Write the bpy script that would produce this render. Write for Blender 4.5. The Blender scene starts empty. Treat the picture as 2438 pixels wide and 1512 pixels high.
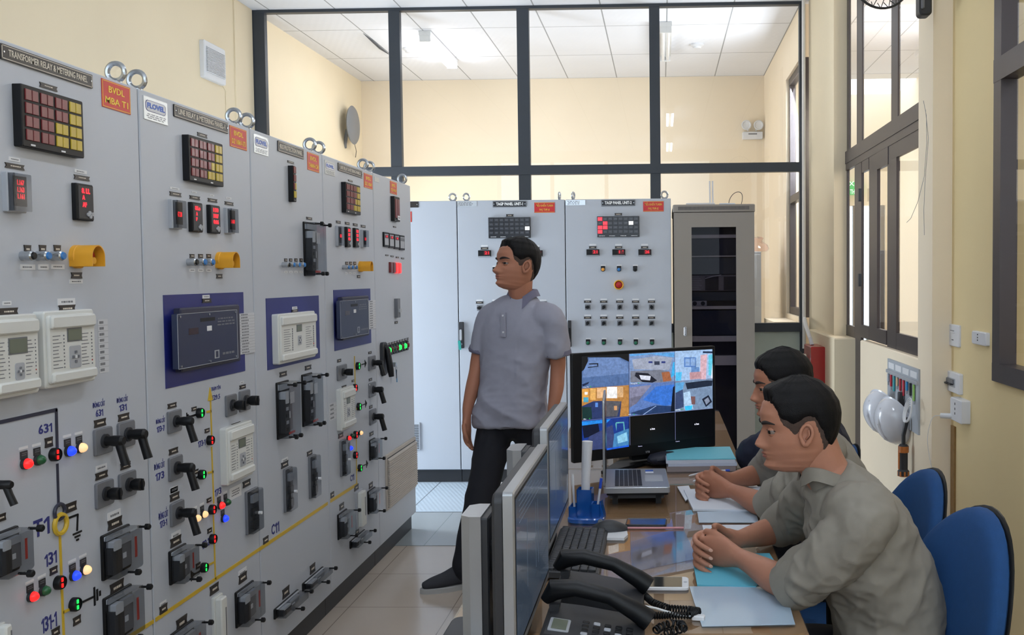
import bpy, math, random
from mathutils import Vector, Matrix, noise
random.seed(7)
S = bpy.context.scene
COL = S.collection
V = Vector
# ---------------------------------------------------------------- camera
YAW, PITCH, ROLL, FPX, PPX, PPY = -.02608, -.04005, -.00879, 2250.1, 1517.75, 748.17
CAM = V((0, 0, 1.56))
_f = V((math.sin(YAW)*math.cos(PITCH), math.cos(YAW)*math.cos(PITCH), math.sin(PITCH)))
_r = V((math.cos(YAW), -math.sin(YAW), 0)); _u = _r.cross(_f)
CR = math.cos(ROLL)*_r + math.sin(ROLL)*_u
CU = -math.sin(ROLL)*_r + math.cos(ROLL)*_u
CF = _f
cd = bpy.data.cameras.new('camera'); cam = bpy.data.objects.new('camera', cd); COL.objects.link(cam)
cam.matrix_world = Matrix(((CR.x, CU.x, -CF.x, 0), (CR.y, CU.y, -CF.y, 0), (CR.z, CU.z, -CF.z, CAM.z), (0, 0, 0, 1)))
cd.sensor_width = 36; cd.lens = FPX*36/2438; cd.clip_start = .05
cd.shift_x = (1219-PPX)/2438; cd.shift_y = (PPY-756)/2438
S.camera = cam
S.view_settings.view_transform = 'Standard'; S.view_settings.look = 'None'
S.view_settings.exposure = 0.15; S.view_settings.gamma = 1.0; S.view_settings.use_curve_mapping = False
# ---------------------------------------------------------------- world and lights
w = bpy.data.worlds.new('world'); S.world = w; w.use_nodes = True
bg = w.node_tree.nodes['Background']; bg.inputs[0].default_value = (.74, .87, 1.0, 1); bg.inputs[1].default_value = 2.9

def area_light(name, loc, rot, sx, sy, power, color):
    l = bpy.data.lights.new(name, 'AREA'); l.shape = 'RECTANGLE'; l.size = sx; l.size_y = sy
    l.energy = power; l.color = color
    o = bpy.data.objects.new(name, l); o.location = loc; o.rotation_euler = rot; COL.objects.link(o)
    return o
# daylight through the glazing of the right-hand wall and into the far room, from the corridor outside
area_light('daylight_corridor', (3.1, 7.4, 2.7), (0, math.radians(80), 0), 2.4, 4.6, 120, (1, .97, .94))
area_light('daylight_far_window', (1.45, 9.17, 3.0), (0, math.radians(72), 0), .9, .9, 60, (.85, .93, 1))
# unseen fill light added low in the far room to brighten its walls and ceiling
area_light('fill_far_left', (-3.6, 10.3, 1.4), (math.radians(90), 0, math.radians(-90)), 2.2, 1.4, 50, (.88, .94, 1))
# open door in the left wall behind the panel row
area_light('daylight_side_door', (-3.55, 6.45, 1.25), (math.radians(90), 0, math.radians(-72)), 1.0, 2.1, 85, (.78, .89, 1))
# the tube lamps built on the ceilings give the rest, with the sky through the added high windows behind the photographer

# ---------------------------------------------------------------- pixel to point on a known plane
def ray(x, y): return CF + CR*((x-PPX)/FPX) - CU*((y-PPY)/FPX)
def on(x, y, ax, val):
    d = ray(x, y); t = (val-CAM[ax])/d[ax]
    return CAM + d*t
def px(P):
    d = V(P)-CAM; z = d.dot(CF); return (PPX+FPX*d.dot(CR)/z, PPY-FPX*d.dot(CU)/z)
# ---------------------------------------------------------------- materials
def lin(c):
    if isinstance(c, str):
        c = tuple(int(c[i:i+2], 16)/255 for i in (0, 2, 4))
    return tuple((x/12.92 if x <= .04045 else ((x+.055)/1.055)**2.4) for x in c)
MATS = {}
def mat(name, col, rough=.5, metal=0, var=.04, nscale=8, bump=0, bscale=200, spec=.5, emit=None, est=1, coat=0, alpha=1, sheen=0, sss=0):
    if name in MATS: return MATS[name]
    m = bpy.data.materials.new(name); m.use_nodes = True; MATS[name] = m
    nt = m.node_tree; b = nt.nodes['Principled BSDF']
    c = lin(col)
    b.inputs['Roughness'].default_value = rough; b.inputs['Metallic'].default_value = metal
    b.inputs['Specular IOR Level'].default_value = spec
    b.inputs['Coat Weight'].default_value = coat
    if sheen: b.inputs['Sheen Weight'].default_value = sheen
    if sss:
        b.inputs['Subsurface Weight'].default_value = sss; b.inputs['Subsurface Radius'].default_value = (.01, .004, .002)
        b.inputs['Subsurface Scale'].default_value = .6
    tc = nt.nodes.new('ShaderNodeTexCoord')
    if var:
        n = nt.nodes.new('ShaderNodeTexNoise'); n.inputs['Scale'].default_value = nscale; n.inputs['Detail'].default_value = 4
        nt.links.new(tc.outputs['Object'], n.inputs['Vector'])
        mx = nt.nodes.new('ShaderNodeMix'); mx.data_type = 'RGBA'
        mx.inputs['A'].default_value = (*[max(0, x*(1-var*2)) for x in c], 1); mx.inputs['B'].default_value = (*[min(1, x*(1+var*2)) for x in c], 1)
        nt.links.new(n.outputs[0], mx.inputs['Factor']); nt.links.new(mx.outputs['Result'], b.inputs['Base Color'])
    else: b.inputs['Base Color'].default_value = (*c, 1)
    if bump:
        n2 = nt.nodes.new('ShaderNodeTexNoise'); n2.inputs['Scale'].default_value = bscale; n2.inputs['Detail'].default_value = 3
        nt.links.new(tc.outputs['Object'], n2.inputs['Vector'])
        bp = nt.nodes.new('ShaderNodeBump'); bp.inputs['Strength'].default_value = bump; bp.inputs['Distance'].default_value = .004
        nt.links.new(n2.outputs[0], bp.inputs['Height']); nt.links.new(bp.outputs[0], b.inputs['Normal'])
    if emit:
        b.inputs['Emission Color'].default_value = (*lin(emit), 1); b.inputs['Emission Strength'].default_value = est
    if alpha < 1: b.inputs['Alpha'].default_value = alpha
    return m
def glass(name, tint='ffffff', refl=1.0, tr=1.0, rough=0.0):
    if name in MATS: return MATS[name]
    m = bpy.data.materials.new(name); m.use_nodes = True; MATS[name] = m
    nt = m.node_tree; nt.nodes.clear()
    o = nt.nodes.new('ShaderNodeOutputMaterial'); t = nt.nodes.new('ShaderNodeBsdfTransparent'); g = nt.nodes.new('ShaderNodeBsdfGlossy')
    c = lin(tint); t.inputs[0].default_value = (*[x*tr for x in c], 1); g.inputs['Roughness'].default_value = rough
    g.inputs['Color'].default_value = (refl, refl, refl, 1)
    fr = nt.nodes.new('ShaderNodeFresnel'); fr.inputs[0].default_value = 1.5
    mx = nt.nodes.new('ShaderNodeMixShader')
    ge = nt.nodes.new('ShaderNodeNewGeometry'); inv = nt.nodes.new('ShaderNodeMath'); inv.operation = 'SUBTRACT'; inv.inputs[0].default_value = 1; nt.links.new(ge.outputs['Backfacing'], inv.inputs[1])
    mu = nt.nodes.new('ShaderNodeMath'); mu.operation = 'MULTIPLY'; nt.links.new(fr.outputs[0], mu.inputs[0]); nt.links.new(inv.outputs[0], mu.inputs[1])
    nt.links.new(mu.outputs[0], mx.inputs[0]); nt.links.new(t.outputs[0], mx.inputs[1]); nt.links.new(g.outputs[0], mx.inputs[2])
    nt.links.new(mx.outputs[0], o.inputs[0])
    return m
def grid_mat(name, col, line, sx, sy, ox, oy, lw, rough=.5, bump=.3, axes=('X', 'Y'), var=.04, spec=.5, pattern=None):
    """tiles in world metres: line grid with joints"""
    if name in MATS: return MATS[name]
    m = mat(name, col, rough, var=var, nscale=1.7, spec=spec); nt = m.node_tree; b = nt.nodes['Principled BSDF']
    base = b.inputs['Base Color'].links[0].from_socket
    ge = nt.nodes.new('ShaderNodeNewGeometry'); sp = nt.nodes.new('ShaderNodeSeparateXYZ'); nt.links.new(ge.outputs['Position'], sp.inputs[0])
    def mn(op, a, bb):
        n = nt.nodes.new('ShaderNodeMath'); n.operation = op
        for i, q in enumerate((a, bb)):
            if q is None: continue
            if isinstance(q, (int, float)): n.inputs[i].default_value = q
            else: nt.links.new(q, n.inputs[i])
        return n.outputs[0]
    ms = []
    for a, s, o_ in ((axes[0], sx, ox), (axes[1], sy, oy)):
        q = mn('ABSOLUTE', mn('SUBTRACT', mn('FRACT', mn('ADD', mn('DIVIDE', mn('SUBTRACT', sp.outputs[a], o_), s), .5), None), .5), None)
        ms.append(mn('LESS_THAN', q, lw/s/2))
    k = mn('MAXIMUM', ms[0], ms[1])
    mx = nt.nodes.new('ShaderNodeMix'); mx.data_type = 'RGBA'; mx.inputs['B'].default_value = (*lin(line), 1)
    nt.links.new(k, mx.inputs['Factor']); nt.links.new(base, mx.inputs['A']); nt.links.new(mx.outputs['Result'], b.inputs['Base Color'])
    h = mn('SUBTRACT', 1.0, k)
    if pattern:   # embossed pattern on every tile
        wv = mn('MULTIPLY', mn('SINE', mn('MULTIPLY', sp.outputs[axes[0]], pattern), None), mn('SINE', mn('MULTIPLY', sp.outputs[axes[1]], pattern*.45), None))
        h = mn('ADD', h, mn('MULTIPLY', wv, .35))
    bp = nt.nodes.new('ShaderNodeBump'); bp.inputs['Strength'].default_value = bump; bp.inputs['Distance'].default_value = .004
    nt.links.new(h, bp.inputs['Height']); nt.links.new(bp.outputs[0], b.inputs['Normal'])
    return m
# ---------------------------------------------------------------- frames and mesh builder
class Fr:
    def __init__(s, o, U, Vv, W): s.o, s.U, s.V, s.W = V(o), V(U), V(Vv), V(W)
    def p(s, u, v, w=0): return s.o + s.U*u + s.V*v + s.W*w
    def uv(s, x, y, w=0):
        n = s.W; d = ray(x, y); t = ((s.p(0, 0, w)-CAM).dot(n))/d.dot(n); q = CAM+d*t-s.o
        return q.dot(s.U), q.dot(s.V)
    def rect(s, x0, y0, x1, y1, w=0):
        a = s.uv(x0, y0, w); b = s.uv(x1, y1, w); return a[0], b[0], b[1], a[1]   # u0,u1,v0,v1
    def at(s, u, v, w=0, rot=0):
        c, n = math.cos(rot), math.sin(rot)
        return Fr(s.p(u, v, w), s.U*c+s.V*n, s.V*c-s.U*n, s.W)
WORLD = Fr((0, 0, 0), (1, 0, 0), (0, 1, 0), (0, 0, 1))
def frz(loc, ang=0): c, n = math.cos(ang), math.sin(ang); return Fr(loc, (c, n, 0), (-n, c, 0), (0, 0, 1))
ROOT = {}
class MB:
    def __init__(s): s.v = []; s.f = []; s.mi = []; s.mats = []
    def m_(s, m):
        if m not in s.mats: s.mats.append(m)
        return s.mats.index(m)
    def add(s, vs, fs, m):
        k = len(s.v); i = s.m_(m); s.v += [V(x) for x in vs]
        for f in fs: s.f.append(tuple(a+k for a in f)); s.mi.append(i)
        return s
    def outline(s, u0, u1, v0, v1, r, n=4):
        if r <= 0: return [(u0, v0), (u1, v0), (u1, v1), (u0, v1)]
        r = min(r, abs(u1-u0)/2*.999, abs(v1-v0)/2*.999); out = []
        for cx, cy, a0 in ((u1-r, v0+r, -90), (u1-r, v1-r, 0), (u0+r, v1-r, 90), (u0+r, v0+r, 180)):
            for i in range(n+1):
                a = math.radians(a0+90*i/n); out.append((cx+r*math.cos(a), cy+r*math.sin(a)))
        return out
    def rings(s, rs, m, caps=True, closed=False):
        n = len(rs[0]); vs = [p for r in rs for p in r]; fs = []
        for k in range(len(rs)-(0 if closed else 1)):
            a, b = k*n, ((k+1) % len(rs))*n
            for i in range(n):
                j = (i+1) % n; fs.append((a+i, a+j, b+j, b+i))
        if caps and not closed: fs.append(tuple(range(n))[::-1]); fs.append(tuple(range((len(rs)-1)*n, len(rs)*n)))
        return s.add(vs, fs, m)
    def prism(s, F, pts, w0, w1, m, ch=0):
        n = len(pts)
        if ch:
            cx = sum(p[0] for p in pts)/n; cy = sum(p[1] for p in pts)/n
            du = max(abs(p[0]-cx) for p in pts); dv = max(abs(p[1]-cy) for p in pts)
            ins = [((p[0]-cx)*(1-ch/du)+cx, (p[1]-cy)*(1-ch/dv)+cy) for p in pts]
            sg = 1 if w1 > w0 else -1
            rs = [[F.p(a, b, w0) for a, b in pts], [F.p(a, b, w1-sg*ch) for a, b in pts], [F.p(a, b, w1) for a, b in ins]]
        else: rs = [[F.p(a, b, w0) for a, b in pts], [F.p(a, b, w1) for a, b in pts]]
        return s.rings(rs, m)
    def slab(s, F, u0, u1, v0, v1, w0, w1, m, r=0, ch=0, n=4):
        return s.prism(F, s.outline(min(u0, u1), max(u0, u1), min(v0, v1), max(v0, v1), r, n), w0, w1, m, ch)
    eps = 0
    def box(s, x0, x1, y0, y1, z0, z1, m, ch=0):
        e = s.eps*(len(s.mi)//6); x0 -= e; x1 += e; y0 -= e; y1 += e; z0 -= e*.5; z1 += e*.5
        return s.slab(WORLD, x0, x1, y0, y1, z0, z1, m, 0, ch)
    def lathe(s, F, u, v, prof, m, seg=24, caps=True, su=1, sv=1):
        rs = [[F.p(u+r*su*math.cos(2*math.pi*i/seg), v+r*sv*math.sin(2*math.pi*i/seg), ww) for i in range(seg)] for r, ww in prof]
        return s.rings(rs, m, caps)
    def cyl(s, F, u, v, w0, w1, r, m, seg=24, ch=0):
        pr = [(r, w0), (r, w1)] if not ch else [(r, w0), (r, w1-ch), (r-ch, w1)]
        return s.lathe(F, u, v, pr, m, seg)
    def tube(s, pts, r, m, seg=8, closed=False):
        pts = [V(p) for p in pts]; n = len(pts); rs = []; up = None
        for i, p in enumerate(pts):
            a = pts[(i-1) % n] if (closed or i > 0) else p; b = pts[(i+1) % n] if (closed or i < n-1) else p
            t = (b-a).normalized()
            if up is None: up = t.orthogonal().normalized()
            up = (up-t*up.dot(t)); up = up.normalized() if up.length > 1e-6 else t.orthogonal().normalized()
            sd = t.cross(up); rr = r[i] if isinstance(r, (list, tuple)) else r
            rs.append([p+up*(rr*math.cos(2*math.pi*k/seg))+sd*(rr*math.sin(2*math.pi*k/seg)) for k in range(seg)])
        return s.rings(rs, m, True, closed)
    def text(s, F, u, v, w, t, size, m, sx=1, al='CENTER', ex=.0004, bold=0, fit=None):
        c = bpy.data.curves.new('t', 'FONT'); c.body = t; c.size = size; c.align_x = al; c.align_y = 'CENTER'; c.resolution_u = 2
        if bold: c.offset = bold
        c.extrude = ex; o = bpy.data.objects.new('t', c); COL.objects.link(o)
        dg = bpy.context.evaluated_depsgraph_get(); me = bpy.data.meshes.new_from_object(o.evaluated_get(dg))
        if len(me.vertices):
            xs = [q.co.x for q in me.vertices]; x0, x1 = min(xs), max(xs); k = sx
            if fit: k = fit/(x1-x0)
            mid = (x0+x1)/2 if al == 'CENTER' else (x0 if al == 'LEFT' else x1)
            s.add([F.p(u+(q.co.x-mid)*k, v+q.co.y, w+q.co.z) for q in me.vertices], [tuple(p.vertices) for p in me.polygons], m)
        bpy.data.objects.remove(o); bpy.data.curves.remove(c); bpy.data.meshes.remove(me)
        return s
    def sphere(s, c, r, m, seg=16, rg=10, sc=(1, 1, 1)):
        c = V(c); vs = [c+V((0, 0, -r*sc[2]))]
        for k in range(1, rg):
            a = math.pi*k/rg-math.pi/2
            for i in range(seg):
                b = 2*math.pi*i/seg; vs.append(c+V((r*sc[0]*math.cos(a)*math.cos(b), r*sc[1]*math.cos(a)*math.sin(b), r*sc[2]*math.sin(a))))
        vs.append(c+V((0, 0, r*sc[2]))); fs = []; L = len(vs)-1
        for i in range(seg):
            j = (i+1) % seg; fs.append((0, 1+j, 1+i)); fs.append((L, L-seg+i, L-seg+j))
            for k in range(rg-2): a = 1+k*seg; fs.append((a+i, a+j, a+seg+j, a+seg+i))
        return s.add(vs, fs, m)
    def build(s, name, parent=None, smooth=True, angle=35, **props):
        off = ROOT.get(parent.name, V((0, 0, 0))) if parent else None
        me = bpy.data.meshes.new(name)
        if off is None:
            xs = [p.x for p in s.v]; ys = [p.y for p in s.v]; zs = [p.z for p in s.v]
            off = V(((min(xs)+max(xs))/2, (min(ys)+max(ys))/2, min(zs)))
            loc = off
        else: loc = V((0, 0, 0))
        me.from_pydata([tuple(p-off) for p in s.v], [], s.f)
        for m in s.mats: me.materials.append(m)
        me.polygons.foreach_set('material_index', s.mi)
        me.validate()
        import bmesh
        bm = bmesh.new(); bm.from_mesh(me); bmesh.ops.recalc_face_normals(bm, faces=bm.faces); bm.to_mesh(me); bm.free()
        if smooth:
            me.polygons.foreach_set('use_smooth', [True]*len(me.polygons)); me.set_sharp_from_angle(angle=math.radians(angle))
        o = bpy.data.objects.new(name, me); COL.objects.link(o); o.location = loc
        if parent: o.parent = parent
        ROOT[o.name] = off
        for k, q in props.items(): o[k] = q
        return o
def thing(name, label, cat, loc, group=None):
    o = bpy.data.objects.new(name, None); o.empty_display_size = .1; COL.objects.link(o); o.location = V(loc); ROOT[o.name] = V(loc)
    o['label'] = label; o['category'] = cat
    if group: o['group'] = group
    return o
def tag(o, label, cat, group=None):
    o['label'] = label; o['category'] = cat
    if group: o['group'] = group
    return o
def struct(name, mb, **k):
    o = mb.build(name, **k); o['kind'] = 'structure'; return o
def sgroup(name, loc=(0, 0, 0)):
    o = bpy.data.objects.new(name, None); COL.objects.link(o); o.location = V(loc); ROOT[o.name] = V(loc); o['kind'] = 'structure'; return o
def arc(c, a, b, r, t0, t1, n=12):
    return [V(c)+V(a)*(r*math.cos(math.radians(t0+(t1-t0)*i/n)))+V(b)*(r*math.sin(math.radians(t0+(t1-t0)*i/n))) for i in range(n+1)]
# ================================================================ THE SETTING
CREAM = mat('cream_plaster', 'ebdcbe', .75, var=.035, nscale=1.2, bump=.08, bscale=60)
CREAM2 = mat('pale_cream_plaster', 'f0e0c6', .75, var=.03, nscale=1.1, bump=.08, bscale=60)
FRAME = mat('brown_grey_aluminium', '4a4446', .4, .3, var=.03)
FRAMEB = mat('bluish_dark_paint', '343a42', .45, .1, var=.04)
PANE = glass('clear_glass', 'ffffff')
XL, Y1, PW, PH = -1.54049, 2.7732, .75513, 2.12747
YB = 7.09; YF = 8.6; ZC = 4.0; XLW = -3.70; YBW = 11.7; XRW = 1.33; XGL = 1.43

TILE = grid_mat('beige_floor_tiles', 'c4b6a8', '8d8076', .5, .5, -1.0, 5.4, .004, rough=.16, bump=.3, var=.06)
struct('floor', MB().box(-3.9, 4.6, -1.2, 14.2, -.1, 0, TILE))
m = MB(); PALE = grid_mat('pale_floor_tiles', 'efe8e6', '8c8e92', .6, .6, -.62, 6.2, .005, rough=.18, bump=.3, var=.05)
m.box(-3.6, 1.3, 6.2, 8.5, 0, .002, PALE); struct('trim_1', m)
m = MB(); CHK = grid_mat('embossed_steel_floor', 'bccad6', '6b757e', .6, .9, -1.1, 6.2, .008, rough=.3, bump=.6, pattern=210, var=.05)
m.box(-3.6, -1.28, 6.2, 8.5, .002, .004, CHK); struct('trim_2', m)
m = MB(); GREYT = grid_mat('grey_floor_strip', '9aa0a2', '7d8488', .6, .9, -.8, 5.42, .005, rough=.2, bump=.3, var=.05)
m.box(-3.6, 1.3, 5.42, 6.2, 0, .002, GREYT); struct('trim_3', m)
struct('ceiling', MB().box(-3.9, 4.6, -1.2, 12.0, ZC, ZC+.1, grid_mat('white_ceiling_tiles', 'e9ebf1', 'a0a2a6', .6, 1.19, -.534, 10.493, .012, rough=.8, bump=.25, var=.02, pattern=90)))
struct('wall_left', MB().box(XLW-.2, XLW, -1.2, 5.9, 0, ZC, CREAM).box(XLW-.2, XLW, 5.9, 7.0, 2.35, ZC, CREAM).box(XLW-.2, XLW, 7.0, YBW, 0, ZC, CREAM))
struct('wall_back', MB().box(XLW-.2, 1.6, YBW, YBW+.2, 0, ZC, CREAM2))
# small plaster pier on the left wall by the partition
struct('trim_4', MB().box(XLW, XLW+.012, 8.2, 8.56, 0, ZC, CREAM))
# inner right wall of the far room with a high window
m = MB()
m.box(1.27, 1.5, 9.68, YBW, 0, ZC, CREAM2); m.box(1.27, 1.5, 8.66, 9.68, 3.53, ZC, CREAM2); m.box(1.27, 1.5, 8.66, 9.68, 0, 1.17, CREAM2)
m.box(1.05, 1.27, 8.9, 9.75, 0, 1.12, CREAM2)
struct('wall_far_right', m)
g = sgroup('window_4', (1.3, 9.2, 1.17))
m = MB(); m.eps = .0006
for y in (9.60, 8.68): m.box(1.3, 1.36, y, y+.07, 1.17, 3.53, FRAME)
for z in (1.17, 2.28, 3.46): m.box(1.3, 1.36, 8.68, 9.67, z, z+.07, FRAME)
m.build('window_frame', g); MB().box(1.325, 1.332, 8.7, 9.65, 1.2, 3.5, PANE).build('pane', g)
# right wall of the control room: column, low wall, near wall
m = MB()
m.box(XRW, 1.43, 7.35, YF-.02, 0, ZC, CREAM)
struct('wall_right_far', m)
m = MB(); m.box(1.39, 1.62, 5.17, 6.66, 0, 1.10, CREAM2, .008); struct('wall_right_low', m)
m = MB(); m.box(1.27, 1.46, 7.0, 8.2, 0, 1.09, CREAM, .008); struct('trim_5', m)
m = MB()
m.box(1.39, 1.74, 4.9, 5.17, 0, ZC, CREAM2)
struct('wall_right_pillar', m)
m = MB()
CREAM3 = mat('yellow_cream_plaster', 'e6d1a0', .75, var=.04, nscale=1.2, bump=.08, bscale=60)
m.box(1.49, 1.74, 4.26, 5.0, 0, ZC, CREAM3); m.box(1.49, 1.74, -1.2, 4.26, 0, 1.08, CREAM3)
m.box(1.49, 1.74, -1.2, 4.26, 3.75, ZC, CREAM3)
struct('wall_right_near', m)
g = sgroup('window_2', (1.5, 3.4, 1.1))
m = MB(); m.eps = .0006
m.box(1.475, 1.55, 4.17, 4.26, 1.08, 3.75, FRAME); m.box(1.475, 1.55, 1.0, 4.26, 1.08, 1.16, FRAME)
m.box(1.475, 1.55, 1.0, 4.26, 2.40, 2.50, FRAME); m.box(1.475, 1.55, 2.5, 2.58, 1.08, 3.75, FRAME)
m.build('window_frame', g); MB().box(1.51, 1.516, 1.0, 4.2, 1.12, 3.7, PANE).build('pane', g)
# glazed wall with transom
g = sgroup('window_3', (XGL, 6.3, 1.1))
m = MB(); m.eps = .0006; a = XGL; b = XGL+.014
for y0, y1, z0, z1 in ((7.26, 7.42, 2.45, ZC), (6.80, 6.98, 2.45, ZC), (5.78, 5.94, 2.45, ZC), (7.32, 7.49, 1.1, 2.45)):
    m.box(a, b, y0, y1, z0, z1, FRAME)
m.box(a-.012, b, 5.17, 7.49, 2.41, 2.50, FRAME); m.box(a-.006, b, 5.17, 7.45, 2.36, 2.41, FRAME)
m.box(a, b, 5.17, 5.94, 1.10, 1.2, FRAME); m.box(a, b, 5.80, 6.02, 1.1, 2.4, FRAME); m.box(a, b, 5.17, 5.9, 2.27, 2.38, FRAME); m.box(a, b, 7.04, 7.42, 1.09, 1.17, FRAME)
m.build('window_frame', g)
m = MB(); m.box(a+.004, a+.008, 5.17, 7.42, 2.45, ZC-.02, PANE); m.box(a+.004, a+.008, 5.17, 5.9, 1.15, 2.4, PANE); m.box(a+.004, a+.008, 7.0, 7.4, 1.1, 2.4, PANE)
m.build('pane', g)
g = sgroup('door_1', (XGL, 6.5, 0))
m = MB(); m.box(a-.006, b, 6.80, 7.03, 0, 2.42, FRAME)                     # jamb down to the floor
m.build('door_jamb', g)
m = MB(); m.eps = .0006; m.box(a-.006, b, 6.56, 6.78, 2.28, 2.38, FRAME); m.box(a-.02, b, 6.27, 6.54, 1.12, 2.38, FRAME) if 0 else None
m.box(a-.006, b, 6.30, 6.54, 1.11, 2.38, FRAME); m.box(a-.006, b, 6.54, 6.8, 1.11, 1.2, FRAME); m.box(a-.006, b, 6.04, 6.30, 1.11, 1.2, FRAME); m.box(a-.006, b, 6.0, 6.30, 2.25, 2.38, FRAME)
m.build('door_leaf', g)
MB().box(a+.004, a+.008, 6.05, 6.8, 1.15, 2.3, PANE).build('pane', g)
m = MB()
for z in (2.12, 1.52): m.slab(Fr((a-.02, 6.74, z), (0, -1, 0), (0, 0, 1), (-1, 0, 0)), -.02, .02, -.045, .045, 0, .02, FRAMEB, .004)
m.build('door_hinge', g)
m = MB(); m.box(a+.03, a+.05, 6.62, 6.80, 0, 1.1, mat('pale_green_glass', 'a9b9a8', .3)); m.build('door_panel', g)
# partition of dark frames and glass
g = sgroup('window_1', (-1.2, YF, 0)); m = MB(); m.eps = .0006; y0, y1 = YF-.03, YF+.03
for x, wd in ((-3.64, .115), (-2.40, .10), (-1.235, .105), (-.05, .09), (1.262, .03)):
    m.box(x-wd/2, x+wd/2, y0, y1, 1.0, ZC, FRAMEB)
m.box(-3.7, 1.29, y0-.01, y1, 2.49, 2.57, FRAMEB); m.box(-3.65, 1.29, y0, y1, 3.975, 4.04, FRAMEB); m.box(-3.65, 1.29, y0-.01, y1+.01, 1.05, 1.125, FRAMEB)
m.box(1.25, 1.29, y0, y1, 0, 1.1, FRAMEB)
m.build('window_frame', g)
m = MB()
for x0, x1 in ((-3.57, -2.45), (-2.35, -1.29), (-1.18, -.095), (-.005, 1.247)):
    for z0, z1 in ((1.12, 2.5), (2.57, 3.98)): m.box(x0, x1, YF-.003, YF+.003, z0, z1, PANE)
m.build('pane', g)
MB().box(-3.6, 1.25, YF-.01, YF+.01, .05, 1.05, mat('frosted_green_panel', 'b9c4b9', .35)).build('lower_panel', g)
struct('trim_6', MB().box(XLW, 1.3, YF-.08, YF+.08, 4.03, 4.3, mat('grey_green_beam', '8f9a98', .7)))
# corridor outside the glazing
m = MB()
m.box(3.2, 3.4, -1.2, 14.0, 0, ZC, CREAM2); struct('wall_corridor', m)
m = MB(); m.box(1.6, 2.5, 13.0, 13.2, 0, ZC, CREAM2); m.box(3.05, 3.2, 13.0, 13.2, 0, ZC, CREAM2); m.box(2.5, 3.05, 13, 13.2, 2.5, ZC, CREAM2)
struct('wall_corridor_end', m)
g = sgroup('door_2', (2.8, 13.05, 0)); m = MB()
for x in (2.5, 2.62, 2.99): m.box(x, x+.05, 13.03, 13.09, 0, 2.5, FRAME)
m.build('door_frame', g)
m = MB(); m.box(3.14, 3.2, 6.9, 8.78, 0, 1.40, mat('red_painted_wood', '8e3430', .25, coat=.4)); g = sgroup('door_3', (3.17, 8, 0)); m.build('door_panel', g)
m = MB(); m.box(3.12, 3.14, 6.9, 6.98, 0, 1.40, MATS['red_painted_wood']); m.box(3.12, 3.14, 8.5, 8.6, .1, 1.3, MATS['red_painted_wood']); m.box(3.12, 3.14, 7.0, 8.6, 1.28, 1.36, MATS['red_painted_wood']); m.build('door_frame', g)
# white vertical pipe by the partition
o = MB().tube([(1.272, 8.5, .9), (1.272, 8.5, ZC)], .016, mat('white_plastic_pipe', 'e9e6e2', .4), 12).build('drain_pipe')
tag(o, 'thin white vertical pipe running up beside the glass partition', 'pipe')
# unseen wall behind the photographer, its high windows added to bring light from above
m = MB(); m.box(-3.85, 3.4, -1.4, -1.2, 0, 1.5, CREAM); m.box(-3.85, 3.4, -1.4, -1.2, 3.8, ZC, CREAM); m.box(-3.85, -3.2, -1.4, -1.2, 1.5, 3.8, CREAM); m.box(1.0, 1.74, -1.4, -1.2, 1.5, 3.8, CREAM)
struct('wall_front', m)
g = sgroup('added_window_5', (-1, -1.3, 1.5)); m = MB()
for x in (-3.2, -2.16, -1.1, -.06, .94): m.box(x, x+.07, -1.33, -1.27, 1.5, 3.8, FRAME)
m.box(-3.2, 1.0, -1.33, -1.27, 1.5, 1.58, FRAME); m.box(-3.2, 1.0, -1.33, -1.27, 2.6, 2.67, FRAME); m.build('window_frame', g)
m = MB(); m.tube([on(865, 80, 2, ZC-.006), on(885, 97, 2, ZC-.012), on(905, 115, 2, ZC-.012), on(925, 129, 2, ZC-.006)], [.002, .010, .012, .003], mat('dark_gap', '2e2e30', .8), 6); struct('trim_7', m)
# ================================================================ RELAY AND METERING PANELS (left row)
GREY = mat('light_grey_cabinet_paint', 'b8bdc6', .42, var=.015, nscale=3, bump=.05, bscale=400)
GREYD = mat('cabinet_gap', '3b3e42', .6)
PLINTH = mat('black_plinth', '26272b', .45)
BLK = mat('black_plastic', '101114', .45, spec=.3)
BLK2 = mat('charcoal_plastic', '2b2c30', .5)
WHT = mat('white_label', 'dcdde0', .5, var=.01)
OFFW = mat('off_white_relay', 'd5d6d2', .45, var=.01)
LGR = mat('light_grey_plastic', 'a7aab0', .4)
MGR = mat('mid_grey_plastic', '6e7076', .45)
STEEL = mat('bright_steel', 'b9bdc2', .25, .9)
SIGNR = mat('red_sign', 'c8372f', .45, var=.01); SIGNY = mat('yellow_lettering', 'f0cf4a', .5, var=0)
NAMEP = mat('engraved_black_plate', '2a2523', .4); NAMET = mat('engraved_lettering', 'd9cfc0', .5, var=0)
TRED = mat('dark_red_window', '6e1d20', .3, var=.05); TYEL = mat('yellow_window', 'b9a025', .35, var=.05)
TRED2 = mat('lit_red_window', 'd03040', .3, emit='ff2838', est=1.2)
TWHT2 = mat('lit_white_window', 'e8e8e8', .3, emit='ffffff', est=.8)
TDK = mat('smoked_window', '2d2f36', .25)
LED = mat('red_led_digits', 'ff2030', .4, emit='ff1528', est=2.2, var=0)
LEDBG = mat('red_led_glow', '3a080c', .4, emit='c01020', est=.12, var=0)
SCR = mat('smoked_display', '241c20', .2)
LCD = mat('grey_green_lcd', '6c7264', .3)
NAVY = mat('navy_blue_plate', '1c2470', .4); DKBL = mat('dark_blue_relay', '262f4c', .35); DKBL2 = mat('dark_slate_bezel', '2a2c42', .5)
BTXT = mat('blue_lettering', '2b3078', .5, var=0)
YEL = mat('yellow_mimic_strip', 'd0ad2c', .45); MIM = mat('dark_mimic_strip', '2a2d40', .45)
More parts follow.
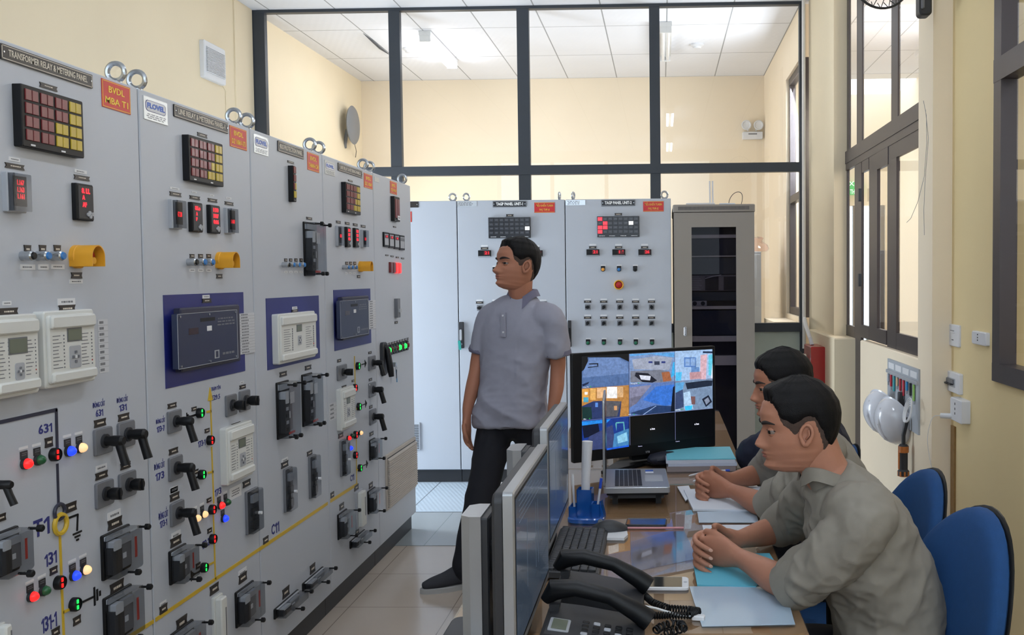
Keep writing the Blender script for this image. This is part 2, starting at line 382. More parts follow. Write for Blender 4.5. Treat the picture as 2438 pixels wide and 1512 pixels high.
HOOD = mat('amber_plastic_hood', 'e0a02a', .4, var=.02, spec=.4); REDB = mat('red_plastic', 'b01e1e', .35)
BLUEC = mat('blue_cap', '2a74b8', .35); GRNC = mat('green_lens_off', '1c5a34', .3)
L_RED = mat('lit_red_lens', 'ff2020', .3, emit='ff1a1a', est=1.6, var=0); L_BLUE = mat('lit_blue_lens', '2040ff', .3, emit='1530ff', est=1.8, var=0)
L_WARM = mat('lit_warm_lens', 'ffd9a0', .3, emit='ffc68a', est=.75, var=0); L_GRN = mat('lit_green_bar', '20ff60', .3, emit='20ff58', est=1.3, var=0)
CLEAR = glass('clear_plastic_cover', 'd7dade', refl=.8, tr=.92, rough=.12)
PAPER = mat('paper_label', 'c9cbd0', .7)
ZM = dict(a=(0, 60, 3.78), b=(0, 360, 3.78), c=(0, 700, 3.78), d=(0, 1080, 3.5), e=(580, 280, 3.6), f=(580, 680, 3.6), g=(560, 1080, 3.5),
          h=(780, 820, 6.573), i=(780, 1030, 5.4), j=(360, 900, 5.04), k=(960, 430, 3.78), l=(1340, 430, 3.78), m=(980, 540, 3.288), n=(980, 960, 3.15), o=(1340, 800, 4.726), p=(0, 0, 1))
def zp(k, x, y): a = ZM[k]; return a[0]+x/a[2], a[1]+y/a[2]
class Ctx:
    F = None; P = None
def setc(F, P): Ctx.F, Ctx.P = F, P
def rc(k, x0, y0, x1, y1, w=0): return Ctx.F.rect(*zp(k, x0, y0), *zp(k, x1, y1), w)
def pt(k, x, y, w=0): return Ctx.F.uv(*zp(k, x, y), w)
def rcb(k, x0, y0, x1, y1, w):
    a = rc(k, x0, y0, x1, y1, 0); b = rc(k, x0, y0, x1, y1, w); return a[0], b[1], b[2], a[3]
def scrib(m, F, u0, u1, v0, v1, w, mt, rows=1, seed=0):
    R_ = random.Random(seed+int(abs(u0*997+v0*131)*100)); h = (v1-v0)/rows
    for r in range(rows):
        u = u0+(u1-u0)*R_.uniform(0, .1); vc = v0+h*(r+.5)
        while u < u1-(u1-u0)*.1:
            l = (u1-u0)*R_.uniform(.08, .22); e = min(u+l, u1)
            m.slab(F, u, e, vc-h*.22, vc+h*.22, w, w+.0003, mt); u = e+(u1-u0)*.05
def lab(k, x0, y0, x1, y1, w=0, name='label_plate'):
    u0, u1, v0, v1 = rc(k, x0, y0, x1, y1, w); F = Ctx.F; d = (u1-u0)*.07; vm = (v0+v1)/2; m = MB()
    m.prism(F, [(u0, v0), (u1, v0), (u1-d, vm), (u1, v1), (u0, v1), (u0+d, vm)], w, w+.0025, NAMEP)
    scrib(m, F, u0+(u1-u0)*.22, u1-(u1-u0)*.22, v0+(v1-v0)*.25, v1-(v1-v0)*.25, w+.0025, NAMET)
    m.build(name, Ctx.P)
def wlab(k, x0, y0, x1, y1, w=0, rows=1):
    u0, u1, v0, v1 = rc(k, x0, y0, x1, y1, w); m = MB(); m.slab(Ctx.F, u0, u1, v0, v1, w, w+.001, WHT)
    scrib(m, Ctx.F, u0+(u1-u0)*.15, u1-(u1-u0)*.15, v0+(v1-v0)*.2, v1-(v1-v0)*.2, w+.001, MGR, rows)
    m.build('paper_label', Ctx.P)
def nameplate(k, x0, y0, x1, y1, t, mt=None, tt=None, fitk=.86):
    u0, u1, v0, v1 = rc(k, x0, y0, x1, y1); F = Ctx.F; m = MB(); m.slab(F, u0, u1, v0, v1, 0, .004, mt or NAMEP, .002)
    h = v1-v0; b = h*.07
    for q in ((u0+b, u1-b, v1-b*1.6, v1-b), (u0+b, u1-b, v0+b, v0+b*1.6), (u0+b, u0+b*1.6, v0+b, v1-b), (u1-b*1.6, u1-b, v0+b, v1-b)): m.slab(F, *q, .004, .0045, NAMET)
    for u in (u0+h*.22, u1-h*.22): m.cyl(F, u, (v0+v1)/2, .004, .006, h*.06, STEEL, 8)
    m.text(F, (u0+u1)/2, (v0+v1)/2, .0045, t, h*.62, tt or NAMET, bold=h*.005, fit=(u1-u0)*fitk); m.build('nameplate', Ctx.P)
def sign(k, x0, y0, x1, y1, l1, l2):
    u0, u1, v0, v1 = rc(k, x0, y0, x1, y1); F = Ctx.F; m = MB(); m.slab(F, u0, u1, v0, v1, 0, .002, SIGNR); h = v1-v0; b = h*.03
    for q in ((u0+b, u1-b, v1-b*1.7, v1-b), (u0+b, u1-b, v0+b, v0+b*1.7), (u0+b, u0+b*1.7, v0+b, v1-b), (u1-b*1.7, u1-b, v0+b, v1-b)): m.slab(F, *q, .002, .0024, SIGNY)
    uc = (u0+u1)/2; W_ = u1-u0
    m.text(F, uc, v0+h*.68, .0025, l1, h*.33, SIGNY, bold=h*.004, fit=W_*(.55 if len(l1) < 6 else .84))
    m.text(F, uc, v0+h*.28, .0025, l2, h*.33, SIGNY, bold=h*.004, fit=W_*(.8 if len(l2) > 5 else .6)); m.build('warning_sign', Ctx.P, label='red sign with yellow lettering')
def btext(k, x0, y0, x1, y1, t, mt=None):
    u0, u1, v0, v1 = rc(k, x0, y0, x1, y1); m = MB(); mt = mt or BTXT; F = Ctx.F
    if t.isascii() and '1' in t:
        ws = [.62 if c == '1' else (.6 if c == '-' else 1) for c in t]; k_ = (u1-u0)/sum(ws); x = u0; H = v1-v0; T_ = k_*.2
        for c, w_ in zip(t, ws):
            a = x+k_*w_*.08; b = x+k_*w_*.92; x += k_*w_
            if c == '1': m.prism(F, [(b-T_, v0), (b, v0), (b, v1), (b-T_*.9, v1), (a-T_*.1, v1-H*.2), (a+T_*.2, v1-H*.33), (b-T_, v1-H*.2)], 0, .001, mt)
            elif c == '-': m.slab(F, a, b, v0+H*.42, v0+H*.55, 0, .001, mt)
            elif c == '7': m.prism(F, [(a, v1), (b, v1), (b, v1-H*.14), (a+(b-a)*.5, v0), (a+(b-a)*.12, v0), (a+(b-a)*.6, v1-H*.16), (a, v1-H*.16)], 0, .001, mt)
            else: m.text(F, (a+b)/2, (v0+v1)/2, .0006, c, H*1.36, mt, fit=b-a, bold=H*.03)
        m.build('lettering', Ctx.P, label='dark blue lettering '+t); return
    m.text(Ctx.F, (u0+u1)/2, (v0+v1)/2, .0006, t, (v1-v0)*1.32, mt or BTXT, fit=(u1-u0), bold=(v1-v0)*(.02 if t.isascii() else 0)); m.build('lettering', Ctx.P, label='dark blue lettering '+t)
def logo(k, x0, y0, x1, y1, full=True):
    u0, u1, v0, v1 = rc(k, x0, y0, x1, y1); F = Ctx.F; m = MB(); h = v1-v0; W_ = u1-u0
    m.slab(F, u0, u1, v0, v1, 0, .002, mat('brushed_logo_plate', 'c2c4c4', .3, .4)); uc = (u0+u1)/2; vc = v0+h*.62
    if full:
        m.slab(F, uc-W_*.43, uc+W_*.43, vc-h*.24, vc+h*.24, .002, .0024, BTXT, h*.2, n=6); m.slab(F, uc-W_*.41, uc+W_*.41, vc-h*.22, vc+h*.22, .0024, .0028, WHT, h*.18, n=6)
        m.text(F, uc, vc, .0029, 'FLOVEL', h*.3, mat('logo_blue', '2458b8', .4, var=0), fit=W_*.74, bold=h*.015)
        scrib(m, F, u0+W_*.08, u1-W_*.08, v0+h*.06, v0+h*.3, .002, MGR, 3)
    m.build('maker_plate', Ctx.P)
def annun(k, x0, y0, x1, y1, cols, rows, pat, w=.022, bottom=.09, half=True, mats=None):
    """pat: rows of strings with one letter per half window"""
    mats = mats or {'r': TRED, 'y': TYEL, 'd': TDK, 'R': TRED2, 'W': TWHT2}
    u0, u1, v0, v1 = rcb(k, x0, y0, x1, y1, w); F = Ctx.F; m = MB(); m.slab(F, u0, u1, v0, v1, 0, w, BLK, .003, .002); p = m.build('annunciator', Ctx.P)
    q = MB(); mg = (u1-u0)*.03; cw = (u1-u0-2*mg)/cols; H = v1-v0; rh = (H*(1-bottom)-mg)/rows
    for r in range(rows):
        for c in range(cols):
            for hh in range(2 if half else 1):
                n_ = 2 if half else 1; wd = cw*.86/n_; a = u0+mg+c*cw+cw*.07+hh*wd
                ch = pat[r][c*n_+hh]; vb = v1-mg-(r+1)*rh+rh*.1
                q.slab(F, a+wd*.05, a+wd*.95, vb, vb+rh*.82, w, w+.003, mats[ch], 0, .001)
                if mats is not None and ch in 'd': scrib(q, F, a+wd*.2, a+wd*.8, vb+rh*.2, vb+rh*.65, w+.003, MGR, 2, r*9+c)
    q.build('annunciator_windows', p)
    q = MB()
    for f_ in (.12, .6): q.slab(F, u0+(u1-u0)*f_, u0+(u1-u0)*(f_+.07), v0+H*bottom*.35, v0+H*bottom*.65, w, w+.0004, WHT, .001)
    q.build('maker_mark', p)
def meter(k, x0, y0, x1, y1, style, lines, w=.014):
    u0, u1, v0, v1 = rcb(k, x0, y0, x1, y1, w); F = Ctx.F; m = MB(); H = v1-v0; W_ = u1-u0
    if style == 'g':
        m.slab(F, u0, u1, v0, v1, 0, w, LGR, .003, .003); m.slab(F, u0+W_*.28, u1-W_*.03, v0+H*.16, v1-H*.08, w, w+.001, BLK2); 
    else: m.slab(F, u0, u1, v0, v1, 0, w, BLK, .003, .003); m.slab(F, u0+W_*.08, u1-W_*.08, v0+H*.06, v1-H*.06, w, w+.001, BLK2)
    p = m.build('panel_meter', Ctx.P); q = MB()
    for (a, b, c, d, t) in lines:    # fractions
        uu, ww_ = u0+W_*(a+b)/2, W_*(b-a); q.slab(F, u0+W_*a, u0+W_*b, v0+H*c, v0+H*d, w+.001, w+.0013, LEDBG)
        q.text(F, uu, v0+H*(c+d)/2, w+.0014, t, H*(d-c)*1.15, LED, fit=ww_*.94, bold=H*(d-c)*.03)
    q.build('led_digits', p)
    if style == 'b':
        q = MB()
        for (a, b) in ((.58, .17), (.68, .22), (.72, .12), (.84, .19)): q.cyl(F, u0+W_*a, v0+H*b, w+.001, w+.004, W_*.07, LGR, 10)
        q.build('meter_buttons', p)
    else:
        q = MB(); q.slab(F, u0+W_*.03, u0+W_*.97, v0+H*.03, v0+H*.97, w+.012, w+.013, CLEAR, .003); q.slab(F, u0+W_*.03, u0+W_*.12, v0+H*.03, v0+H*.97, w, w+.013, CLEAR); q.build('clear_cover', p)
def button(k, x, y, r, cap, w=.03):
    u, v = pt(k, x, y, w*.6); F = Ctx.F; m = MB(); r = r/ZM[k][2]/FPX*F.p(u, v).y
    m.lathe(F, u, v, [(r*1.05, 0), (r*1.05, w*.5), (r*1.1, w*.52), (r*1.1, w*.85), (r*.85, w*.95)], STEEL, 20); p = m.build('push_button', Ctx.P)
    MB().lathe(F, u, v, [(r*.84, w*.9), (r*.84, w*1.0), (r*.7, w*1.1)], cap, 20).build('button_cap', p)
def hood(k, x, y, rpx, dx, w):
    """amber shroud: half-round hood over an emergency button. x,y centre on the panel"""
    u, v = pt(k, x, y); F = Ctx.F; r = rpx/ZM[k][2]/FPX*F.p(u, v).y; m = MB(); N = 16
    out = []; inn = []
    for i in range(N+1):
        a = math.radians(-18+216*i/N); out.append((r*.95*math.cos(a), r*math.sin(a))); inn.append((r*.86*math.cos(a), r*.9*math.sin(a)))
    out = [(r*.93, -r*.85)]+out[1:-1]+[(-r*.93, -r*.85)]; inn = [(r*.85, -r*.85)]+inn[1:-1]+[(-r*.85, -r*.85)]
    loop = out+inn[::-1]
    F2 = F.at(u, v); m.prism(F2, loop, 0, w, HOOD); m.lathe(F2, 0, 0, [(r*1.02, 0), (r*1.02, .012), (r*.9, .016)], HOOD, 24)
    m.lathe(F2, 0, -r*.35, [(r*.55, .0), (r*.5, .02), (r*.3, .05)], HOOD, 20)
    p = m.build('button_hood', Ctx.P)
    MB().lathe(F2, 0, 0, [(r*.45, .016), (r*.45, w*.45), (r*.62, w*.5), (r*.62, w*.62), (r*.5, w*.7)], REDB, 20).build('emergency_button', p)
def relay_white(k, x0, y0, x1, y1, lcd, pad, w=.035, body=1.0, lines=True, crop=False):
    u0, u1, v0, v1 = rc(k, x0, y0, x1, y1, w); F = Ctx.F; m = MB(); H = v1-v0; W_ = u1-u0
    m.slab(F, u0-.008, u1+.008, v0-.01, v1+.01, 0, w*.8, OFFW, .008, .003); m.slab(F, u0, u1, v0, v1, w*.6, w, OFFW, .01, .004)
    m.slab(F, u0+.004, u1-.004, v1-H*.2, v1-.002, w, w+.008, OFFW, .006, .004); m.slab(F, u0+.004, u1-.004, v0+.002, v0+H*.16, w, w+.008, OFFW, .006, .004)
    p = m.build('protection_relay', Ctx.P); q = MB(); a = rc(k, *lcd, w); q.slab(F, *a, w, w+.002, LCD, .001); q.slab(F, a[0]-.003, a[1]+.003, a[2]-.003, a[3]+.003, w, w+.001, MGR, .001); q.build('lcd_screen', p)
    q = MB(); a = rc(k, *pad, w); q.slab(F, *a, w, w+.0015, LGR, .006); cu, cv = (a[0]+a[1])/2, (a[2]+a[3])/2; s = (a[1]-a[0])*.16
    for i, j in ((0, 0), (1.4, 0), (-1.4, 0), (0, 1.6), (0, -1.6)): q.slab(F, cu+i*s-s*.5, cu+i*s+s*.5, cv+j*s-s*.5, cv+j*s+s*.5, w+.0015, w+.004, WHT if i == j == 0 else MGR, s*.2)
    q.build('keypad', p)
    if lines:
        q = MB(); n = 10
        for s_, e_ in ((.07, .27), (.68, .88)):
            for i in range(n):
                vv = v0+H*(.22+.52*i/n); L = random.uniform(.5, 1)
                q.slab(F, u0+W_*s_, u0+W_*(s_+(e_-s_)*L), vv, vv+H*.012, w, w+.0004, MGR)
            for i in range(n): q.cyl(F, u0+W_*(e_+.03), v0+H*(.225+.52*i/n), w, w+.0008, W_*.012, REDB if i == 1 and s_ > .5 else MGR, 6)
        q.build('relay_legend', p)
    return p
def relay_blue(bp, out, inn, tag_, k='c', w=.035, wr=False):
    u0, u1, v0, v1 = rc(k, *bp); F = Ctx.F; MB().slab(F, u0, u1, v0, v1, 0, .002, NAVY).build('blue_backing_plate', Ctx.P)
    if wr: return
    a = rcb(k, *out, w*.7); m = MB(); m.slab(F, *a, .002, w*.7, DKBL2, .006, .004); b = rc(k, *inn, w); m.slab(F, *b, w*.5, w, DKBL, .003)
    p = m.build('protection_relay', Ctx.P); q = MB(); t = .0008; B = b
    for s_ in ((B[0], B[1], B[3]-t*2, B[3]), (B[0], B[1], B[2], B[2]+t*2), (B[0], B[0]+t*2, B[2], B[3]), (B[1]-t*2, B[1], B[2], B[3])): q.slab(F, *s_, w, w+.001, LGR)
    for i in (.04, .5, .96):
        for j in (.05, .95): q.cyl(F, B[0]+(B[1]-B[0])*i, B[2]+(B[3]-B[2])*j, w, w+.003, .004, STEEL, 8)
    q.build('cover_screws', p); q = MB(); c = rc(k, *tag_, w); q.slab(F, *c, w, w+.001, WHT)
    W_, H = B[1]-B[0], B[3]-B[2]
    q.slab(F, B[0]+W_*.17, B[0]+W_*.32, B[2]+H*.6, B[2]+H*.72, w, w+.0006, mat('dim_display', '3a2c34', .2)); q.slab(F, B[0]+W_*.36, B[0]+W_*.6, B[2]+H*.82, B[2]+H*.89, w, w+.0006, BLK)
    scrib(q, F, B[0]+W_*.64, B[0]+W_*.95, B[2]+H*.7, B[2]+H*.88, w, MGR, 3); scrib(q, F, B[0]+W_*.7, B[0]+W_*.96, B[2]+H*.1, B[2]+H*.2, w, MGR, 1)
    q.slab(F, B[0]+W_*.58, B[0]+W_*.66, B[2]+H*.08, B[2]+H*.24, w, w+.0005, LGR); q.slab(F, B[0]+W_*.6, B[0]+W_*.64, B[2]+H*.1, B[2]+H*.22, w+.0005, w+.001, DKBL)
    q.build('relay_legend', p)
def switch(k, x0, y0, x1, y1, kind='lever', w=.044, plate=None):
    u0, u1, v0, v1 = rc(k, x0, y0, x1, y1); F = Ctx.F; uc, vc = (u0+u1)/2, (v0+v1)/2; s = (v1-v0)/2
    m = MB(); m.slab(F, u0, u1, v0, v1, 0, .008, plate or MGR, .006, .002); m.cyl(F, uc, vc, .008, .014, s*.55, BLK2, 20); p = m.build('control_switch', Ctx.P)
    m = MB()
    if kind == 'lever':
        m.lathe(F, uc, vc, [(s*.42, .01), (s*.36, w*.5), (s*.42, w*.75), (s*.42, w+.012), (s*.3, w+.018)], BLK, 18)
        A = F.p(uc, vc+.004, w+.002); B = F.p(uc, vc-s*.95, w+.012); Cc = F.p(uc, vc-s*1.9, w+.022)
        m.tube([A, (A+B)/2, B, Cc], [s*.3, s*.33, s*.32, s*.34], BLK, 12)
        m.build('lever_handle', p)
    else:
        m.lathe(F, uc, vc, [(s*.42, .01), (s*.3, w*.35), (s*.42, w*.5), (s*.48, w*.6), (s*.48, w*1.0), (s*.4, w*1.06)], BLK, 18)
        m.slab(F, uc-s*.1, uc+s*.1, vc-s*.46, vc+s*.46, w, w*1.14, BLK, .002); m.build('rotary_knob', p)
def lamp(k, x, y, r, mt, lb=True, dy=3.2):
    u, v = pt(k, x, y, .015); F = Ctx.F; s = ZM[k][2]; R_ = r/s/FPX*F.p(u, v).y; m = MB()
    m.lathe(F, u, v, [(R_*1.05, 0), (R_*1.05, .008)], BLK2, 18); p = m.build('indicator_lamp', Ctx.P)
    MB().lathe(F, u, v, [(R_*.95*math.cos(t*math.pi/12), .008+R_*1.1*math.sin(t*math.pi/12)) for t in range(0, 6)]+[(R_*.05, .008+R_*1.1)], mt, 20).build('lamp_lens', p)
    if lb:
        m = MB(); m.slab(F, u-R_*.95, u+R_*.95, v+R_*.9, v+R_*2.3, 0, .002, BLK2); scrib(m, F, u-R_*.7, u+R_*.7, v+R_*1.4, v+R_*2.1, .002, MGR, 2); m.build('label_plate', Ctx.P)
        m = MB(); m.slab(F, u-R_*1.2, u+R_*1.2, v+R_*2.6, v+R_*3.1, 0, .001, WHT); m.build('paper_label', Ctx.P)
def sema(k, x, y, r, mt, tilt=0):
    u, v = pt(k, x, y, .012); F = Ctx.F; R_ = r/ZM[k][2]/FPX*F.p(u, v).y; m = MB()
    m.lathe(F, u, v, [(R_, 0), (R_, .012), (R_*.88, .016), (R_*.88, .013), (.0002, .013)], BLK, 28); p = m.build('position_indicator', Ctx.P); q = MB()
    for sg in (1, -1): q.slab(F, u-R_*.16, u+R_*.16, v+sg*R_*.42-R_*.28, v+sg*R_*.42+R_*.28, .013, .015, mt, R_*.05)
    q.build('indicator_bars', p)
def strip(k, pts, wpx, mt, name='mimic_strip', t=.002):
    F = Ctx.F; uv = [pt(k, *p) for p in pts]; m = MB(); y = F.p(*uv[0]).y; h = wpx/ZM[k][2]/FPX*y/2
    for a, b in zip(uv, uv[1:]):
        d = V((b[0]-a[0], b[1]-a[1])); n = V((-d.y, d.x)).normalized()*h; e = d.normalized()*h*.5
        m.prism(F, [(a[0]-n.x-e.x, a[1]-n.y-e.y), (b[0]-n.x+e.x, b[1]-n.y+e.y), (b[0]+n.x+e.x, b[1]+n.y+e.y), (a[0]+n.x-e.x, a[1]+n.y-e.y)], 0, t, mt)
    m.build(name, Ctx.P)
def ground(k, x, y, L, horiz=True):
    """earth symbol: three shrinking bars"""
    u, v = pt(k, x, y); F = Ctx.F; s = L/ZM[k][2]/FPX*F.p(u, v).y; m = MB(); t = s*.13
    for i, q in enumerate((1, .62, .28)):
        if horiz: m.slab(F, u-t/2+i*t*1.9, u+t/2+i*t*1.9, v-s*q/2, v+s*q/2, 0, .002, BLK)
        else: m.slab(F, u-s*q/2, u+s*q/2, v-t/2-i*t*1.9, v+t/2-i*t*1.9, 0, .002, BLK)
    m.build('earth_symbol', Ctx.P)
def cover_relay(k, x0, y0, x1, y1, w=.045, red='side', label='w'):
    u0, u1, v0, v1 = rc(k, x0, y0, x1, y1); F = Ctx.F; H = v1-v0; W_ = u1-u0; m = MB()
    m.slab(F, u0, u1, v0, v1, 0, .007, BLK, .005, .002); m.slab(F, u0+W_*.08, u0+W_*.42, v0+H*.1, v1-H*.3, .007, w*.6, BLK2, .003); m.slab(F, u0+W_*.42, u1-W_*.16, v0+H*.12, v1-H*.34, .007, w*.45, MGR, .003); m.slab(F, u0+W_*.05, u1-W_*.05, v1-H*.14, v1-H*.04, .007, w*.3, LGR, .002)
    p = m.build('covered_relay', Ctx.P)
    q = MB(); q.slab(F, u0+W_*.12, u0+W_*.40, v1-H*.38, v1-H*.17, .007, w*.62, WHT, .004); q.slab(F, u0+W_*.52, u0+W_*.64, v0+H*.34, v0+H*.46, w*.45, w*.48, WHT)
    q.slab(F, u0+W_*.44, u1-W_*.16, v1-H*.33, v1-H*.18, .007, w*.5, LGR)
    if red == 'side': q.slab(F, u1-W_*.12, u1-W_*.04, v0+H*.25, v1-H*.28, w*.6, w*.62, SIGNR)
    elif red == 'low':
        q.slab(F, u0+W_*.4, u1-W_*.1, v0+H*.06, v0+H*.1, w*.55, w*.57, SIGNR); q.slab(F, u0+W_*.5, u0+W_*.85, v1-H*.40, v1-H*.2, w*.6, w*.62, WHT)
        for i in range(4): q.slab(F, u0+W_*.16, u0+W_*.34, v0+H*(.14+.12*i), v0+H*(.2+.12*i), w*.6, w*.63, LGR if i % 2 else BLK)
    q.build('relay_movement', p)
    q = MB(); q.slab(F, u0+.003, u1-.003, v0+.003, v1-.003, .012, w, CLEAR, .006, .004, n=3); q.build('clear_cover', p)
    n_ = 2 if H/W_ < 1.6 else 4
    for (a, b) in [(.9, .95), (.5, .04), (.1, .96), (.12, .04)][:n_]:
        q = MB(); q.lathe(F, u0+W_*a, v0+H*b, [(.0035, w*.8), (.0035, w+.012), (.009, w+.014), (.009, w+.024), (.006, w+.027)], BLK, 12); q.build('thumb_screw', p)
def test_block(k, x0, y0, x1, y1, w=.03, mt=None):
    u0, u1, v0, v1 = rc(k, x0, y0, x1, y1); F = Ctx.F; H = v1-v0; W_ = u1-u0; m = MB()
    m.slab(F, u0, u1, v0, v1, 0, .010, mt or MGR, .004, .002); p = m.build('test_block', Ctx.P); q = MB()
    if mt is None:
        for i in range(3): q.slab(F, u0+W_*.25, u0+W_*.75, v0+H*(.1+.3*i), v0+H*(.28+.3*i), .01, .02, LGR if i == 2 else BLK2, .003)
        q.build('terminals', p); q = MB(); q.slab(F, u0+.002, u1-.002, v0+.002, v1-.002, .01, w, CLEAR, .006, .003, n=3)
        q.cyl(F, (u0+u1)/2, v0+H*.45, w, w+.012, .006, WHT, 12); q.build('clear_cover', p)
    else:
        q.slab(F, u0+W_*.15, u1-W_*.15, v0+H*.03, v1-H*.03, .01, w, OFFW, .006, .004); q.slab(F, u0+W_*.6, u0+W_*.7, v0+H*.3, v0+H*.8, w, w+.001, MGR); q.build('block_cover', p)
def paper(k, x0, y0, x1, y1, rows=12, w=0):
    u0, u1, v0, v1 = rc(k, x0, y0, x1, y1, w); m = MB(); m.slab(Ctx.F, u0, u1, v0, v1, w, w+.001, PAPER)
    for i in range(1, rows): m.slab(Ctx.F, u0, u1, v0+(v1-v0)*i/rows, v0+(v1-v0)*i/rows+.0006, w+.001, w+.0013, MGR)
    scrib(m, Ctx.F, u0+(u1-u0)*.1, u0+(u1-u0)*.6, v0, v1, w+.001, MGR, rows); m.build('legend_sheet', Ctx.P)
def eyebolt(P, c, r=.03, face='y'):
    m = MB(); c = V(c); a, b = ((1, 0, 0), (0, 0, 1)) if face == 'y' else (face, (0, 0, 1))
    m.tube(arc(c+V((0, 0, r+.008)), V(a), V(b), r, 0, 360, 24)[:-1], .0075, STEEL, 8, closed=True)
    m.lathe(Fr(c, (1, 0, 0), (0, 1, 0), (0, 0, 1)), 0, 0, [(.016, 0), (.016, .006), (.009, .012)], STEEL, 14); m.build('lifting_eye', P)
def cabinet(name, label, x0, x1, y0, y1, H, front, zb=.1, pl=.02, group=None):
    """front: '+x' or '-y'"""
    c = thing(name, label, 'cabinet', ((x0+x1)/2, (y0+y1)/2, 0), group); m = MB()
    if front == '+x': m.box(x0, x1-.022, y0+.003, y1-.003, zb, H, GREY, .002)
    else: m.box(x0+.003, x1-.003, y0+.022, y1, zb, H, GREY, .002)
    m.build('cabinet_body', c); m = MB()
    F = Fr((x1-.022, 0, 0), (0, 1, 0), (0, 0, 1), (1, 0, 0)) if front == '+x' else Fr((0, y0+.022, 0), (1, 0, 0), (0, 0, 1), (0, -1, 0))
    a, b = (y0, y1) if front == '+x' else (x0, x1)
    m.slab(F, a+.0035, b-.0035, zb+.006, H, 0, .022, GREY, .004, .003); m.build('cabinet_door', c); m = MB()
    if front == '+x': m.box(x0+.03, x1-pl, y0+.002, y1-.002, 0, zb, PLINTH)
    else: m.box(x0+.002, x1-.002, y0+pl, y1-.03, 0, zb, PLINTH)
    m.build('plinth', c); return c
FL = Fr((XL, 0, 0), (0, 1, 0), (0, 0, 1), (1, 0, 0))
ys = [Y1+PW*k for k in range(-1, 5)]
labs = ['grey relay panel nearest the camera, with T1 mimic diagram and sign BVDL MBA T1',
        'grey line relay panel, second in the left row, with large dark blue relay',
        'grey bus protection panel, middle of the left row, white relay on blue plate',
        'grey relay panel, fourth in the left row, three black levers beside small white relay',
        'grey panel at far end of the left row, with a louvred vent grille']
CAB = [cabinet('relay_panel', labs[k], XL-.8, XL, ys[k], ys[k+1], PH, '+x', pl=.03, group='relay panels in the left row') for k in range(5)]
for k in range(5):
    for (yy) in ((ys[k]+.06,) if k else ())+(ys[k+1]-.05,): eyebolt(CAB[k], (XL-.036, yy, PH+.004), .025)
YB_ = 'rrrrrryy'; 
# ---- panel 1
setc(FL, CAB[0])
nameplate('a', -8, 158, 823, 572, 'TRANSFORMER RELAY & METERING PANEL'); sign('a', 908, 475, 1172, 808, 'BVDL', 'MBA T1'); lab('a', 350, 508, 512, 600)
annun('a', 105, 522, 762, 1200, 4, 4, ['rrrrrryy', 'rrrrrryy', 'rrrryyyy', 'rrrryyyy'])
wlab('a', 75, 1180, 178, 1235); lab('a', 38, 1232, 215, 1308)
meter('b', 10, 180, 250, 560, 'g', [(.46, .84, .68, .83, '1.167'), (.46, .84, .5, .65, '1.163'), (.46, .84, .33, .48, '1.161')])
wlab('b', 668, 158, 780, 210); lab('b', 660, 207, 803, 272)
meter('b', 640, 283, 852, 633, 'b', [(.25, .75, .72, .88, '8. LL'), (.28, .44, .55, .69, 'A'), (.28, .54, .35, .5, 'AF')])
for x, cap in ((262, BLK), (398, BLUEC), (530, BLUEC)):
    lab('b', x-52, 843, x+14, 920); button('b', x, 942, 42, cap)
wlab('b', 178, 1018, 315, 1068); wlab('b', 340, 1018, 435, 1068); wlab('b', 458, 1018, 578, 1062)
hood('b', 680, 950, 105, 0, .062); lab('b', 635, 1090, 735, 1145); wlab('b', 622, 1155, 742, 1190)
wlab('c', 20, 65, 100, 100); lab('c', -20, 130, 158, 185)
relay_white('c', -60, 240, 365, 850, (80, 410, 240, 520), (133, 625, 222, 765)); wlab('c', 515, 42, 675, 98); lab('c', 522, 102, 675, 158)
relay_white('c', 435, 195, 870, 745, (608, 320, 730, 408), (622, 470, 730, 655)); paper('c', 878, 232, 980, 700, 9)
strip('c', [(-20, 1158), (503, 1042), (512, 1400)], 36, MIM); strip('d', [(475, 90), (485, 440)], 26, MIM)
btext('c', 340, 1190, 470, 1240, '631')
for a in ((398, 1300, 472, 1368),): lab('c', *a)
sema('c', 515, 1445, 62, L_RED)
lamp('p', 71, 1104, 13.5, L_RED); lamp('p', 102, 1095, 13, GRNC); lamp('p', 174, 1074, 13, L_BLUE); lamp('p', 201, 1066, 12.5, L_WARM)
btext('c', 832, 985, 943, 1008, 'ĐÓNG CẮT'); btext('c', 858, 1050, 928, 1095, '631'); lab('c', 842, 1140, 950, 1180)
btext('c', 1048, 943, 1150, 965, 'ĐÓNG CẮT'); btext('c', 1070, 1003, 1140, 1045, '131'); lab('c', 1058, 1090, 1160, 1125)
switch('c', 832, 1228, 998, 1415); switch('c', 1048, 1168, 1200, 1355)
wlab('d', 795, 108, 890, 125); lab('d', 790, 170, 895, 190); lab('d', 1000, 88, 1085, 112)
switch('d', 783, 255, 935, 410, 'knob'); switch('d', 980, 178, 1122, 335, 'knob'); switch('d', -190, 190, -60, 330)
btext('d', 268, 575, 418, 660, 'T1'); lab('d', 540, 425, 635, 465)
F = FL; m = MB(); u, v = pt('d', 485, 485); m.tube(arc(F.p(u, v, .004), F.U, F.V, .020, 0, 360, 24)[:-1], .0045, MIM, 6, True); m.build('winding_symbol', CAB[0])
m = MB(); u, v = pt('d', 492, 588); m.tube(arc(F.p(u, v, .004), F.U, F.V, .0245, 0, 360, 24)[:-1], .006, YEL, 6, True); m.build('winding_symbol', CAB[0])
strip('d', [(495, 665), (530, 1560)], 26, YEL); strip('d', [(548, 545), (645, 508), (640, 640)], 18, BLK); ground('d', 642, 660, 120, False)
btext('d', 368, 850, 475, 905, '131'); lab('d', 410, 960, 475, 990); sema('d', 515, 1075, 60, L_RED)
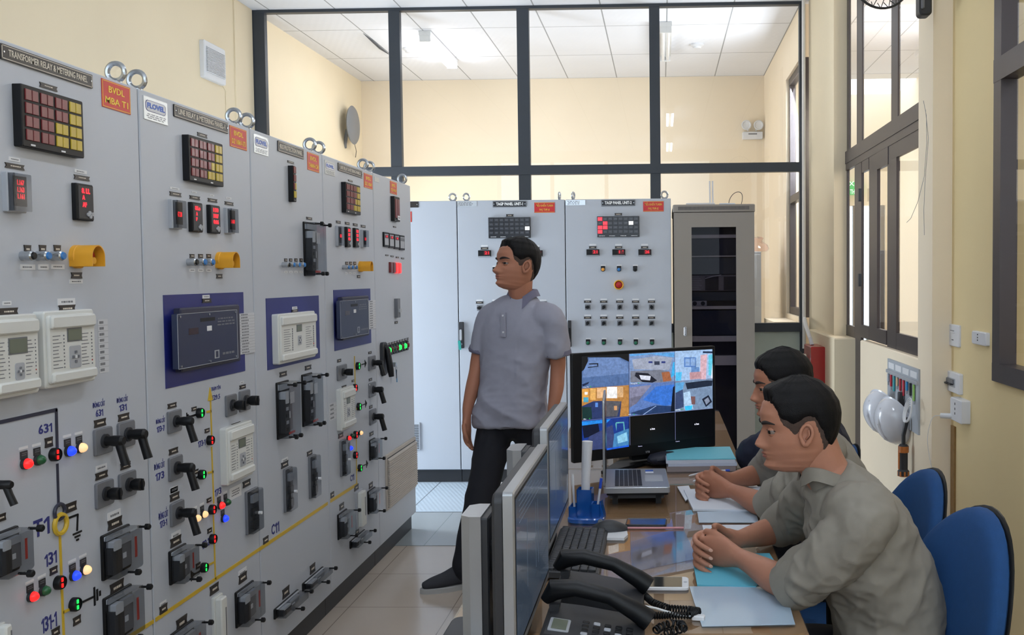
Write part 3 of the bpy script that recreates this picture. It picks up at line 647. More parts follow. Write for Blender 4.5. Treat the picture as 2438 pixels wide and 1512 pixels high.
lamp('d', 300, 1192, 45, L_RED); lamp('d', 400, 1143, 44, GRNC); lamp('d', 650, 1017, 44, L_BLUE); lamp('d', 738, 969, 43, L_WARM)
sema('d', 643, 1257, 60, L_GRN); strip('d', [(525, 1322), (600, 1287)], 24, YEL); strip('d', [(690, 1235), (785, 1190)], 18, BLK); ground('d', 785, 1190, 160)
lab('d', 605, 1375, 670, 1405); btext('d', 342, 1385, 475, 1435, '131-1'); lab('d', 425, 1472, 495, 1500)
wlab('d', 893, 500, 1005, 520); lab('d', 893, 565, 1015, 592); cover_relay('d', 832, 690, 1078, 940)
lab('d', 912, 1098, 1030, 1125); cover_relay('d', 850, 1212, 1095, 1470); cover_relay('d', -110, 690, 150, 960); lab('d', -40, 520, 45, 550)
test_block('d', -70, 1440, 25, 1700, mt=OFFW)
strip('p', [(300, 1520), (364, 1480)], 10, YEL, 'bus_strip')
# ---- panel 2
setc(FL, CAB[1])
logo('a', 1285, 628, 1505, 905); nameplate('a', 1555, 708, 2045, 978, 'LINE RELAY & METERING PANEL-1'); sign('a', 2063, 898, 2218, 1133, 'BVDL', 'DZ 110kV-173')
lab('a', 1772, 960, 1862, 1020); annun('a', 1635, 982, 2015, 1458, 4, 4, ['rrrrrryy', 'rrrrrryy', 'rrrrryyy', 'rrrryyyy'])
wlab('b', 1528, 318, 1612, 355); lab('b', 1522, 360, 1628, 413); lab('b', 1702, 395, 1797, 442); lab('b', 1867, 420, 1952, 465); lab('b', 2018, 450, 2098, 492); wlab('b', 2033, 410, 2080, 437)
wlab('b', 1725, 360, 1768, 380); wlab('b', 1885, 388, 1925, 408)
meter('b', 1512, 430, 1648, 705, 'g', [(.4, .9, .4, .6, '47.38')]); meter('b', 2010, 508, 2120, 745, 'g', [(.4, .9, .38, .56, '168')])
meter('b', 1690, 455, 1832, 733, 'b', [(.22, .72, .72, .88, '8.Lo'), (.3, .46, .54, .68, 'A'), (.3, .42, .36, .5, 'F')])
meter('b', 1855, 480, 1990, 745, 'b', [(.24, .76, .74, .9, '1170'), (.24, .76, .53, .69, '1007'), (.24, .76, .32, .48, '0.06')])
for x, cap in ((1740, BLK), (1817, BLUEC), (1890, BLUEC)): lab('b', x-36, 925, x+6, 962); button('b', x, 998, 32, cap); wlab('b', x-38, 1058, x+12, 1085)
hood('b', 1970, 985, 78, 0, .062); lab('b', 1943, 1105, 1998, 1145)
relay_blue((1465, 10, 2203, 692), (1556, 130, 2170, 600), (1592, 182, 2142, 578), (1862, 288, 1905, 328)); wlab('c', 1820, 10, 1885, 38, .002); lab('c', 1815, 44, 1900, 76, .002)
paper('p', 569, 747, 607, 838, 14, .003)
btext('j', 718, 115, 830, 135, 'TRẠM YÊN'); btext('j', 728, 215, 825, 250, 'E29.5')
switch('j', 182, 410, 348, 625); switch('j', 195, 968, 362, 1185); switch('d', 1410, 425, 1524, 562)
lab('j', 192, 315, 300, 345); lab('j', 207, 862, 318, 892); lab('d', 1412, 348, 1492, 370); wlab('d', 1415, 295, 1480, 312); wlab('j', 225, 1320, 320, 1350)
btext('j', 55, 505, 165, 530, 'ĐÓNG CẮT'); btext('j', 65, 590, 160, 630, '173-7'); btext('j', 32, 1045, 160, 1072, 'ĐÓNG CẮT'); btext('j', 48, 1155, 158, 1200, '173')
btext('d', 1320, 505, 1400, 525, 'ĐÓNG CẮT'); btext('d', 1330, 570, 1392, 595, '173-1')
strip('j', [(708, 260), (725, 760)], 24, YEL); strip('j', [(722, 830), (748, 1500)], 24, YEL); strip('d', [(1776, 500), (1793, 1045)], 17, YEL)
u, v = pt('j', 705, 270); MB().prism(FL, [(u-.016, v), (u+.016, v), (u, v+.045)], 0, .0025, YEL).build('feeder_arrow', CAB[1])
strip('j', [(665, 408), (712, 398)], 26, YEL); strip('j', [(680, 1138), (738, 1125)], 24, YEL); strip('d', [(1742, 925), (1782, 905)], 17, YEL)
strip('j', [(430, 475), (560, 432)], 24, BLK); ground('j', 425, 475, 120); strip('j', [(480, 1220), (582, 1175)], 22, BLK); strip('d', [(1600, 1015), (1685, 968)], 15, BLK); ground('d', 1592, 1020, 90)
sema('j', 606, 420, 62, L_GRN); sema('j', 728, 748, 60, L_RED); sema('j', 628, 1160, 60, L_GRN); sema('d', 1782, 467, 42, L_RED); sema('d', 1787, 712, 42, L_RED); sema('d', 1715, 950, 42, L_GRN)
lab('j', 480, 355, 540, 385); lab('j', 638, 615, 695, 645); lab('j', 503, 1110, 562, 1140); lab('d', 1720, 378, 1758, 395); lab('d', 1725, 632, 1762, 650); lab('d', 1630, 922, 1668, 945)
btext('j', 560, 765, 650, 805, '173-1'); btext('d', 1788, 305, 1845, 335, '173'); btext('d', 1682, 738, 1745, 765, '173-2')
lamp('d', 1661, 539, 32, L_WARM); lamp('d', 1720, 506, 31, L_WARM); lamp('d', 1860, 432, 32, L_RED); lamp('d', 1912, 405, 30, GRNC); lamp('d', 1890, 541, 32, L_BLUE)
switch('j', 880, 218, 1012, 432, 'knob', .05); switch('j', 1045, 165, 1172, 375, 'knob', .05); lab('j', 1055, 92, 1130, 118); wlab('j', 1065, 45, 1110, 60); lab('j', 960, 555, 1065, 578)
relay_white('j', 935, 640, 1238, 1120, (1050, 748, 1130, 808), (1062, 910, 1135, 1040), w=.03); wlab('d', 1910, 295, 2010, 345, 0, 3)
lab('d', 1415, 718, 1508, 742); wlab('d', 1425, 670, 1505, 688); cover_relay('d', 1400, 820, 1548, 1015, w=.05)
lab('d', 2020, 238, 2085, 258); test_block('p', 582, 1172, 612, 1258); lab('d', 1325, 1282, 1392, 1305); wlab('d', 1330, 1248, 1385, 1262)
strip('p', [(371, 1475), (616, 1308)], 10, YEL, 'bus_strip')
lab('d', 1985, 1022, 2055, 1045); wlab('d', 1985, 985, 2055, 1000); cover_relay('p', 558, 1412, 603, 1462, w=.05)
lab('d', 1745, 1115, 1820, 1138); test_block('p', 503, 1425, 528, 1560, mt=OFFW); lab('d', 1465, 1395, 1558, 1425); cover_relay('p', 403, 1512, 460, 1580, w=.05)
# ---- panel 3
setc(FL, CAB[2])
logo('e', 82, 135, 210, 335); nameplate('e', 287, 195, 510, 358, 'BUS PROTECTION PANEL'); sign('e', 543, 292, 645, 475, 'BVDL', 'THANH CÁI'); lab('e', 373, 365, 430, 400)
annun('e', 378, 410, 455, 725, 1, 4, ['rr', 'rr', 'ry', 'yy']); lab('e', 535, 850, 585, 880)
cover_relay('e', 505, 890, 605, 1358, w=.06, red='low')
for x, cap in ((370, BLK), (412, BLUEC), (457, BLUEC), (501, BLUEC)): lab('e', x-24, 1207, x+2, 1235); button('e', x, 1262, 22, cap); wlab('e', x-22, 1315, x+4, 1332)
relay_blue((188, 110, 652, 620), 0, 0, 0, 'f', wr=True); wlab('f', 415, 182, 458, 203, .002); lab('f', 408, 207, 465, 226, .002)
relay_white('f', 318, 268, 628, 588, (455, 342, 497, 385), (465, 430, 497, 505), w=.035)
lab('f', 305, 745, 368, 770); lab('f', 523, 690, 578, 715); cover_relay('f', 272, 835, 388, 1280, w=.055, red='low'); cover_relay('f', 492, 765, 588, 1178, w=.055, red='low')
lab('g', 380, 80, 440, 100); test_block('g', 396, 135, 468, 455); test_block('g', 606, 30, 668, 345); wlab('g', 385, 50, 438, 62); lab('g', 596, -12, 640, 4)
btext('g', 298, 605, 368, 645, 'C11'); lab('g', 230, 708, 275, 732)
strip('p', [(618, 1307), (779, 1199)], 9, YEL, 'bus_strip')
lab('g', 390, 1140, 450, 1170); cover_relay('g', 318, 1300, 520, 1210, w=.05, red='no'); lab('g', 620, 940, 665, 975); cover_relay('g', 555, 1085, 728, 1000, w=.05, red='no')
# ---- panel 4
setc(FL, CAB[3])
logo('e', 692, 360, 780, 505); nameplate('e', 805, 385, 1012, 520, 'LINE RELAY & METERING PANEL-2'); sign('e', 1028, 472, 1103, 618, 'BVDL', 'DZ 110kV')
lab('e', 893, 530, 932, 555); annun('e', 835, 550, 1005, 838, 4, 4, ['rrrrrryy', 'rrrrrryy', 'rrrrryyy', 'rrrryyyy'])
for x, y in ((790, 882), (866, 893), (935, 905), (1003, 918)): lab('e', x, y, x+40, y+28)
meter('e', 785, 925, 845, 1105, 'g', [(.4, .9, .4, .6, '000')]); meter('e', 1000, 960, 1055, 1115, 'g', [(.4, .9, .38, .58, '160')])
meter('e', 862, 935, 922, 1112, 'b', [(.24, .76, .74, .9, '1170'), (.24, .76, .53, .69, '1007'), (.24, .76, .32, .48, '006')]); meter('e', 933, 945, 993, 1115, 'b', [(.24, .76, .74, .9, '1168'), (.24, .76, .53, .69, '1045'), (.24, .76, .32, .48, '0.6')])
for x in (882, 916, 950): lab('e', x-12, 1235, x+12, 1262); button('e', x, 1283, 18, BLUEC); wlab('e', x-14, 1328, x+6, 1342)
hood('e', 996, 1278, 46, 0, .062); lab('e', 970, 1350, 997, 1375)
relay_blue((767, 38, 1092, 490), (803, 100, 1080, 425), (825, 132, 1074, 410), (943, 205, 963, 232), 'f'); paper('f', 1070, 128, 1133, 365, 12, .003)
lab('h', 148, 238, 208, 270); switch('h', 138, 340, 285, 525, 'knob', .05); u_, v_ = pt('h', 340, 400)
lab('h', 375, 560, 412, 582); lab('h', 218, 655, 290, 680); lab('h', 632, 118, 685, 140); lab('h', 642, 540, 692, 562); lab('h', 648, 965, 698, 990); lab('h', 165, 1405, 240, 1440); lab('h', 652, 1385, 715, 1410)
switch('h', 630, 195, 735, 380); switch('h', 636, 615, 740, 800); switch('h', 645, 1040, 748, 1220)
relay_white('h', 240, 740, 440, 1235, (300, 845, 350, 908), (305, 1000, 350, 1120), w=.03); paper('h', 22, 935, 145, 1150, 4)
strip('h', [(417, 190), (430, 640)], 26, YEL); strip('i', [(368, 80), (372, 660)], 17, YEL); strip('h', [(440, 362), (470, 355)], 24, YEL); strip('h', [(452, 1005), (480, 995)], 24, YEL)
sema('h', 492, 338, 62, L_GRN); sema('h', 445, 680, 62, L_RED); sema('h', 507, 975, 62, L_GRN); sema('h', 455, 1415, 62, L_RED); sema('i', 372, 290, 48, L_RED); sema('i', 430, 455, 48, L_GRN); strip('i', [(375, 480), (408, 470)], 17, YEL)
strip('h', [(530, 315), (585, 300)], 16, BLK); ground('h', 582, 300, 120); strip('h', [(540, 950), (592, 930)], 16, BLK); ground('h', 590, 930, 120); strip('i', [(455, 425), (500, 405)], 12, BLK); ground('i', 498, 405, 100)
lamp('h', 355, 1468, 38, L_RED, False); lamp('i', 313, 200, 32, L_BLUE); lamp('h', 540, 1385, 36, L_WARM, False); lamp('h', 412, 1430, 34, GRNC, False)
test_block('i', 150, 110, 225, 530); cover_relay('i', 530, 100, 605, 320, w=.045); btext('i', 288, 560, 342, 605, 'C11'); lab('i', 340, 690, 395, 722)
strip('p', [(787, 1193), (850, 1153)], 8, YEL, 'bus_strip'); lab('i', 35, 780, 80, 820); cover_relay('i', 508, 760, 608, 980, w=.05); lab('i', 528, 660, 578, 695)
test_block('i', 352, 770, 445, 1180, mt=LGR); lab('i', 150, 930, 208, 965); cover_relay('i', 120, 1060, 245, 1290, w=.05); cover_relay('i', 280, 1400, 470, 1335, w=.045, red='no'); lab('i', 355, 1260, 400, 1290)
# ---- panel 5
setc(FL, CAB[4])
logo('e', 1118, 505, 1160, 560, False); sign('e', 1253, 540, 1312, 665, 'BVDL', 'TỔ MÁY'); annun('e', 1258, 672, 1342, 895, 1, 1, ['rr'], bottom=.04); wlab('e', 1320, 840, 1342, 880, .026)
lab('e', 1280, 930, 1305, 945)
for i in range(4):
    x = 1205+i*45; y = 980+i*9; u0, u1, v0, v1 = rc('e', x, y, x+42, y+130, .01); m = MB(); m.slab(FL, u0, u1, v0, v1, 0, .01, BLK, .002); m.slab(FL, u0+.008, u1-.008, v0+.01, v1-.01, .01, .011, LGR)
    p = m.build('panel_meter', CAB[4]); q = MB(); q.slab(FL, u0+.012, u1-.012, v0+(v1-v0)*.6, v0+(v1-v0)*.82, .011, .012, LEDBG if i < 3 else MGR)
    if i < 3: q.text(FL, (u0+u1)/2, v0+(v1-v0)*.71, .0122, '0.0', (v1-v0)*.15, LED)
    q.build('led_digits', p); lab('e', x+8, y+193, x+34, y+207)
for i, x in enumerate((1270, 1295, 1318, 1342)):
    u, v = pt('e', x, 1284+i*2, .01); m = MB(); m.slab(FL, u-.024, u+.024, v-.03, v+.03, 0, .012, L_RED if i > 1 else TRED, .004, .003); m.build('indicator_lamp', CAB[4]); lab('e', x-6, 1314, x+6, 1324)
u0, u1, v0, v1 = rc('f', 1290, 112, 1316, 272); m = MB(); m.slab(FL, u0, u1, v0, v1, 0, .02, MGR, .003); m.slab(FL, u0+.01, u1-.01, v0+.03, v1-.06, .02, .03, LGR, .003); m.build('miniature_breaker', CAB[4]); lab('f', 1292, 308, 1320, 324)
for i in range(9):
    x = 1226+i*22.5; y = 560-i*6.2; u, v = pt('f', x, y, .012); m = MB(); m.slab(FL, u-.022, u+.022, v-.03, v+.028, 0, .012, BLK, .01); p = m.build('indicator_lamp', CAB[4])
    MB().lathe(FL, u, v, [(.017, .012), (.012, .022), (.001, .025)], (L_GRN if i in (1, 5, 7) else (TRED if i % 2 == 0 else GRNC)), 14).build('lamp_lens', p)
    lab('f', x-8, y-62, x+6, y-46)
# swing handle with lock
u, v = pt('f', 1192, 625); m = MB(); m.slab(FL, u-.05, u+.03, v-.09, v+.09, 0, .02, BLK2, .02, .004); p = m.build('door_handle', CAB[4])
MB().tube([FL.p(u-.01, v+.07, .015), FL.p(u-.01, v+.05, .03), FL.p(u-.01, v-.06, .045), FL.p(u-.01, v-.10, .05)], [.014, .016, .018, .014], BLK, 12).build('swing_lever', p)
u0, u1, v0, v1 = rc('i', 735, 295, 1128, 690); m = MB(); BEI = mat('beige_louvre', 'b5ada4', .5); m.slab(FL, u0, u1, v0, v1, 0, .008, BEI, .004, .002)
m.slab(FL, u0+.02, u1-.01, v0+.015, v1-.02, .008, .0085, GREYD); p = m.build('vent_grille', CAB[4])
q = MB(); n = 22
for i in range(n):
    vv = v0+.02+(v1-v0-.045)*i/n; q.prism(Fr(FL.p(u0+.02, vv, .008), (1, 0, 0), (0, 0, 1), (0, 1, 0)), [(0, 0), (.012, -.002), (.012, .002), (0, .0115)], 0, u1-u0-.03, BEI)
q.build('louvres', p)
# bunch of keys hanging in the lock
u, v = pt('f', 1262, 690); kb = thing('key_bunch', 'small bunch of keys with a blue tag hanging from the lock of the far panel', 'keys', FL.p(u, v-.06, .02)); m = MB()
m.tube(arc(FL.p(u, v-.012, .03), FL.U, FL.V, .014, 0, 360, 14)[:-1], .0015, STEEL, 6, True); m.build('key_ring', kb)
m = MB(); m.slab(FL.at(u, v-.02, .028, .2), -.006, .006, -.075, 0, 0, .003, mat('blue_tag', '3f7fae', .4), .003); m.build('key_tag', kb)
m = MB(); m.slab(FL.at(u, v-.02, .032, -.15), -.005, .005, -.05, 0, 0, .002, BLK2); m.slab(FL, u-.012, u+.012, v-.005, v+.02, .0, .03, STEEL, .004); m.build('key', kb)
# ================================================================ BACK CABINETS
FB = Fr((0, YB, 0), (1, 0, 0), (0, 0, 1), (0, -1, 0))
xs = [-1.5355-.814, -1.5355, -.7214, .0744]; HB = 2.1397
GREYB = GREY
bl = ['pale grey cabinet half hidden behind the left row, plain door with a small louvre',
      'pale grey cabinet behind the standing man, nameplate TAGP PANEL UNIT-1',
      'pale grey cabinet above the video monitor, nameplate TAGP PANEL UNIT-2']
BC = [cabinet('control_cabinet', bl[k], xs[k], xs[k+1], YB, YB+.8, HB, '-y', pl=.03, group='control cabinets by the glass partition') for k in range(3)]
for k in range(3):
    if k: eyebolt(BC[k], (xs[k]+.055, YB+.09, HB), .026, (.25, .97, 0) if k == 2 else (.7, .7, 0))
    eyebolt(BC[k], (xs[k+1]-.05, YB+.09, HB), .026, (.1, 1, 0) if k == 1 else (.9, .4, 0))
BLKT = mat('annunciator_black', '1d1f26', .3)
def door_lock(k, x0, y0, x1, y1, key=False):
    u0, u1, v0, v1 = rc(k, x0, y0, x1, y1); m = MB(); m.slab(FB, u0, u1, v0, v1, 0, .018, BLK2, .006, .003); p = m.build('door_handle', Ctx.P)
    uc = (u0+u1)/2; h = v1-v0
    m = MB(); m.slab(FB, uc-.009, uc+.009, v0+h*.3, v0+h*.72, .018, .03, LGR if key else BLK, .008, .003); m.cyl(FB, uc, v0+h*.16, .018, .022, .009, STEEL, 12); m.build('swing_lever', p)
    if key:
        m = MB(); m.slab(FB.at(uc-.012, v0+h*.3, .032, .1), -.01, .01, -.07, 0, 0, .004, mat('teal_tag', '2e9c92', .4), .004); m.build('key_tag', p)
def sel(u, v, ang):
    F = FB; m = MB(); m.slab(F, u-.023, u+.023, v-.023, v+.023, 0, .006, LGR, .003, .001); m.slab(F, u-.019, u+.019, v-.019, v+.019, .006, .008, MGR, .003); p = m.build('selector_switch', Ctx.P)
    G = F.at(u, v, 0, ang); m = MB(); m.cyl(G, 0, 0, .008, .018, .012, BLK, 16); m.slab(G, -.005, .005, -.015, .017, .018, .028, BLK, .003); m.build('switch_knob', p)
def tagp(off, unit, pat, leds, full=True):
    """off: shift along the row in metres"""
    F = FB; P = Ctx.P
    def U(x, y): a = F.uv(*zp('l', x, y)); return a[0]+off, a[1]
    def L2(x0, y0, x1, y1, mt=NAMEP, nm='label_plate'):
        a = U(x0, y1); b = U(x1, y0); m = MB(); d = (b[0]-a[0])*.07; vm = (a[1]+b[1])/2
        m.prism(F, [(a[0], a[1]), (b[0], a[1]), (b[0]-d, vm), (b[0], b[1]), (a[0], b[1]), (a[0]+d, vm)], 0, .0025, mt) if mt is NAMEP else m.slab(F, a[0], b[0], a[1], b[1], 0, .001, mt)
        if mt is NAMEP: scrib(m, F, a[0]+.012, b[0]-.012, a[1]+.003, b[1]-.003, .0025, NAMET)
        m.build(nm, P)
    a = U(25, 222); b = U(202, 175); m = MB(); m.slab(F, a[0], b[0], a[1], b[1], 0, .002, STEEL); scrib(m, F, a[0]+.01, b[0]-.03, a[1]+.004, b[1]-.004, .002, MGR, 3); m.build('maker_plate', P)
    a = U(347, 230); b = U(650, 172); m = MB(); BN = mat('black_nameplate', '14151d', .35); m.slab(F, a[0], b[0], a[1], b[1], 0, .004, BN)
    m.slab(F, a[0]+.002, b[0]-.002, a[1]+.002, b[1]-.002, .004, .0045, LGR); m.slab(F, a[0]+.004, b[0]-.004, a[1]+.004, b[1]-.004, .0045, .005, BN)
    m.text(F, (a[0]+b[0])/2, (a[1]+b[1])/2, .0055, 'TAGP PANEL UNIT-%d' % unit, .03, mat('white_lettering', 'f2f2f2', .5, var=0), fit=(b[0]-a[0])*.8, bold=.0012)
    for u in (a[0]+.01, b[0]-.01): m.cyl(F, u, (a[1]+b[1])/2, .005, .007, .003, STEEL, 8)
    m.build('nameplate', P)
    a = U(723, 280); b = U(907, 185); m = MB(); m.slab(F, a[0], b[0], a[1], b[1], 0, .002, mat('bright_red_sign', 'c81e22', .4)); uc = (a[0]+b[0])/2; h = b[1]-a[1]
    for q in ((a[0]+.003, b[0]-.003, b[1]-.005, b[1]-.003), (a[0]+.003, b[0]-.003, a[1]+.003, a[1]+.005)): m.slab(F, *q, .002, .0024, SIGNY)
    m.text(F, uc, a[1]+h*.68, .0025, 'ĐIỀU KHIỂN TUABIN', h*.3, SIGNY, fit=(b[0]-a[0])*.84); m.text(F, uc, a[1]+h*.28, .0025, 'PHỤ TRỢ #%d' % unit, h*.3, SIGNY, fit=(b[0]-a[0])*.5); m.build('warning_sign', P, label='red sign with yellow lettering')
    L2(465, 292, 535, 315)
    a = U(310, 510); b = U(688, 320); w = .02; m = MB(); m.slab(F, a[0], b[0], a[1], b[1], 0, w, BLKT, .002, .002); p = m.build('annunciator', P); q = MB()
    cw = (b[0]-a[0]-.008)/8; rh = (b[1]-a[1]-.028)/4
    for r in range(4):
        for c in range(8):
            x = a[0]+.004+c*cw; y = b[1]-.004-(r+1)*rh; t = {'d': TDK, 'R': TRED2, 'W': TWHT2}[pat[r][c]]
            q.slab(F, x+cw*.07, x+cw*.93, y+rh*.08, y+rh*.92, w, w+.003, t, 0, .001); scrib(q, F, x+cw*.2, x+cw*.8, y+rh*.3, y+rh*.7, w+.003, MGR, 2, r*8+c)
    q.build('annunciator_windows', p); q = MB()
    for f_ in (.05, .28, .55, .8): scrib(q, F, a[0]+(b[0]-a[0])*f_, a[0]+(b[0]-a[0])*(f_+.15), a[1]+.004, a[1]+.014, w, WHT)
    q.build('maker_mark', p)
    for i, (x, t) in enumerate(((271, '21'), (504, "1 '"), (738, '26'))):
        if unit == 1 and i == 1: pass
        a = U(x-58, 678); b = U(x+58, 618); m = MB(); m.slab(F, a[0], b[0], a[1], b[1], 0, .01, BLK, .003, .002); m.slab(F, a[0]+.002, b[0]-.002, a[1]+.001, a[1]+.006, .01, .012, LGR); p = m.build('panel_meter', P)
        q = MB(); uc = (a[0]+b[0])/2; q.slab(F, uc-.005, uc+.04, a[1]+.014, b[1]-.006, .01, .0104, LEDBG); q.text(F, uc+.018, (a[1]+b[1])/2+.004, .0106, t, .03, LED, fit=.03); q.build('led_digits', p)
        L2(x-37, 590, x+33, 612); L2(x-32, 570, x+28, 586, WHT, 'paper_label')
    def btn(x, y, cap, nm='push_button'):
        u, v = U(x, y); m = MB(); m.slab(F, u-.016, u+.016, v-.014, v+.022, 0, .004, BLK, .003); m.cyl(F, u, v-.004, .004, .012, .0165, BLK2, 18); p = m.build(nm, P)
        MB().lathe(F, u, v-.004, [(.012, .012), (.012, .016), (.009, .018)], cap, 16).build('button_cap', p); L2(x-20, y-38, x+24, y-24, WHT, 'paper_label')
    for x, c in ((362, mat('amber_cap', 'e09a3a', .4)), (506, BLUEC), (651, BLK)): btn(x, 795, c)
    u, v = U(505, 938); m = MB(); m.lathe(F, u, v, [(.036, 0), (.036, .035), (.032, .04), (.028, .036), (.028, .01), (.001, .01)], HOOD, 28); p = m.build('emergency_shroud', P)
    MB().lathe(F, u, v, [(.012, .01), (.012, .024), (.024, .028), (.024, .034), (.014, .04), (.001, .041)], REDB, 22).build('emergency_button', p)
    L2(480, 855, 530, 872, WHT, 'paper_label') if 0 else None
    angs = [math.pi/2, 2.7, 2.8, -2.7, -2.9]
    for r, y in enumerate((1138, 1282)):
        for i, x in enumerate((224, 369, 513, 656, 799)):
            u, v = U(x, y-3*i*0); sel(u, v, angs[i] if r == 0 else 2.8-.1*i); L2(x-36, y-58, x+34, y-38); L2(x-30, y-76, x+28, y-62, WHT, 'paper_label')
    for i, x in enumerate((227, 370, 515, 657, 803)): btn(x, 1455, mat('green_cap', '14684a', .35), 'indicator_lamp')
    for x in (245, 390): L2(x-28, 1570, x+30, 1583, WHT, 'paper_label')
setc(FB, BC[0])
u0, u1, v0, v1 = rc('k', 18, 190, 138, 242); m = MB(); m.slab(FB, u0, u1, v0, v1, 0, .004, NAMEP); m.cyl(FB, u1-.01, (v0+v1)/2, .004, .006, .004, STEEL, 8); m.build('nameplate', BC[0])
u0, u1, v0, v1 = rc('k', -60, 280, 77, 373); MB().slab(FB, u0, u1, v0, v1, 0, .002, SIGNR).build('warning_sign', BC[0])
u0, u1, v0, v1 = rc('n', -200, 145, 68, 350); m = MB(); m.slab(FB, u0, u1, v0, v1, 0, .01, GREY, .003, .002); p = m.build('vent_grille', BC[0]); q = MB()
for i in range(15): q.slab(FB, u0+.01, u1-.01, v0+.01+(v1-v0-.02)*i/15, v0+.01+(v1-v0-.02)*(i+.45)/15, .01, .013, GREYD)
q.build('louvres', p)
setc(FB, BC[1]); tagp(-.8155, 1, ['dddddddd', 'dddddddd', 'dddddddW', 'dddddddd'], 0); door_lock('m', 370, 745, 412, 950, True)
setc(FB, BC[2]); tagp(0, 2, ['Rddddddd', 'dRddddWd', 'RRdddddd', 'Rddddddd'], 0); door_lock('m', 1222, 733, 1252, 940)
# ---------------------------------------------------------------- server rack
RK = mat('taupe_rack_paint', '8d867e', .45, var=.015); RKD = mat('rack_interior', '2c2c36', .6)
x0, x1, zt = .092, .69, 2.035; rk = thing('server_rack', 'taupe network rack with a glazed door to the right of the control cabinets', 'rack', (.39, YB+.3, 0))
m = MB(); m.box(x0, x0+.02, YB+.03, YB+.8, 0, zt, RK); m.box(x1-.02, x1, YB+.03, YB+.8, 0, zt, RK); m.box(x0, x1, YB+.78, YB+.8, 0, zt, RKD); m.box(x0, x1, YB+.03, YB+.8, 0, .06, RK); m.build('rack_body', rk)
m = MB(); m.slab(WORLD, x0-.006, x1+.006, YB-.03, YB+.8, zt, zt+.055, RK, .01, .006); p = m.build('rack_lid', rk); q = MB(); FR = Fr((0, YB-.03, 0), (1, 0, 0), (0, 0, 1), (0, -1, 0))
for i in range(54): q.slab(FR, x0+.035+i*.0098, x0+.039+i*.0098, zt+.014, zt+.04, 0, .0012, RKD, .001)
q.build('vent_slots', p)
F = FR; wu0, _, _, wv1 = F.rect(*zp('l', 1158, 420), *zp('l', 1565, 1500)); wu1 = F.rect(*zp('l', 1158, 420), *zp('l', 1565, 1500))[1]; wv0 = .22
m = MB()
m.slab(Fr((0, YB, 0), (1, 0, 0), (0, 0, 1), (0, -1, 0)), x0, wu0, .05, zt-.005, 0, .028, RK); m.slab(Fr((0, YB, 0), (1, 0, 0), (0, 0, 1), (0, -1, 0)), wu1, x1, .05, zt-.005, 0, .028, RK)
G = Fr((0, YB, 0), (1, 0, 0), (0, 0, 1), (0, -1, 0)); m.slab(G, wu0, wu1, .05, wv0, 0, .028, RK); m.slab(G, wu0, wu1, wv1, zt-.005, 0, .028, RK)
p = m.build('rack_door', rk); MB().slab(G, wu0, wu1, wv0, wv1, .008, .012, glass('smoked_glass', 'd8d6dc', .2, .95)).build('door_glass', p)
hu, hv = F.uv(*zp('l', 1103, 1358)); m = MB(); m.slab(FR, hu-.011, hu+.011, hv-.036, hv+.036, 0, .008, STEEL, .011, .002); m.slab(FR, hu-.005, hu+.005, hv-.02, hv+.022, .008, .014, LGR, .004); m.build('door_handle', rk)
m = MB(); G2 = Fr((0, YB+.075, 0), (1, 0, 0), (0, 0, 1), (0, -1, 0))
m.slab(G2, x0+.02, x1-.02, .1, zt-.02, -.01, 0, RKD); m.build('rack_interior', rk)
def zr(y): return G2.uv(*zp('l', 1350, y))[1]
MESH = mat('rack_shelf_grey', 'd6d3ce', .5)
for (a, b) in ((490, 520), (677, 688), (1128, 1155), (1395, 1445)): MB().slab(G2, x0+.03, x1-.03, zr(b), zr(a), 0, .05, MESH).build('rack_shelf', rk)
ya, yb = G2.uv(*zp('o', 1860, 215))[1], G2.uv(*zp('o', 1860, 322))[1]; MB().slab(G2, x0+.03, x1-.03, yb, ya, 0, .05, MESH).build('rack_shelf', rk)
for i, (a, b, c) in enumerate(((525, 675, '3a3c48'), (695, 845, '4a5058'), (1000, 1080, '3c4854'), (1165, 1390, '303848'))):
    u0, u1 = x0+.12, x1-.1; e = tag(MB().slab(G2, u0, u1, zr(b), zr(a)-.002, 0, .045, mat('equipment_%d' % i, c, .75), .004, .003).build('network_switch'),
    ['black unit on the top shelf of the rack', 'dark grey recorder with a narrow white mark, second unit of the rack', 'flat dark unit above the middle shelf of the rack', 'tall dark unit below the middle shelf of the rack'][i], 'network equipment', 'equipment inside the server rack')
u0, u1 = G2.uv(*zp('l', 1160, 900))[0], G2.uv(*zp('l', 1565, 900))[0]; e = thing('patch_panel', 'grey patch panel with stacked ports and white wires inside the rack', 'network equipment', G2.p((u0+u1)/2, zr(990), .02), 'equipment inside the server rack')
m = MB(); m.slab(G2, u0, u1, zr(992), zr(850), 0, .03, mat('patch_grey', '8a888c', .5)); m.slab(G2, u0+.1, u0+.2, zr(985), zr(865), .03, .04, RKD); m.slab(G2, u0+.24, u1, zr(985), zr(865), .03, .04, RKD); m.build('panel_body', e)
m = MB()
for i in range(8): m.slab(G2, u0, u0+.055+.01*(i % 3), zr(868+i*16), zr(862+i*16), .03, .034, LGR)
m.tube([G2.p(u0+.1, zr(880), .045), G2.p(u0+.16, zr(862), .05), G2.p(u0+.22, zr(850), .045)], .003, WHT, 6); m.build('patch_cable', e)
u0, u1 = G2.uv(*zp('l', 1155, 1100))[0], G2.uv(*zp('l', 1292, 1100))[0]; e = thing('fibre_panel', 'small light grey panel with two round dark ports inside the rack', 'network equipment', G2.p(u0, zr(1125), .02), 'equipment inside the server rack')
m = MB(); m.slab(G2, u0, u1, zr(1125), zr(1080), 0, .055, LGR, .003); m.build('panel_body', e); m = MB()
for f_ in (.22, .75): m.cyl(G2, u0+(u1-u0)*f_, zr(1103), .055, .06, .016, BLK2, 16)
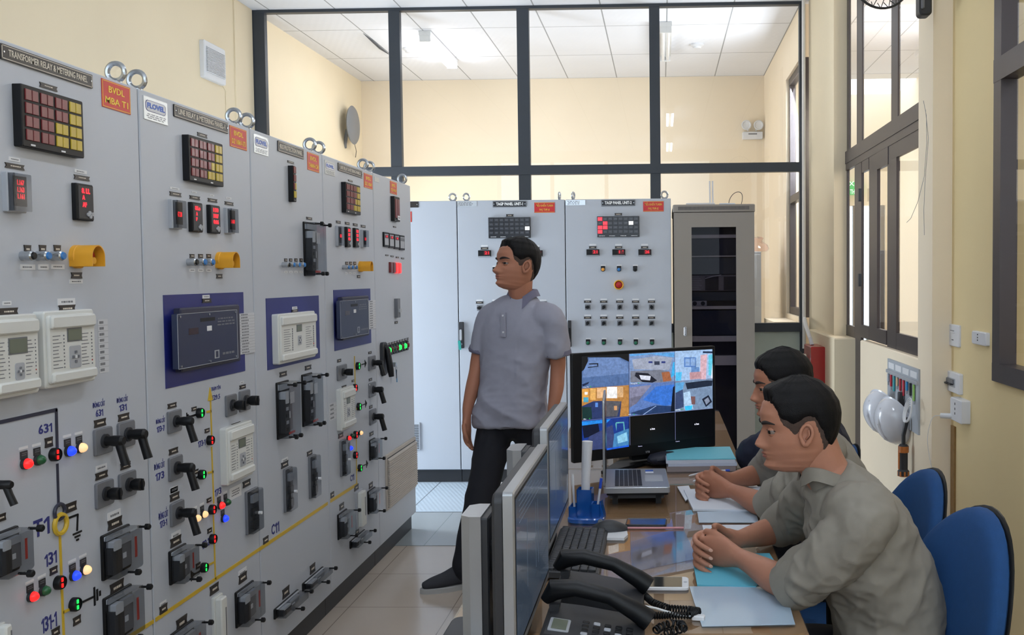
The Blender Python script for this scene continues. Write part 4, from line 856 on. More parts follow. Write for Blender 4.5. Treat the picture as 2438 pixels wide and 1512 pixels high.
m.build('port', e)
# things on the rack and beside it
a = on(*zp('l', 1340, 190), 1, YB+.25); rt = thing('wifi_router', 'white router with two upright antennas on top of the server rack', 'router', (a.x-.06, YB+.25, zt+.055))
m = MB(); m.slab(WORLD, a.x-.2, a.x+.02, YB+.15, YB+.32, zt+.055, zt+.08, WHT, .01, .004); m.build('router_body', rt)
for dx in (.0, .022): MB().tube([(a.x+dx-.01, YB+.3, zt+.075), (a.x+dx-.012, YB+.3, zt+.26)], .006, WHT, 8).build('antenna', rt)
o = MB().slab(WORLD, a.x+.05, a.x+.17, YB+.1, YB+.2, zt+.055, zt+.072, mat('blue_white_box', 'c9d4e6', .5), .006, .003).build('adapter_box'); tag(o, 'small white adapter box lying on top of the server rack', 'adapter')
pts = []
for i in range(60):
    t = i/59; ang = t*math.pi*3.2; pts.append(V((.50+.10*t+.035*math.sin(ang), YB+.12+.03*math.cos(ang), zt+.06+max(0, .10*math.sin(math.pi*min(1, max(0, (t-.45)/.45)))))))
tag(MB().tube(pts, .0025, BLK2, 6).build('loose_cable'), 'thin dark looped cable lying on top of the server rack', 'cable')
# ================================================================ DESK AND WHAT STANDS ON IT
DZ = .75
WOOD = mat('brown_desk_laminate', '9c7a5c', .35, var=.08, nscale=5); WOODE = mat('dark_desk_edge', '5d4a3a', .5)
DGL = glass('desk_glass', 'fbfbf8', 1.0, .98); BEIGE = mat('beige_desk_panel', 'cbb793', .5)
SILV = mat('silver_plastic', '9fa1a4', .35, .5); SCRM = mat('lcd_screen_grey', '323c49', .18, emit='4c5c70', est=.30, var=.25, nscale=2.2, coat=.3)
desks = [(-.505, .33, .96, 2.108, 'wooden desk with glass top in the foreground, carrying the black telephones'),
         (-.505, .33, 2.113, 3.95, 'long wooden desk with glass top where the seated men rest their arms'),
         (-.505, .34, 3.955, 5.70, 'wooden desk with glass top behind the video monitor')]
for x0, x1, y0, y1, l in desks:
    d = thing('office_desk', l, 'desk', ((x0+x1)/2, (y0+y1)/2, 0), 'desks pushed together in a row')
    m = MB(); m.slab(WORLD, x0, x1, y0, y1, DZ-.036, DZ-.008, WOOD, .02, .003); m.build('desk_top', d)
    for x in (x0+.03, x1-.06): m = MB(); m.box(x, x+.025, y0+.04, y1-.04, 0, DZ-.036, BEIGE) if x < 0 else (m.box(x, x+.025, y0+.04, y0+.07, 0, DZ-.036, BEIGE), m.box(x, x+.025, y1-.07, y1-.04, 0, DZ-.036, BEIGE)); m.build('side_panel', d)
    m = MB(); m.slab(WORLD, x0+.002, x1-.002, y0+.003, y1-.003, DZ-.0078, DZ-.0006, DGL, .03, n=5); m.build('glass_sheet', d)
def D(x, y, z=DZ): return on(x, y, 2, z)
def flat(name, pts, z0, z1, mt, label=None, cat=None, group=None, parent=None):
    """thin sheet whose corners are photograph pixels on the plane z1"""
    P = [D(x, y, z1) for x, y in pts]; m = MB(); m.prism(WORLD, [(p.x, p.y) for p in P], z0, z1, mt); o = m.build(name, parent)
    if label: tag(o, label, cat, group)
    return o
# two desktop monitors on column stands, screens turned to the operators on the right
def desk_monitor(x, y0, y1, zb, zt, label):
    t = thing('computer_monitor', label, 'monitor', (x-.08, (y0+y1)/2, DZ), 'silver desktop monitors')
    F = Fr((x, 0, 0), (0, 1, 0), (0, 0, 1), (1, 0, 0)); yc = (y0+y1)/2
    m = MB(); m.slab(F, y0, y1, zb, zt, -.022, 0, SILV, .008, .003); m.build('screen_bezel', t)
    m = MB(); m.slab(F, y0+.004, y1-.004, zb+.004, zt-.004, -.024, -.045, BLK2, .02, .006); m.slab(F, y0+.09, y1-.09, zb+.06, zt-.06, -.045, -.062, BLK2, .03, .01); m.build('back_shell', t)
    m = MB(); m.slab(F, y0+.010, y1-.010, zb+.018, zt-.012, 0, .0006, BLK); m.build('inner_frame', t)
    m = MB(); m.slab(F, y0+.016, y1-.016, zb+.026, zt-.018, .0006, .0014, SCRM); p = m.build('screen', t); m = MB(); dk = mat('screen_window_lines', '465262', .3, emit='5a6a7e', est=.3, var=0)
    H = zt-zb; W_ = y1-y0
    for k in range(5): m.slab(F, y0+W_*.1, y0+W_*(.45+.1*k), zt-.03-.011*k, zt-.0285-.011*k, .0014, .0017, dk)
    for k in (.3, .55, .62): m.slab(F, y0+W_*k, y0+W_*k+.0015, zb+H*.3, zt-.09, .0014, .0017, dk)
    m.build('screen_content', p)
    m = MB(); cz = zt-.10; m.prism(Fr((0, 0, DZ), (1, 0, 0), (0, 1, 0), (0, 0, 1)), [(x-.150, yc-.045), (x-.130, yc-.06), (x-.105, yc-.06), (x-.105, yc+.06), (x-.13, yc+.06), (x-.150, yc+.045)], .01, cz-DZ, SILV); m.build('stand_column', t)
    m = MB(); m.slab(Fr((x-.105, 0, 0), (0, 1, 0), (0, 0, 1), (1, 0, 0)), yc-.056, yc+.056, DZ+.02, cz-.004, 0, .016, BLK2, .004, .003); m.slab(Fr((x-.09, 0, 0), (0, 1, 0), (0, 0, 1), (1, 0, 0)), yc-.035, yc+.035, cz-.13, cz-.06, 0, .03, BLK, .01); m.build('stand_arm', t)
    m = MB(); m.slab(WORLD, x-.21, x-.022, yc-.13, yc+.13, DZ, DZ+.014, BLK2, .02, .004); m.build('stand_base', t)
desk_monitor(-.287, 1.79, 2.32, .812, 1.148, 'large silver monitor in the foreground, nearest the camera, seen from its edge')
desk_monitor(-.312, 2.54, 3.07, .815, 1.152, 'silver monitor standing behind the nearest one, beside the blue pen holder')
# video wall monitor
A = V((-.368, 3.83, 0)); B = V((.235, 4.21, 0)); UU = (B-A).normalized(); WW = V((UU.y, -UU.x, 0)); Wd = (B-A).length
pA = on(1375, 1095, 1, A.y); zb, zt = .797, on(1373, 842, 1, A.y).z
FT = Fr((A.x, A.y, 0), UU, (0, 0, 1), WW)
tv = thing('video_monitor', 'black monitor showing a mosaic of camera pictures at the end of the desk', 'monitor', FT.p(Wd/2, DZ, -.05))
m = MB(); m.slab(FT, 0, Wd, zb, zt, -.02, 0, BLK, .006, .003); m.slab(FT, .05, Wd-.05, zb+.04, zt-.05, -.05, -.02, BLK2, .02); m.build('monitor_case', tv)
m = MB(); m.slab(FT, Wd*.42, Wd*.58, DZ+.02, zb+.1, -.06, -.04, BLK, .01); m.prism(WORLD, [(FT.p(u, 0, w_).x, FT.p(u, 0, w_).y) for u, w_ in ((Wd*.15, .07), (Wd*.5, -.02), (Wd*.85, .07), (Wd*.85, .04), (Wd*.6, -.12), (Wd*.4, -.12), (Wd*.15, .04))], DZ, DZ+.012, BLK); m.build('stand_base', tv)
m = MB(); m.text(FT, Wd*.5, zb+.011, .0005, 'VTB', .012, LGR); m.build('maker_mark', tv)
su0, su1, sv0, sv1 = FT.uv(*zp('o', 213, 700), .002)[0], Wd-.016, zb+.032, zt-.014
m = MB(); m.slab(FT, su0, su1, sv0, sv1, 0, .001, BLK); scr = m.build('screen', tv)
def em(hexc, s=.85):
    if 'screen_'+hexc in MATS: return MATS['screen_'+hexc]
    m = mat('screen_'+hexc, '101010', .3, var=0, emit=hexc, est=s)
    if s != .85: return m
    nt = m.node_tree; tc = nt.nodes.new('ShaderNodeTexCoord'); n = nt.nodes.new('ShaderNodeTexNoise'); n.inputs['Scale'].default_value = 70; n.inputs['Detail'].default_value = 8; n.inputs['Roughness'].default_value = .75
    nt.links.new(tc.outputs['Object'], n.inputs['Vector']); r = nt.nodes.new('ShaderNodeMapRange'); r.inputs['From Min'].default_value = .38; r.inputs['From Max'].default_value = .62; r.inputs['To Min'].default_value = .68; r.inputs['To Max'].default_value = 1.05
    nt.links.new(n.outputs[0], r.inputs['Value']); nt.links.new(r.outputs[0], nt.nodes['Principled BSDF'].inputs['Emission Strength']); return m
def tile(polys, name):
    """polys: list of (colour, [zoom-o pixel points])"""
    m = MB(); k = 0
    for c, P in polys:
        q = [FT.uv(*zp('o', *a), .002) for a in P]
        q = [(min(max(a, su0), su1), min(max(b, sv0), sv1)) for a, b in q]
        w0 = .0011+.00012*k; k += 1
        m.add([FT.p(a, b, w0) for a, b in q], [tuple(range(len(q)))], em(c))
    m.build(name, scr, smooth=False)
R4 = lambda a, b, c, d: [(a, b), (c, b), (c, d), (a, d)]
# columns 215-745-1258-1728 ; row lines slope upward to the right
def yr(r, x): return (215, 590, 950, 1300)[r] - (x-215)*(.045, .075, .09, .115)[r]
def cell(r, c):
    xa, xb = (215, 748, 1262, 1730)[c], (744, 1257, 1730)[c]
    return [(xa, yr(r, xa)), (xb, yr(r, xb)), (xb, yr(r+1, xb)-3), (xa, yr(r+1, xa)-3)]
tile([('5573a6', cell(0, 0)), ('10131a', [(215, 210), (744, 190), (744, 290), (640, 240), (280, 240), (290, 330), (215, 400)]), ('6f8cc0', [(300, 250), (620, 240), (730, 300), (740, 420), (220, 470), (230, 400)]), ('1a2030', [(290, 310), (400, 305), (400, 345), (285, 360), (280, 350), (390, 338), (385, 318), (300, 322)]), ('1d2c50', [(215, 545), (300, 515), (285, 540), (225, 570)])], 'camera_picture')
tile([('7d99c8', cell(0, 1)), ('5fa8e8', [(748, 205), (1257, 185), (1257, 240), (1000, 205), (760, 230)]), ('a3abc0', [(780, 265), (1050, 225), (1235, 245), (1200, 385), (800, 375)]), ('2c3c86', R4(965, 285, 1010, 305)), ('2c3c86', R4(1110, 285, 1155, 305)), ('343c54', R4(1030, 285, 1090, 325)), ('7b8090', [(760, 395), (1100, 380), (1190, 400), (1220, 520), (760, 520)]), ('1c2030', [(820, 410), (960, 420), (1060, 500), (1010, 525), (900, 520), (810, 450)]), ('dfe4f4', [(860, 440), (990, 450), (980, 500), (880, 490)]), ('a86848', [(1110, 410), (1200, 400), (1225, 500), (1130, 515)]), ('40b8f8', [(1240, 300), (1257, 290), (1257, 440), (1215, 470)])], 'camera_picture')
tile([('a8c8f0', cell(0, 2)), ('5c86c8', R4(1365, 240, 1500, 350)), ('8eb0e0', R4(1380, 255, 1430, 335)), ('8eb0e0', R4(1440, 250, 1490, 335)), ('6a93cc', R4(1445, 350, 1535, 420)), ('e0b8c4', [(1550, 215), (1625, 205), (1610, 490), (1545, 490)]), ('68d0ec', [(1640, 215), (1700, 205), (1690, 450), (1640, 440)]), ('54c4f8', [(1270, 410), (1340, 405), (1330, 500), (1270, 505)]), ('c89ca4', [(1425, 410), (1560, 400), (1560, 480), (1430, 492)]), ('e8f0ff', [(1690, 300), (1728, 300), (1728, 480), (1665, 480)]), ('1c3050', R4(1575, 172, 1715, 192))], 'camera_picture')
tile([('c08848', cell(1, 0)), ('e8a850', R4(220, 600, 290, 740)), ('f0b868', R4(310, 590, 370, 720)), ('f0c090', R4(385, 585, 485, 700)), ('ffffff', R4(495, 572, 612, 700)), ('e0b484', R4(615, 570, 680, 690)), ('50a8c8', R4(232, 690, 288, 745)), ('ffffff', R4(245, 630, 280, 660)), ('2c3c6c', [(215, 790), (340, 735), (440, 730), (660, 735), (640, 920), (215, 945)]), ('5c5c64', [(460, 735), (655, 735), (610, 905), (440, 910)]), ('183838', [(215, 800), (320, 800), (330, 930), (215, 945)]), ('6090e0', R4(365, 750, 395, 800)), ('d8a070', R4(575, 785, 610, 835))], 'camera_picture')
tile([('6080c0', cell(1, 1)), ('8c8ca8', [(748, 580), (1000, 550), (900, 670), (748, 790)]), ('74748c', [(748, 700), (905, 665), (830, 760), (748, 810)]), ('3c78d8', [(1050, 570), (1257, 545), (1257, 760), (1150, 790), (900, 720)]), ('28406c', [(750, 870), (1040, 780), (1257, 790), (1257, 850), (900, 890)]), ('9cb8e8', [(900, 885), (1045, 785), (1055, 788), (912, 886)]), ('101828', [(1240, 580), (1257, 560), (1257, 850), (1215, 850)])], 'camera_picture')
tile([('8098b8', cell(1, 2)), ('202c40', [(1380, 530), (1620, 500), (1720, 500), (1680, 560), (1400, 600)]), ('60a8e0', [(1265, 530), (1370, 520), (1350, 600), (1270, 640)]), ('3c4c74', [(1270, 640), (1350, 600), (1360, 800), (1265, 830)]), ('b8d8f8', [(1360, 640), (1430, 620), (1470, 820), (1370, 830)]), ('7c5858', [(1440, 680), (1490, 680), (1490, 770), (1450, 770)]), ('20283c', [(1565, 710), (1640, 665), (1680, 740), (1610, 800)]), ('8c98b0', [(1590, 720), (1635, 690), (1655, 735), (1615, 775)]), ('40c8ff', [(1370, 790), (1460, 780), (1450, 830), (1380, 840)])], 'camera_picture')
tile([('1c3c90', cell(2, 0)), ('101830', [(215, 1010), (400, 985), (420, 1110), (240, 1150)]), ('2890f0', [(215, 965), (540, 935), (500, 975), (400, 985), (215, 1010)]), ('3c4878', [(300, 1130), (560, 1000), (600, 1260), (215, 1290)]), ('60b0b8', [(590, 990), (600, 970), (690, 965), (700, 1060), (685, 1060), (680, 980), (608, 985), (605, 1070)]), ('4888c0', [(580, 1100), (744, 1040), (744, 1240), (560, 1265)]), ('90d0f0', [(610, 1130), (720, 1080), (730, 1180), (620, 1210)]), ('2060e0', [(470, 1270), (744, 1225), (744, 1245), (470, 1290)])], 'camera_picture')
def dark(c, lx, ly, nm):
    q = [FT.uv(*zp('o', *a), .002) for a in cell(2, c)]; q = [(min(max(a, su0), su1), min(max(b, sv0), sv1)) for a, b in q]; m = MB(); m.add([FT.p(a, b, .0011) for a, b in q], [(0, 1, 2, 3)], em('05050a', .5))
    u, v = FT.uv(*zp('o', lx, ly)); m.text(FT, u, v, .0014, 'a hua', .011, em('f0f0ff', .9), bold=.0004); u, v = FT.uv(*zp('o', lx-200*(c == 1)-215*(c == 2)+(60 if c == 1 else 0), ly+195)); m.text(FT, u, v, .0014, 'Camera', .0065, em('c0c0e8', .8)); m.build('camera_picture', scr)
dark(1, 1008, 1045, 'a'); dark(2, 1505, 990, 'b')
m = MB(); LN = em('8890c0', .8)
for x in (746, 1259): 
    a = FT.uv(*zp('o', x, yr(0, x)+(600 if x == 1259 else 0)*0), .002); b = FT.uv(*zp('o', x, yr(3, x)-10), .002); m.slab(FT, a[0]-.0007, a[0]+.0007, max(b[1], sv0), min(a[1], sv1), .0024, .0028, LN)
for r in (1, 2):
    a = FT.uv(*zp('o', 215, yr(r, 215)), .002); b = FT.uv(*zp('o', 1728, yr(r, 1728)), .002); m.slab(FT, su0, su1, (a[1]+b[1])/2-.0007, (a[1]+b[1])/2+.0007, .0024, .0028, LN)
for t_, x, y in (('Cong Tai', 255, 580), ('Phong DK', 800, 540), ('Kho', 245, 940), ('M 2', 748, 890), ('Gian May', 1290, 835)):
    u, v = FT.uv(*zp('o', x, y)); m.text(FT, u, v+.002, .003, t_, .007, em('e8f0ff', .9))
    m.slab(FT, u+.02, u+.024, v, v+.004, .0024, .003, em('30c040', .8))
m.build('screen_captions', scr)
# laptop on a cooling stand, lid seen edge-on
ZL = .815
LP = [D(1441, 1109, ZL), D(1605, 1117, ZL), D(1614, 1174, ZL), D(1437, 1162, ZL)]
lo = LP[3]; V_ = (LP[0]-LP[3]).normalized(); U_ = V((V_.y, -V_.x, 0)); lw = 1; ld = (LP[0]-LP[3]).length*.98
lw = .235; ld = .33
FLp = Fr((lo.x, lo.y, ZL), U_, V_, (0, 0, 1))
lt = thing('laptop', 'open grey laptop raised on a black stand, its screen seen edge-on', 'laptop', FLp.p(.12, .16, -.02))
m = MB(); m.slab(FLp, 0, lw, 0, ld, -.02, 0, SILV, .01, .002); m.build('laptop_base', lt)
m = MB()
for r in range(6):
    for c in range(13): m.slab(FLp, .04+r*.0165, .0545+r*.0165, .03+c*.021, .049+c*.021, 0, .0018, BLK, .002)
m.build('keyboard', lt); m = MB(); m.slab(FLp, .15, .215, .1, .21, 0, .0006, LGR, .003); m.build('touchpad', lt)
m = MB()
for i, c in enumerate(('d8dce8', '2c58b0')): m.slab(FLp, .155+.0*i, .185, .245+.03*i, .27+.03*i, 0, .0005, mat('sticker_%d' % i, c, .4))
m.build('stickers', lt)
m = MB(); top = on(1437, 955, 1, lo.y); m.slab(Fr(FLp.p(.006, 0, 0), FLp.V, (0, 0, 1), -FLp.U), 0, ld, .003, top.z-ZL, 0, .008, SILV, .006, .002); m.slab(Fr(FLp.p(.007, 0, 0), FLp.V, (0, 0, 1), FLp.U), .012, ld-.012, .015, top.z-ZL-.012, 0, .001, SCR); m.build('laptop_lid', lt)
st = thing('laptop_stand', 'black slatted cooling stand under the grey laptop', 'stand', FLp.p(.12, .16, -(ZL-DZ))); m = MB()
m.slab(FLp, .01, lw-.005, .02, ld-.02, -.032, -.0205, BLK, .01, .003)
for u in (.03, lw-.05): m.slab(FLp, u, u+.02, .03, ld-.03, -(ZL-DZ), -.03, BLK)
for i in range(9): m.slab(FLp, .02, lw-.02, .03+i*.031, .045+i*.031, -.045, -.032, BLK2)
m.build('stand_frame', st)
# blue pen holder with paper roll and pens
PB = mat('blue_translucent_plastic', '1f66c4', .15, coat=.4, spec=.6); nt = PB.node_tree; PB.node_tree.nodes['Principled BSDF'].inputs['Transmission Weight'].default_value = .35
c = D(1397, 1238); ph = thing('pen_holder', 'blue plastic pen holder holding a white paper roll beside the mouse', 'pen holder', c)
FP = frz((c.x, c.y, DZ), -.1); m = MB(); m.slab(FP, -.062, .062, -.05, .05, 0, .016, PB, .035, .004, n=6)
for u0, u1, v0, v1, h in ((-.03, .02, -.02, .03, .105), (.02, .05, -.03, .02, .06), (-.055, -.03, -.03, .03, .05)):
    for q in ((u0, u1, v0, v0+.003), (u0, u1, v1-.003, v1), (u0, u0+.003, v0, v1), (u1-.003, u1, v0, v1)): m.slab(FP, *q, .016, h, PB)
m.prism(Fr(FP.p(.062, -.02, .016), -FP.U, FP.W, FP.V), [(0, 0), (.02, 0), (.012, .05)], 0, .04, PB)
m.build('holder_body', ph)
t = thing('paper_roll', 'white rolled paper standing upright in the blue pen holder', 'paper roll', FP.p(-.005, .005, .02))
MB().tube([FP.p(-.005, .005, .02), FP.p(-.003, .008, .15), FP.p(.003, .012, .262)], [.013, .015, .018], mat('white_paper', 'dfe0e6', .7, var=.02), 16).build('roll', t)
def pen(P0, P1, colr, tip, label, group='pens on the desk'):
    t = thing('ballpoint_pen', label, 'pen', P0, group); P0, P1 = V(P0), V(P1)
    MB().tube([P0, P0.lerp(P1, .1), P0.lerp(P1, .75)], [.0015, .004, .0042], colr, 8).build('pen_barrel', t); MB().tube([P0.lerp(P1, .72), P1], .005, tip, 8).build('pen_cap', t)
BPEN = mat('blue_pen_plastic', '2a4fc0', .3); WPEN = mat('white_pen_plastic', 'd8dae2', .3)
pen(FP.p(.035, -.01, .02), FP.p(.05, .005, .14), WPEN, BPEN, 'white pen with blue cap standing in the blue holder', 'pens in the blue holder')
pen(FP.p(-.04, 0, .02), FP.p(-.05, .015, .15), WPEN, WHT, 'white pen standing in the blue holder behind the paper roll', 'pens in the blue holder')
# mouse on a small notepad, keyboard
z = DZ; flat('notepad', [(1436, 1263), (1492, 1260), (1495, 1273), (1486, 1281), (1432, 1280)], z, z+.008, WHT, 'small white notepad under the black mouse', 'notepad')
c = D(1452, 1262, DZ+.008); F2 = frz((c.x, c.y, DZ+.0085), .15); mo = thing('computer_mouse', 'black computer mouse lying on a small white notepad', 'mouse', (c.x, c.y, DZ+.0085))
m = MB(); rs = []
for i in range(11):
    t_ = i/10; u = -.055+.11*t_; hw = .031*math.sin(math.pi*(.12+.76*t_))**.6; hh = .036*math.sin(math.pi*(.10+.8*t_))**.8*(1-.25*t_)
    rs.append([F2.p(u, hw*math.cos(a), max(0, hh*math.sin(a))) for a in [math.pi*j/12 for j in range(13)]])
m.rings(rs, BLK2); m.build('mouse_body', mo); m = MB(); m.cyl(Fr(F2.p(-.03, -.003, .027), F2.U, F2.W, F2.V), 0, 0, 0, .006, .008, MGR, 12); m.build('scroll_wheel', mo)
kb = thing('computer_keyboard', 'black computer keyboard between the monitors and the mouse', 'keyboard', (-.25, 2.72, DZ)); FK = Fr((-.335, 2.50, DZ), (1, 0, .06), (0, 1, 0), (0, 0, 1))
FK = Fr((-.325, 2.50, DZ+.004), (1, 0, -.05), (0, 1, 0), (0, 0, 1)); m = MB(); m.slab(FK, 0, .150, 0, .44, .0, .018, BLK2, .008, .003); m.build('keyboard_case', kb); KEY = mat('key_caps', '2f3136', .5); m = MB()
for r in range(6):
    for c in range(21):
        if c in (14, 18) and False: continue
        m.slab(FK, .008+r*.0225, .0285+r*.0225, .008+c*.0203, .0265+c*.0203, .018, .026, KEY, .002, .002, n=1)
m.build('key_caps', kb)['kind'] = 'stuff'
# telephones
def phone(x0, x1, y0, y1, label, lcd=True):
    t = thing('desk_telephone', label, 'telephone', ((x0+x1)/2, (y0+y1)/2, DZ), 'black telephones in the foreground'); F = Fr((x0, 0, DZ), (1, 0, 0), (0, 0, 1), (0, 1, 0)); L = x1-x0
    m = MB(); m.prism(F, [(0, 0), (L, 0), (L, .028), (L*.9, .04), (L*.35, .062), (L*.05, .07), (0, .06)], y0, y1, BLK2, .004); m.build('telephone_base', t)
    m = MB(); ym = y1-.045; m.prism(F, [(L*.04, .06), (L*.12, .06), (L*.14, .085), (L*.03, .085)], ym-.02, ym+.02, BLK2)
    G = V((0, 0, 0)); pts = [V((x0-.005, ym, DZ+.088)), V((x0+.015, ym, DZ+.112)), V((x0+L*.3, ym, DZ+.116)), V((x0+L*.65, ym-.005, DZ+.098)), V((x0+L*.92, ym-.01, DZ+.066)), V((x0+L+.012, ym-.012, DZ+.046))]
    m.tube(pts, [.012, .024, .019, .017, .022, .024], BLK, 14); m.build('handset', t)
    if lcd:
        m = MB(); Ft = Fr((x0, y0, DZ+.071), V((1, 0, -.16)).normalized(), (0, 1, 0), V((.16, 0, 1)).normalized())
        m.slab(Ft, .015, .06, .02, .09, 0, .004, LGR, .004, .001); m.slab(Ft, .022, .054, .027, .083, .004, .005, LCD); m.build('display', t); m = MB()
        for r in range(4):
            for c in range(5): m.slab(Ft, .085+c*.024, .1+c*.024, .02+r*.022, .034+r*.022, -.004-c*.001, .004, BLK if (r+c) % 4 else LGR, .003, .001)
        m.build('buttons', t)
    return t
ph1 = phone(-.262, -.05, 2.175, 2.36, 'black desk telephone with its handset raised, behind the nearer telephone', False); ph2 = phone(-.262, -.045, 1.93, 2.125, 'black desk telephone with display and buttons, nearest the bottom of the photo')
def coil(P, r, n, name, par):
    pts = []; L = len(P)-1
    for i in range(n*10+1):
        t_ = i/(n*10)*L; k = min(int(t_), L-1); a = V(P[k]).lerp(V(P[k+1]), t_-k); d = (V(P[k+1])-V(P[k])).normalized(); s_ = d.cross(V((0, 0, 1))).normalized(); ph_ = i/10*2*math.pi
        pts.append(a+s_*(r*math.cos(ph_))+V((0, 0, r+r*math.sin(ph_))))
    MB().tube(pts, .0024, BLK, 5).build(name, par)
q = lambda x, y: D(x, y, DZ+.006)
coil([q(1535, 1424), q(1552, 1440), q(1590, 1455), q(1640, 1458), q(1665, 1462), q(1640, 1472), q(1590, 1472), q(1545, 1473)], .007, 52, 'coiled_cord', ph1)
coil([q(1560, 1511), q(1575, 1500), q(1600, 1492), q(1622, 1494), q(1628, 1504), q(1600, 1512), q(1580, 1520)], .008, 16, 'coiled_cord', ph2)
pts = [on(1460, 1433, 2, DZ+.06), on(1500, 1437, 2, DZ+.055), on(1560, 1448, 2, DZ+.03), on(1620, 1466, 2, DZ+.01), on(1668, 1470, 2, DZ+.006)]
ch = thing('charging_cable', 'white charging cable lying across the nearest telephone to the papers', 'cable', pts[-1]); MB().tube(pts, .0028, WHT, 8).build('cable', ch); e = pts[-1]; m = MB(); m.slab(frz((e.x, e.y, DZ+.001), -.2), -.02, .01, -.009, .009, 0, .01, WHT, .003, .002); m.build('connector', ch)
# phones lying on the desk
def smart(P, body, scrm, label, T=.008):
    w_ = [D(x, y, DZ+T) for x, y in P]; U2 = (w_[1]-w_[0]); L = U2.length; U2.normalize(); V2 = V((-U2.y, U2.x, 0)); F = Fr((w_[0].x, w_[0].y, DZ), (U2.x, U2.y, 0), V2, (0, 0, 1)); Wd_ = (w_[3]-w_[0]).length
    t = thing('smartphone', label, 'phone', F.p(L/2, Wd_/2, 0), 'smartphones on the desk'); MB().slab(F, 0, L, 0, Wd_, 0, T, body, .012, .002, n=5).build('phone_body', t)
    MB().slab(F, L*.11 if body is WHT else .004, L*.89 if body is WHT else L-.004, .004, Wd_-.004, T, T+.0003, scrm, .001).build('phone_screen', t)
    if body is WHT: MB().cyl(F, L*.945, Wd_/2, T, T+.0004, .005, LGR, 16).build('home_button', t)
smart([(1494, 1398), (1640, 1399), (1634, 1373), (1496, 1372)], WHT, mat('glossy_black_glass', '20201e', .05, spec=.8), 'white smartphone lying face up on the desk glass')
smart([(1488, 1249), (1586, 1250), (1583, 1234), (1492, 1233)], BLK2, mat('dark_blue_glass', '1c2240', .06, spec=.8), 'dark smartphone lying beside the mouse')
# papers
CY = mat('cyan_folder', '5fb2c8', .5, var=.03); PW_ = mat('white_sheet', 'd6dae2', .6, var=.02); PG = mat('pale_blue_sheet', 'b2c0ce', .5, var=.04)
tag(flat('document_folder', [(1651, 1318), (1652, 1350), (1660, 1392), (1800, 1396), (1850, 1345), (1832, 1317)], DZ, DZ+.004, CY), "cyan document folder under the near seated man's forearms", 'folder')
flat('paper_sheet', [(1641, 1396), (1868, 1397), (1893, 1486), (1671, 1491)], DZ, DZ+.0015, mat('laminated_sheet', 'a9bccd', .12, var=.03), 'large pale sheet of paper nearest the desk edge, in front of the cyan folder', 'paper', 'papers on the desk')
flat('paper_sheet', [(1660, 1218), (1800, 1217), (1806, 1244), (1664, 1244)], DZ, DZ+.001, PG, 'pale blue printed sheet below the open notebook', 'paper', 'papers on the desk')
flat('paper_sheet', [(1672, 1250), (1790, 1249), (1800, 1276), (1678, 1278)], DZ, DZ+.001, PW_, "white printed sheet behind the near seated man's clasped hands", 'paper', 'papers on the desk')
flat('notebook', [(1628, 1165), (1650, 1212), (1800, 1214), (1870, 1190), (1830, 1157)], DZ, DZ+.007, PW_, "white notebook lying open under the middle man's hands", 'notebook')
flat('paper_sheet', [(1612, 1158), (1640, 1156), (1650, 1180), (1632, 1192)], DZ, DZ+.002, PW_, 'white sheet sticking out to the left of the notebook', 'paper', 'papers on the desk')
flat('plastic_sleeve', [(1500, 1290), (1625, 1255), (1660, 1330), (1505, 1362)], DZ, DZ+.001, glass('film', 'f2f4f8', 1, .97, .08), 'clear plastic sleeve lying on the desk glass left of the clasped hands', 'sleeve')
tag(MB().tube([D(1490, 1257, DZ+.004), D(1628, 1257, DZ+.004)], .0035, mat('pink_plastic', 'c98a90', .4), 8).build('pencil'), 'long pink pencil lying in front of the dark smartphone', 'pencil')
pen(D(1640, 1133, DZ+.006), D(1678, 1124, DZ+.006), WPEN, WPEN, 'white pen lying to the left of the middle man\'s hands'); pen(D(1650, 1146, DZ+.006), D(1676, 1139, DZ+.006), WPEN, WHT, 'short clear pen lying just below the white pen')
pen(D(1700, 1122, DZ+.03), D(1737, 1120, DZ+.03), WPEN, BPEN, "white pen with blue end held in the middle man's hands", 'pens in hands')
# stack of books and folders
for i, (c_, h, dx, l) in enumerate((('8a7f80', .022, 0, 'grey-brown book at the bottom of the stack beside the monitor'), ('b8c0d4', .012, 3, 'pale folder, second from the bottom of the stack beside the monitor'), ('c8cede', .014, -2, 'white folder, second from the top of the stack beside the monitor'), ('6fbfd0', .005, 0, 'cyan folder on top of the stack beside the monitor'))):
    zz = DZ+sum((.022, .012, .014, .005)[:i])+.0004*i; P = [D(1588+dx, 1124, DZ), D(1752+dx, 1122, DZ), D(1738+dx, 1092, DZ), D(1585+dx, 1095, DZ)]; m = MB()
    m.prism(WORLD, [(p.x, p.y) for p in P], zz, zz+h, mat('book_%d' % i, c_, .6, var=.02), .001); tag(m.build('book' if i == 0 else 'document_folder'), l, 'book' if i == 0 else 'folder', 'stacked books and folders')
c = D(1590, 1110); m = MB(); F2 = frz((c.x-.02, c.y+.02, DZ), .5)
rs = [[F2.p(u, v_*hh, w_*hh*.9+.03) for v_, w_ in [(math.cos(a)*.05, math.sin(a)*.033) for a in [2*math.pi*j/14 for j in range(14)]]] for u, hh in ((-.07, .3), (-.05, .8), (0, 1), (.05, .85), (.075, .3))]
m.rings(rs, mat('black_pouch', '181b2a', .6)); tag(m.build('cable_pouch'), 'dark soft pouch between the laptop and the stack of folders', 'pouch')
pts = [D(1480+60*t_+25*math.sin(t_*7), 1108-12*math.sin(t_*3), DZ+.008) for t_ in [i/20 for i in range(21)]]; tag(MB().tube(pts, .003, BLK, 6).build('loose_cable'), 'black cable curling on the desk below the video monitor', 'cable')
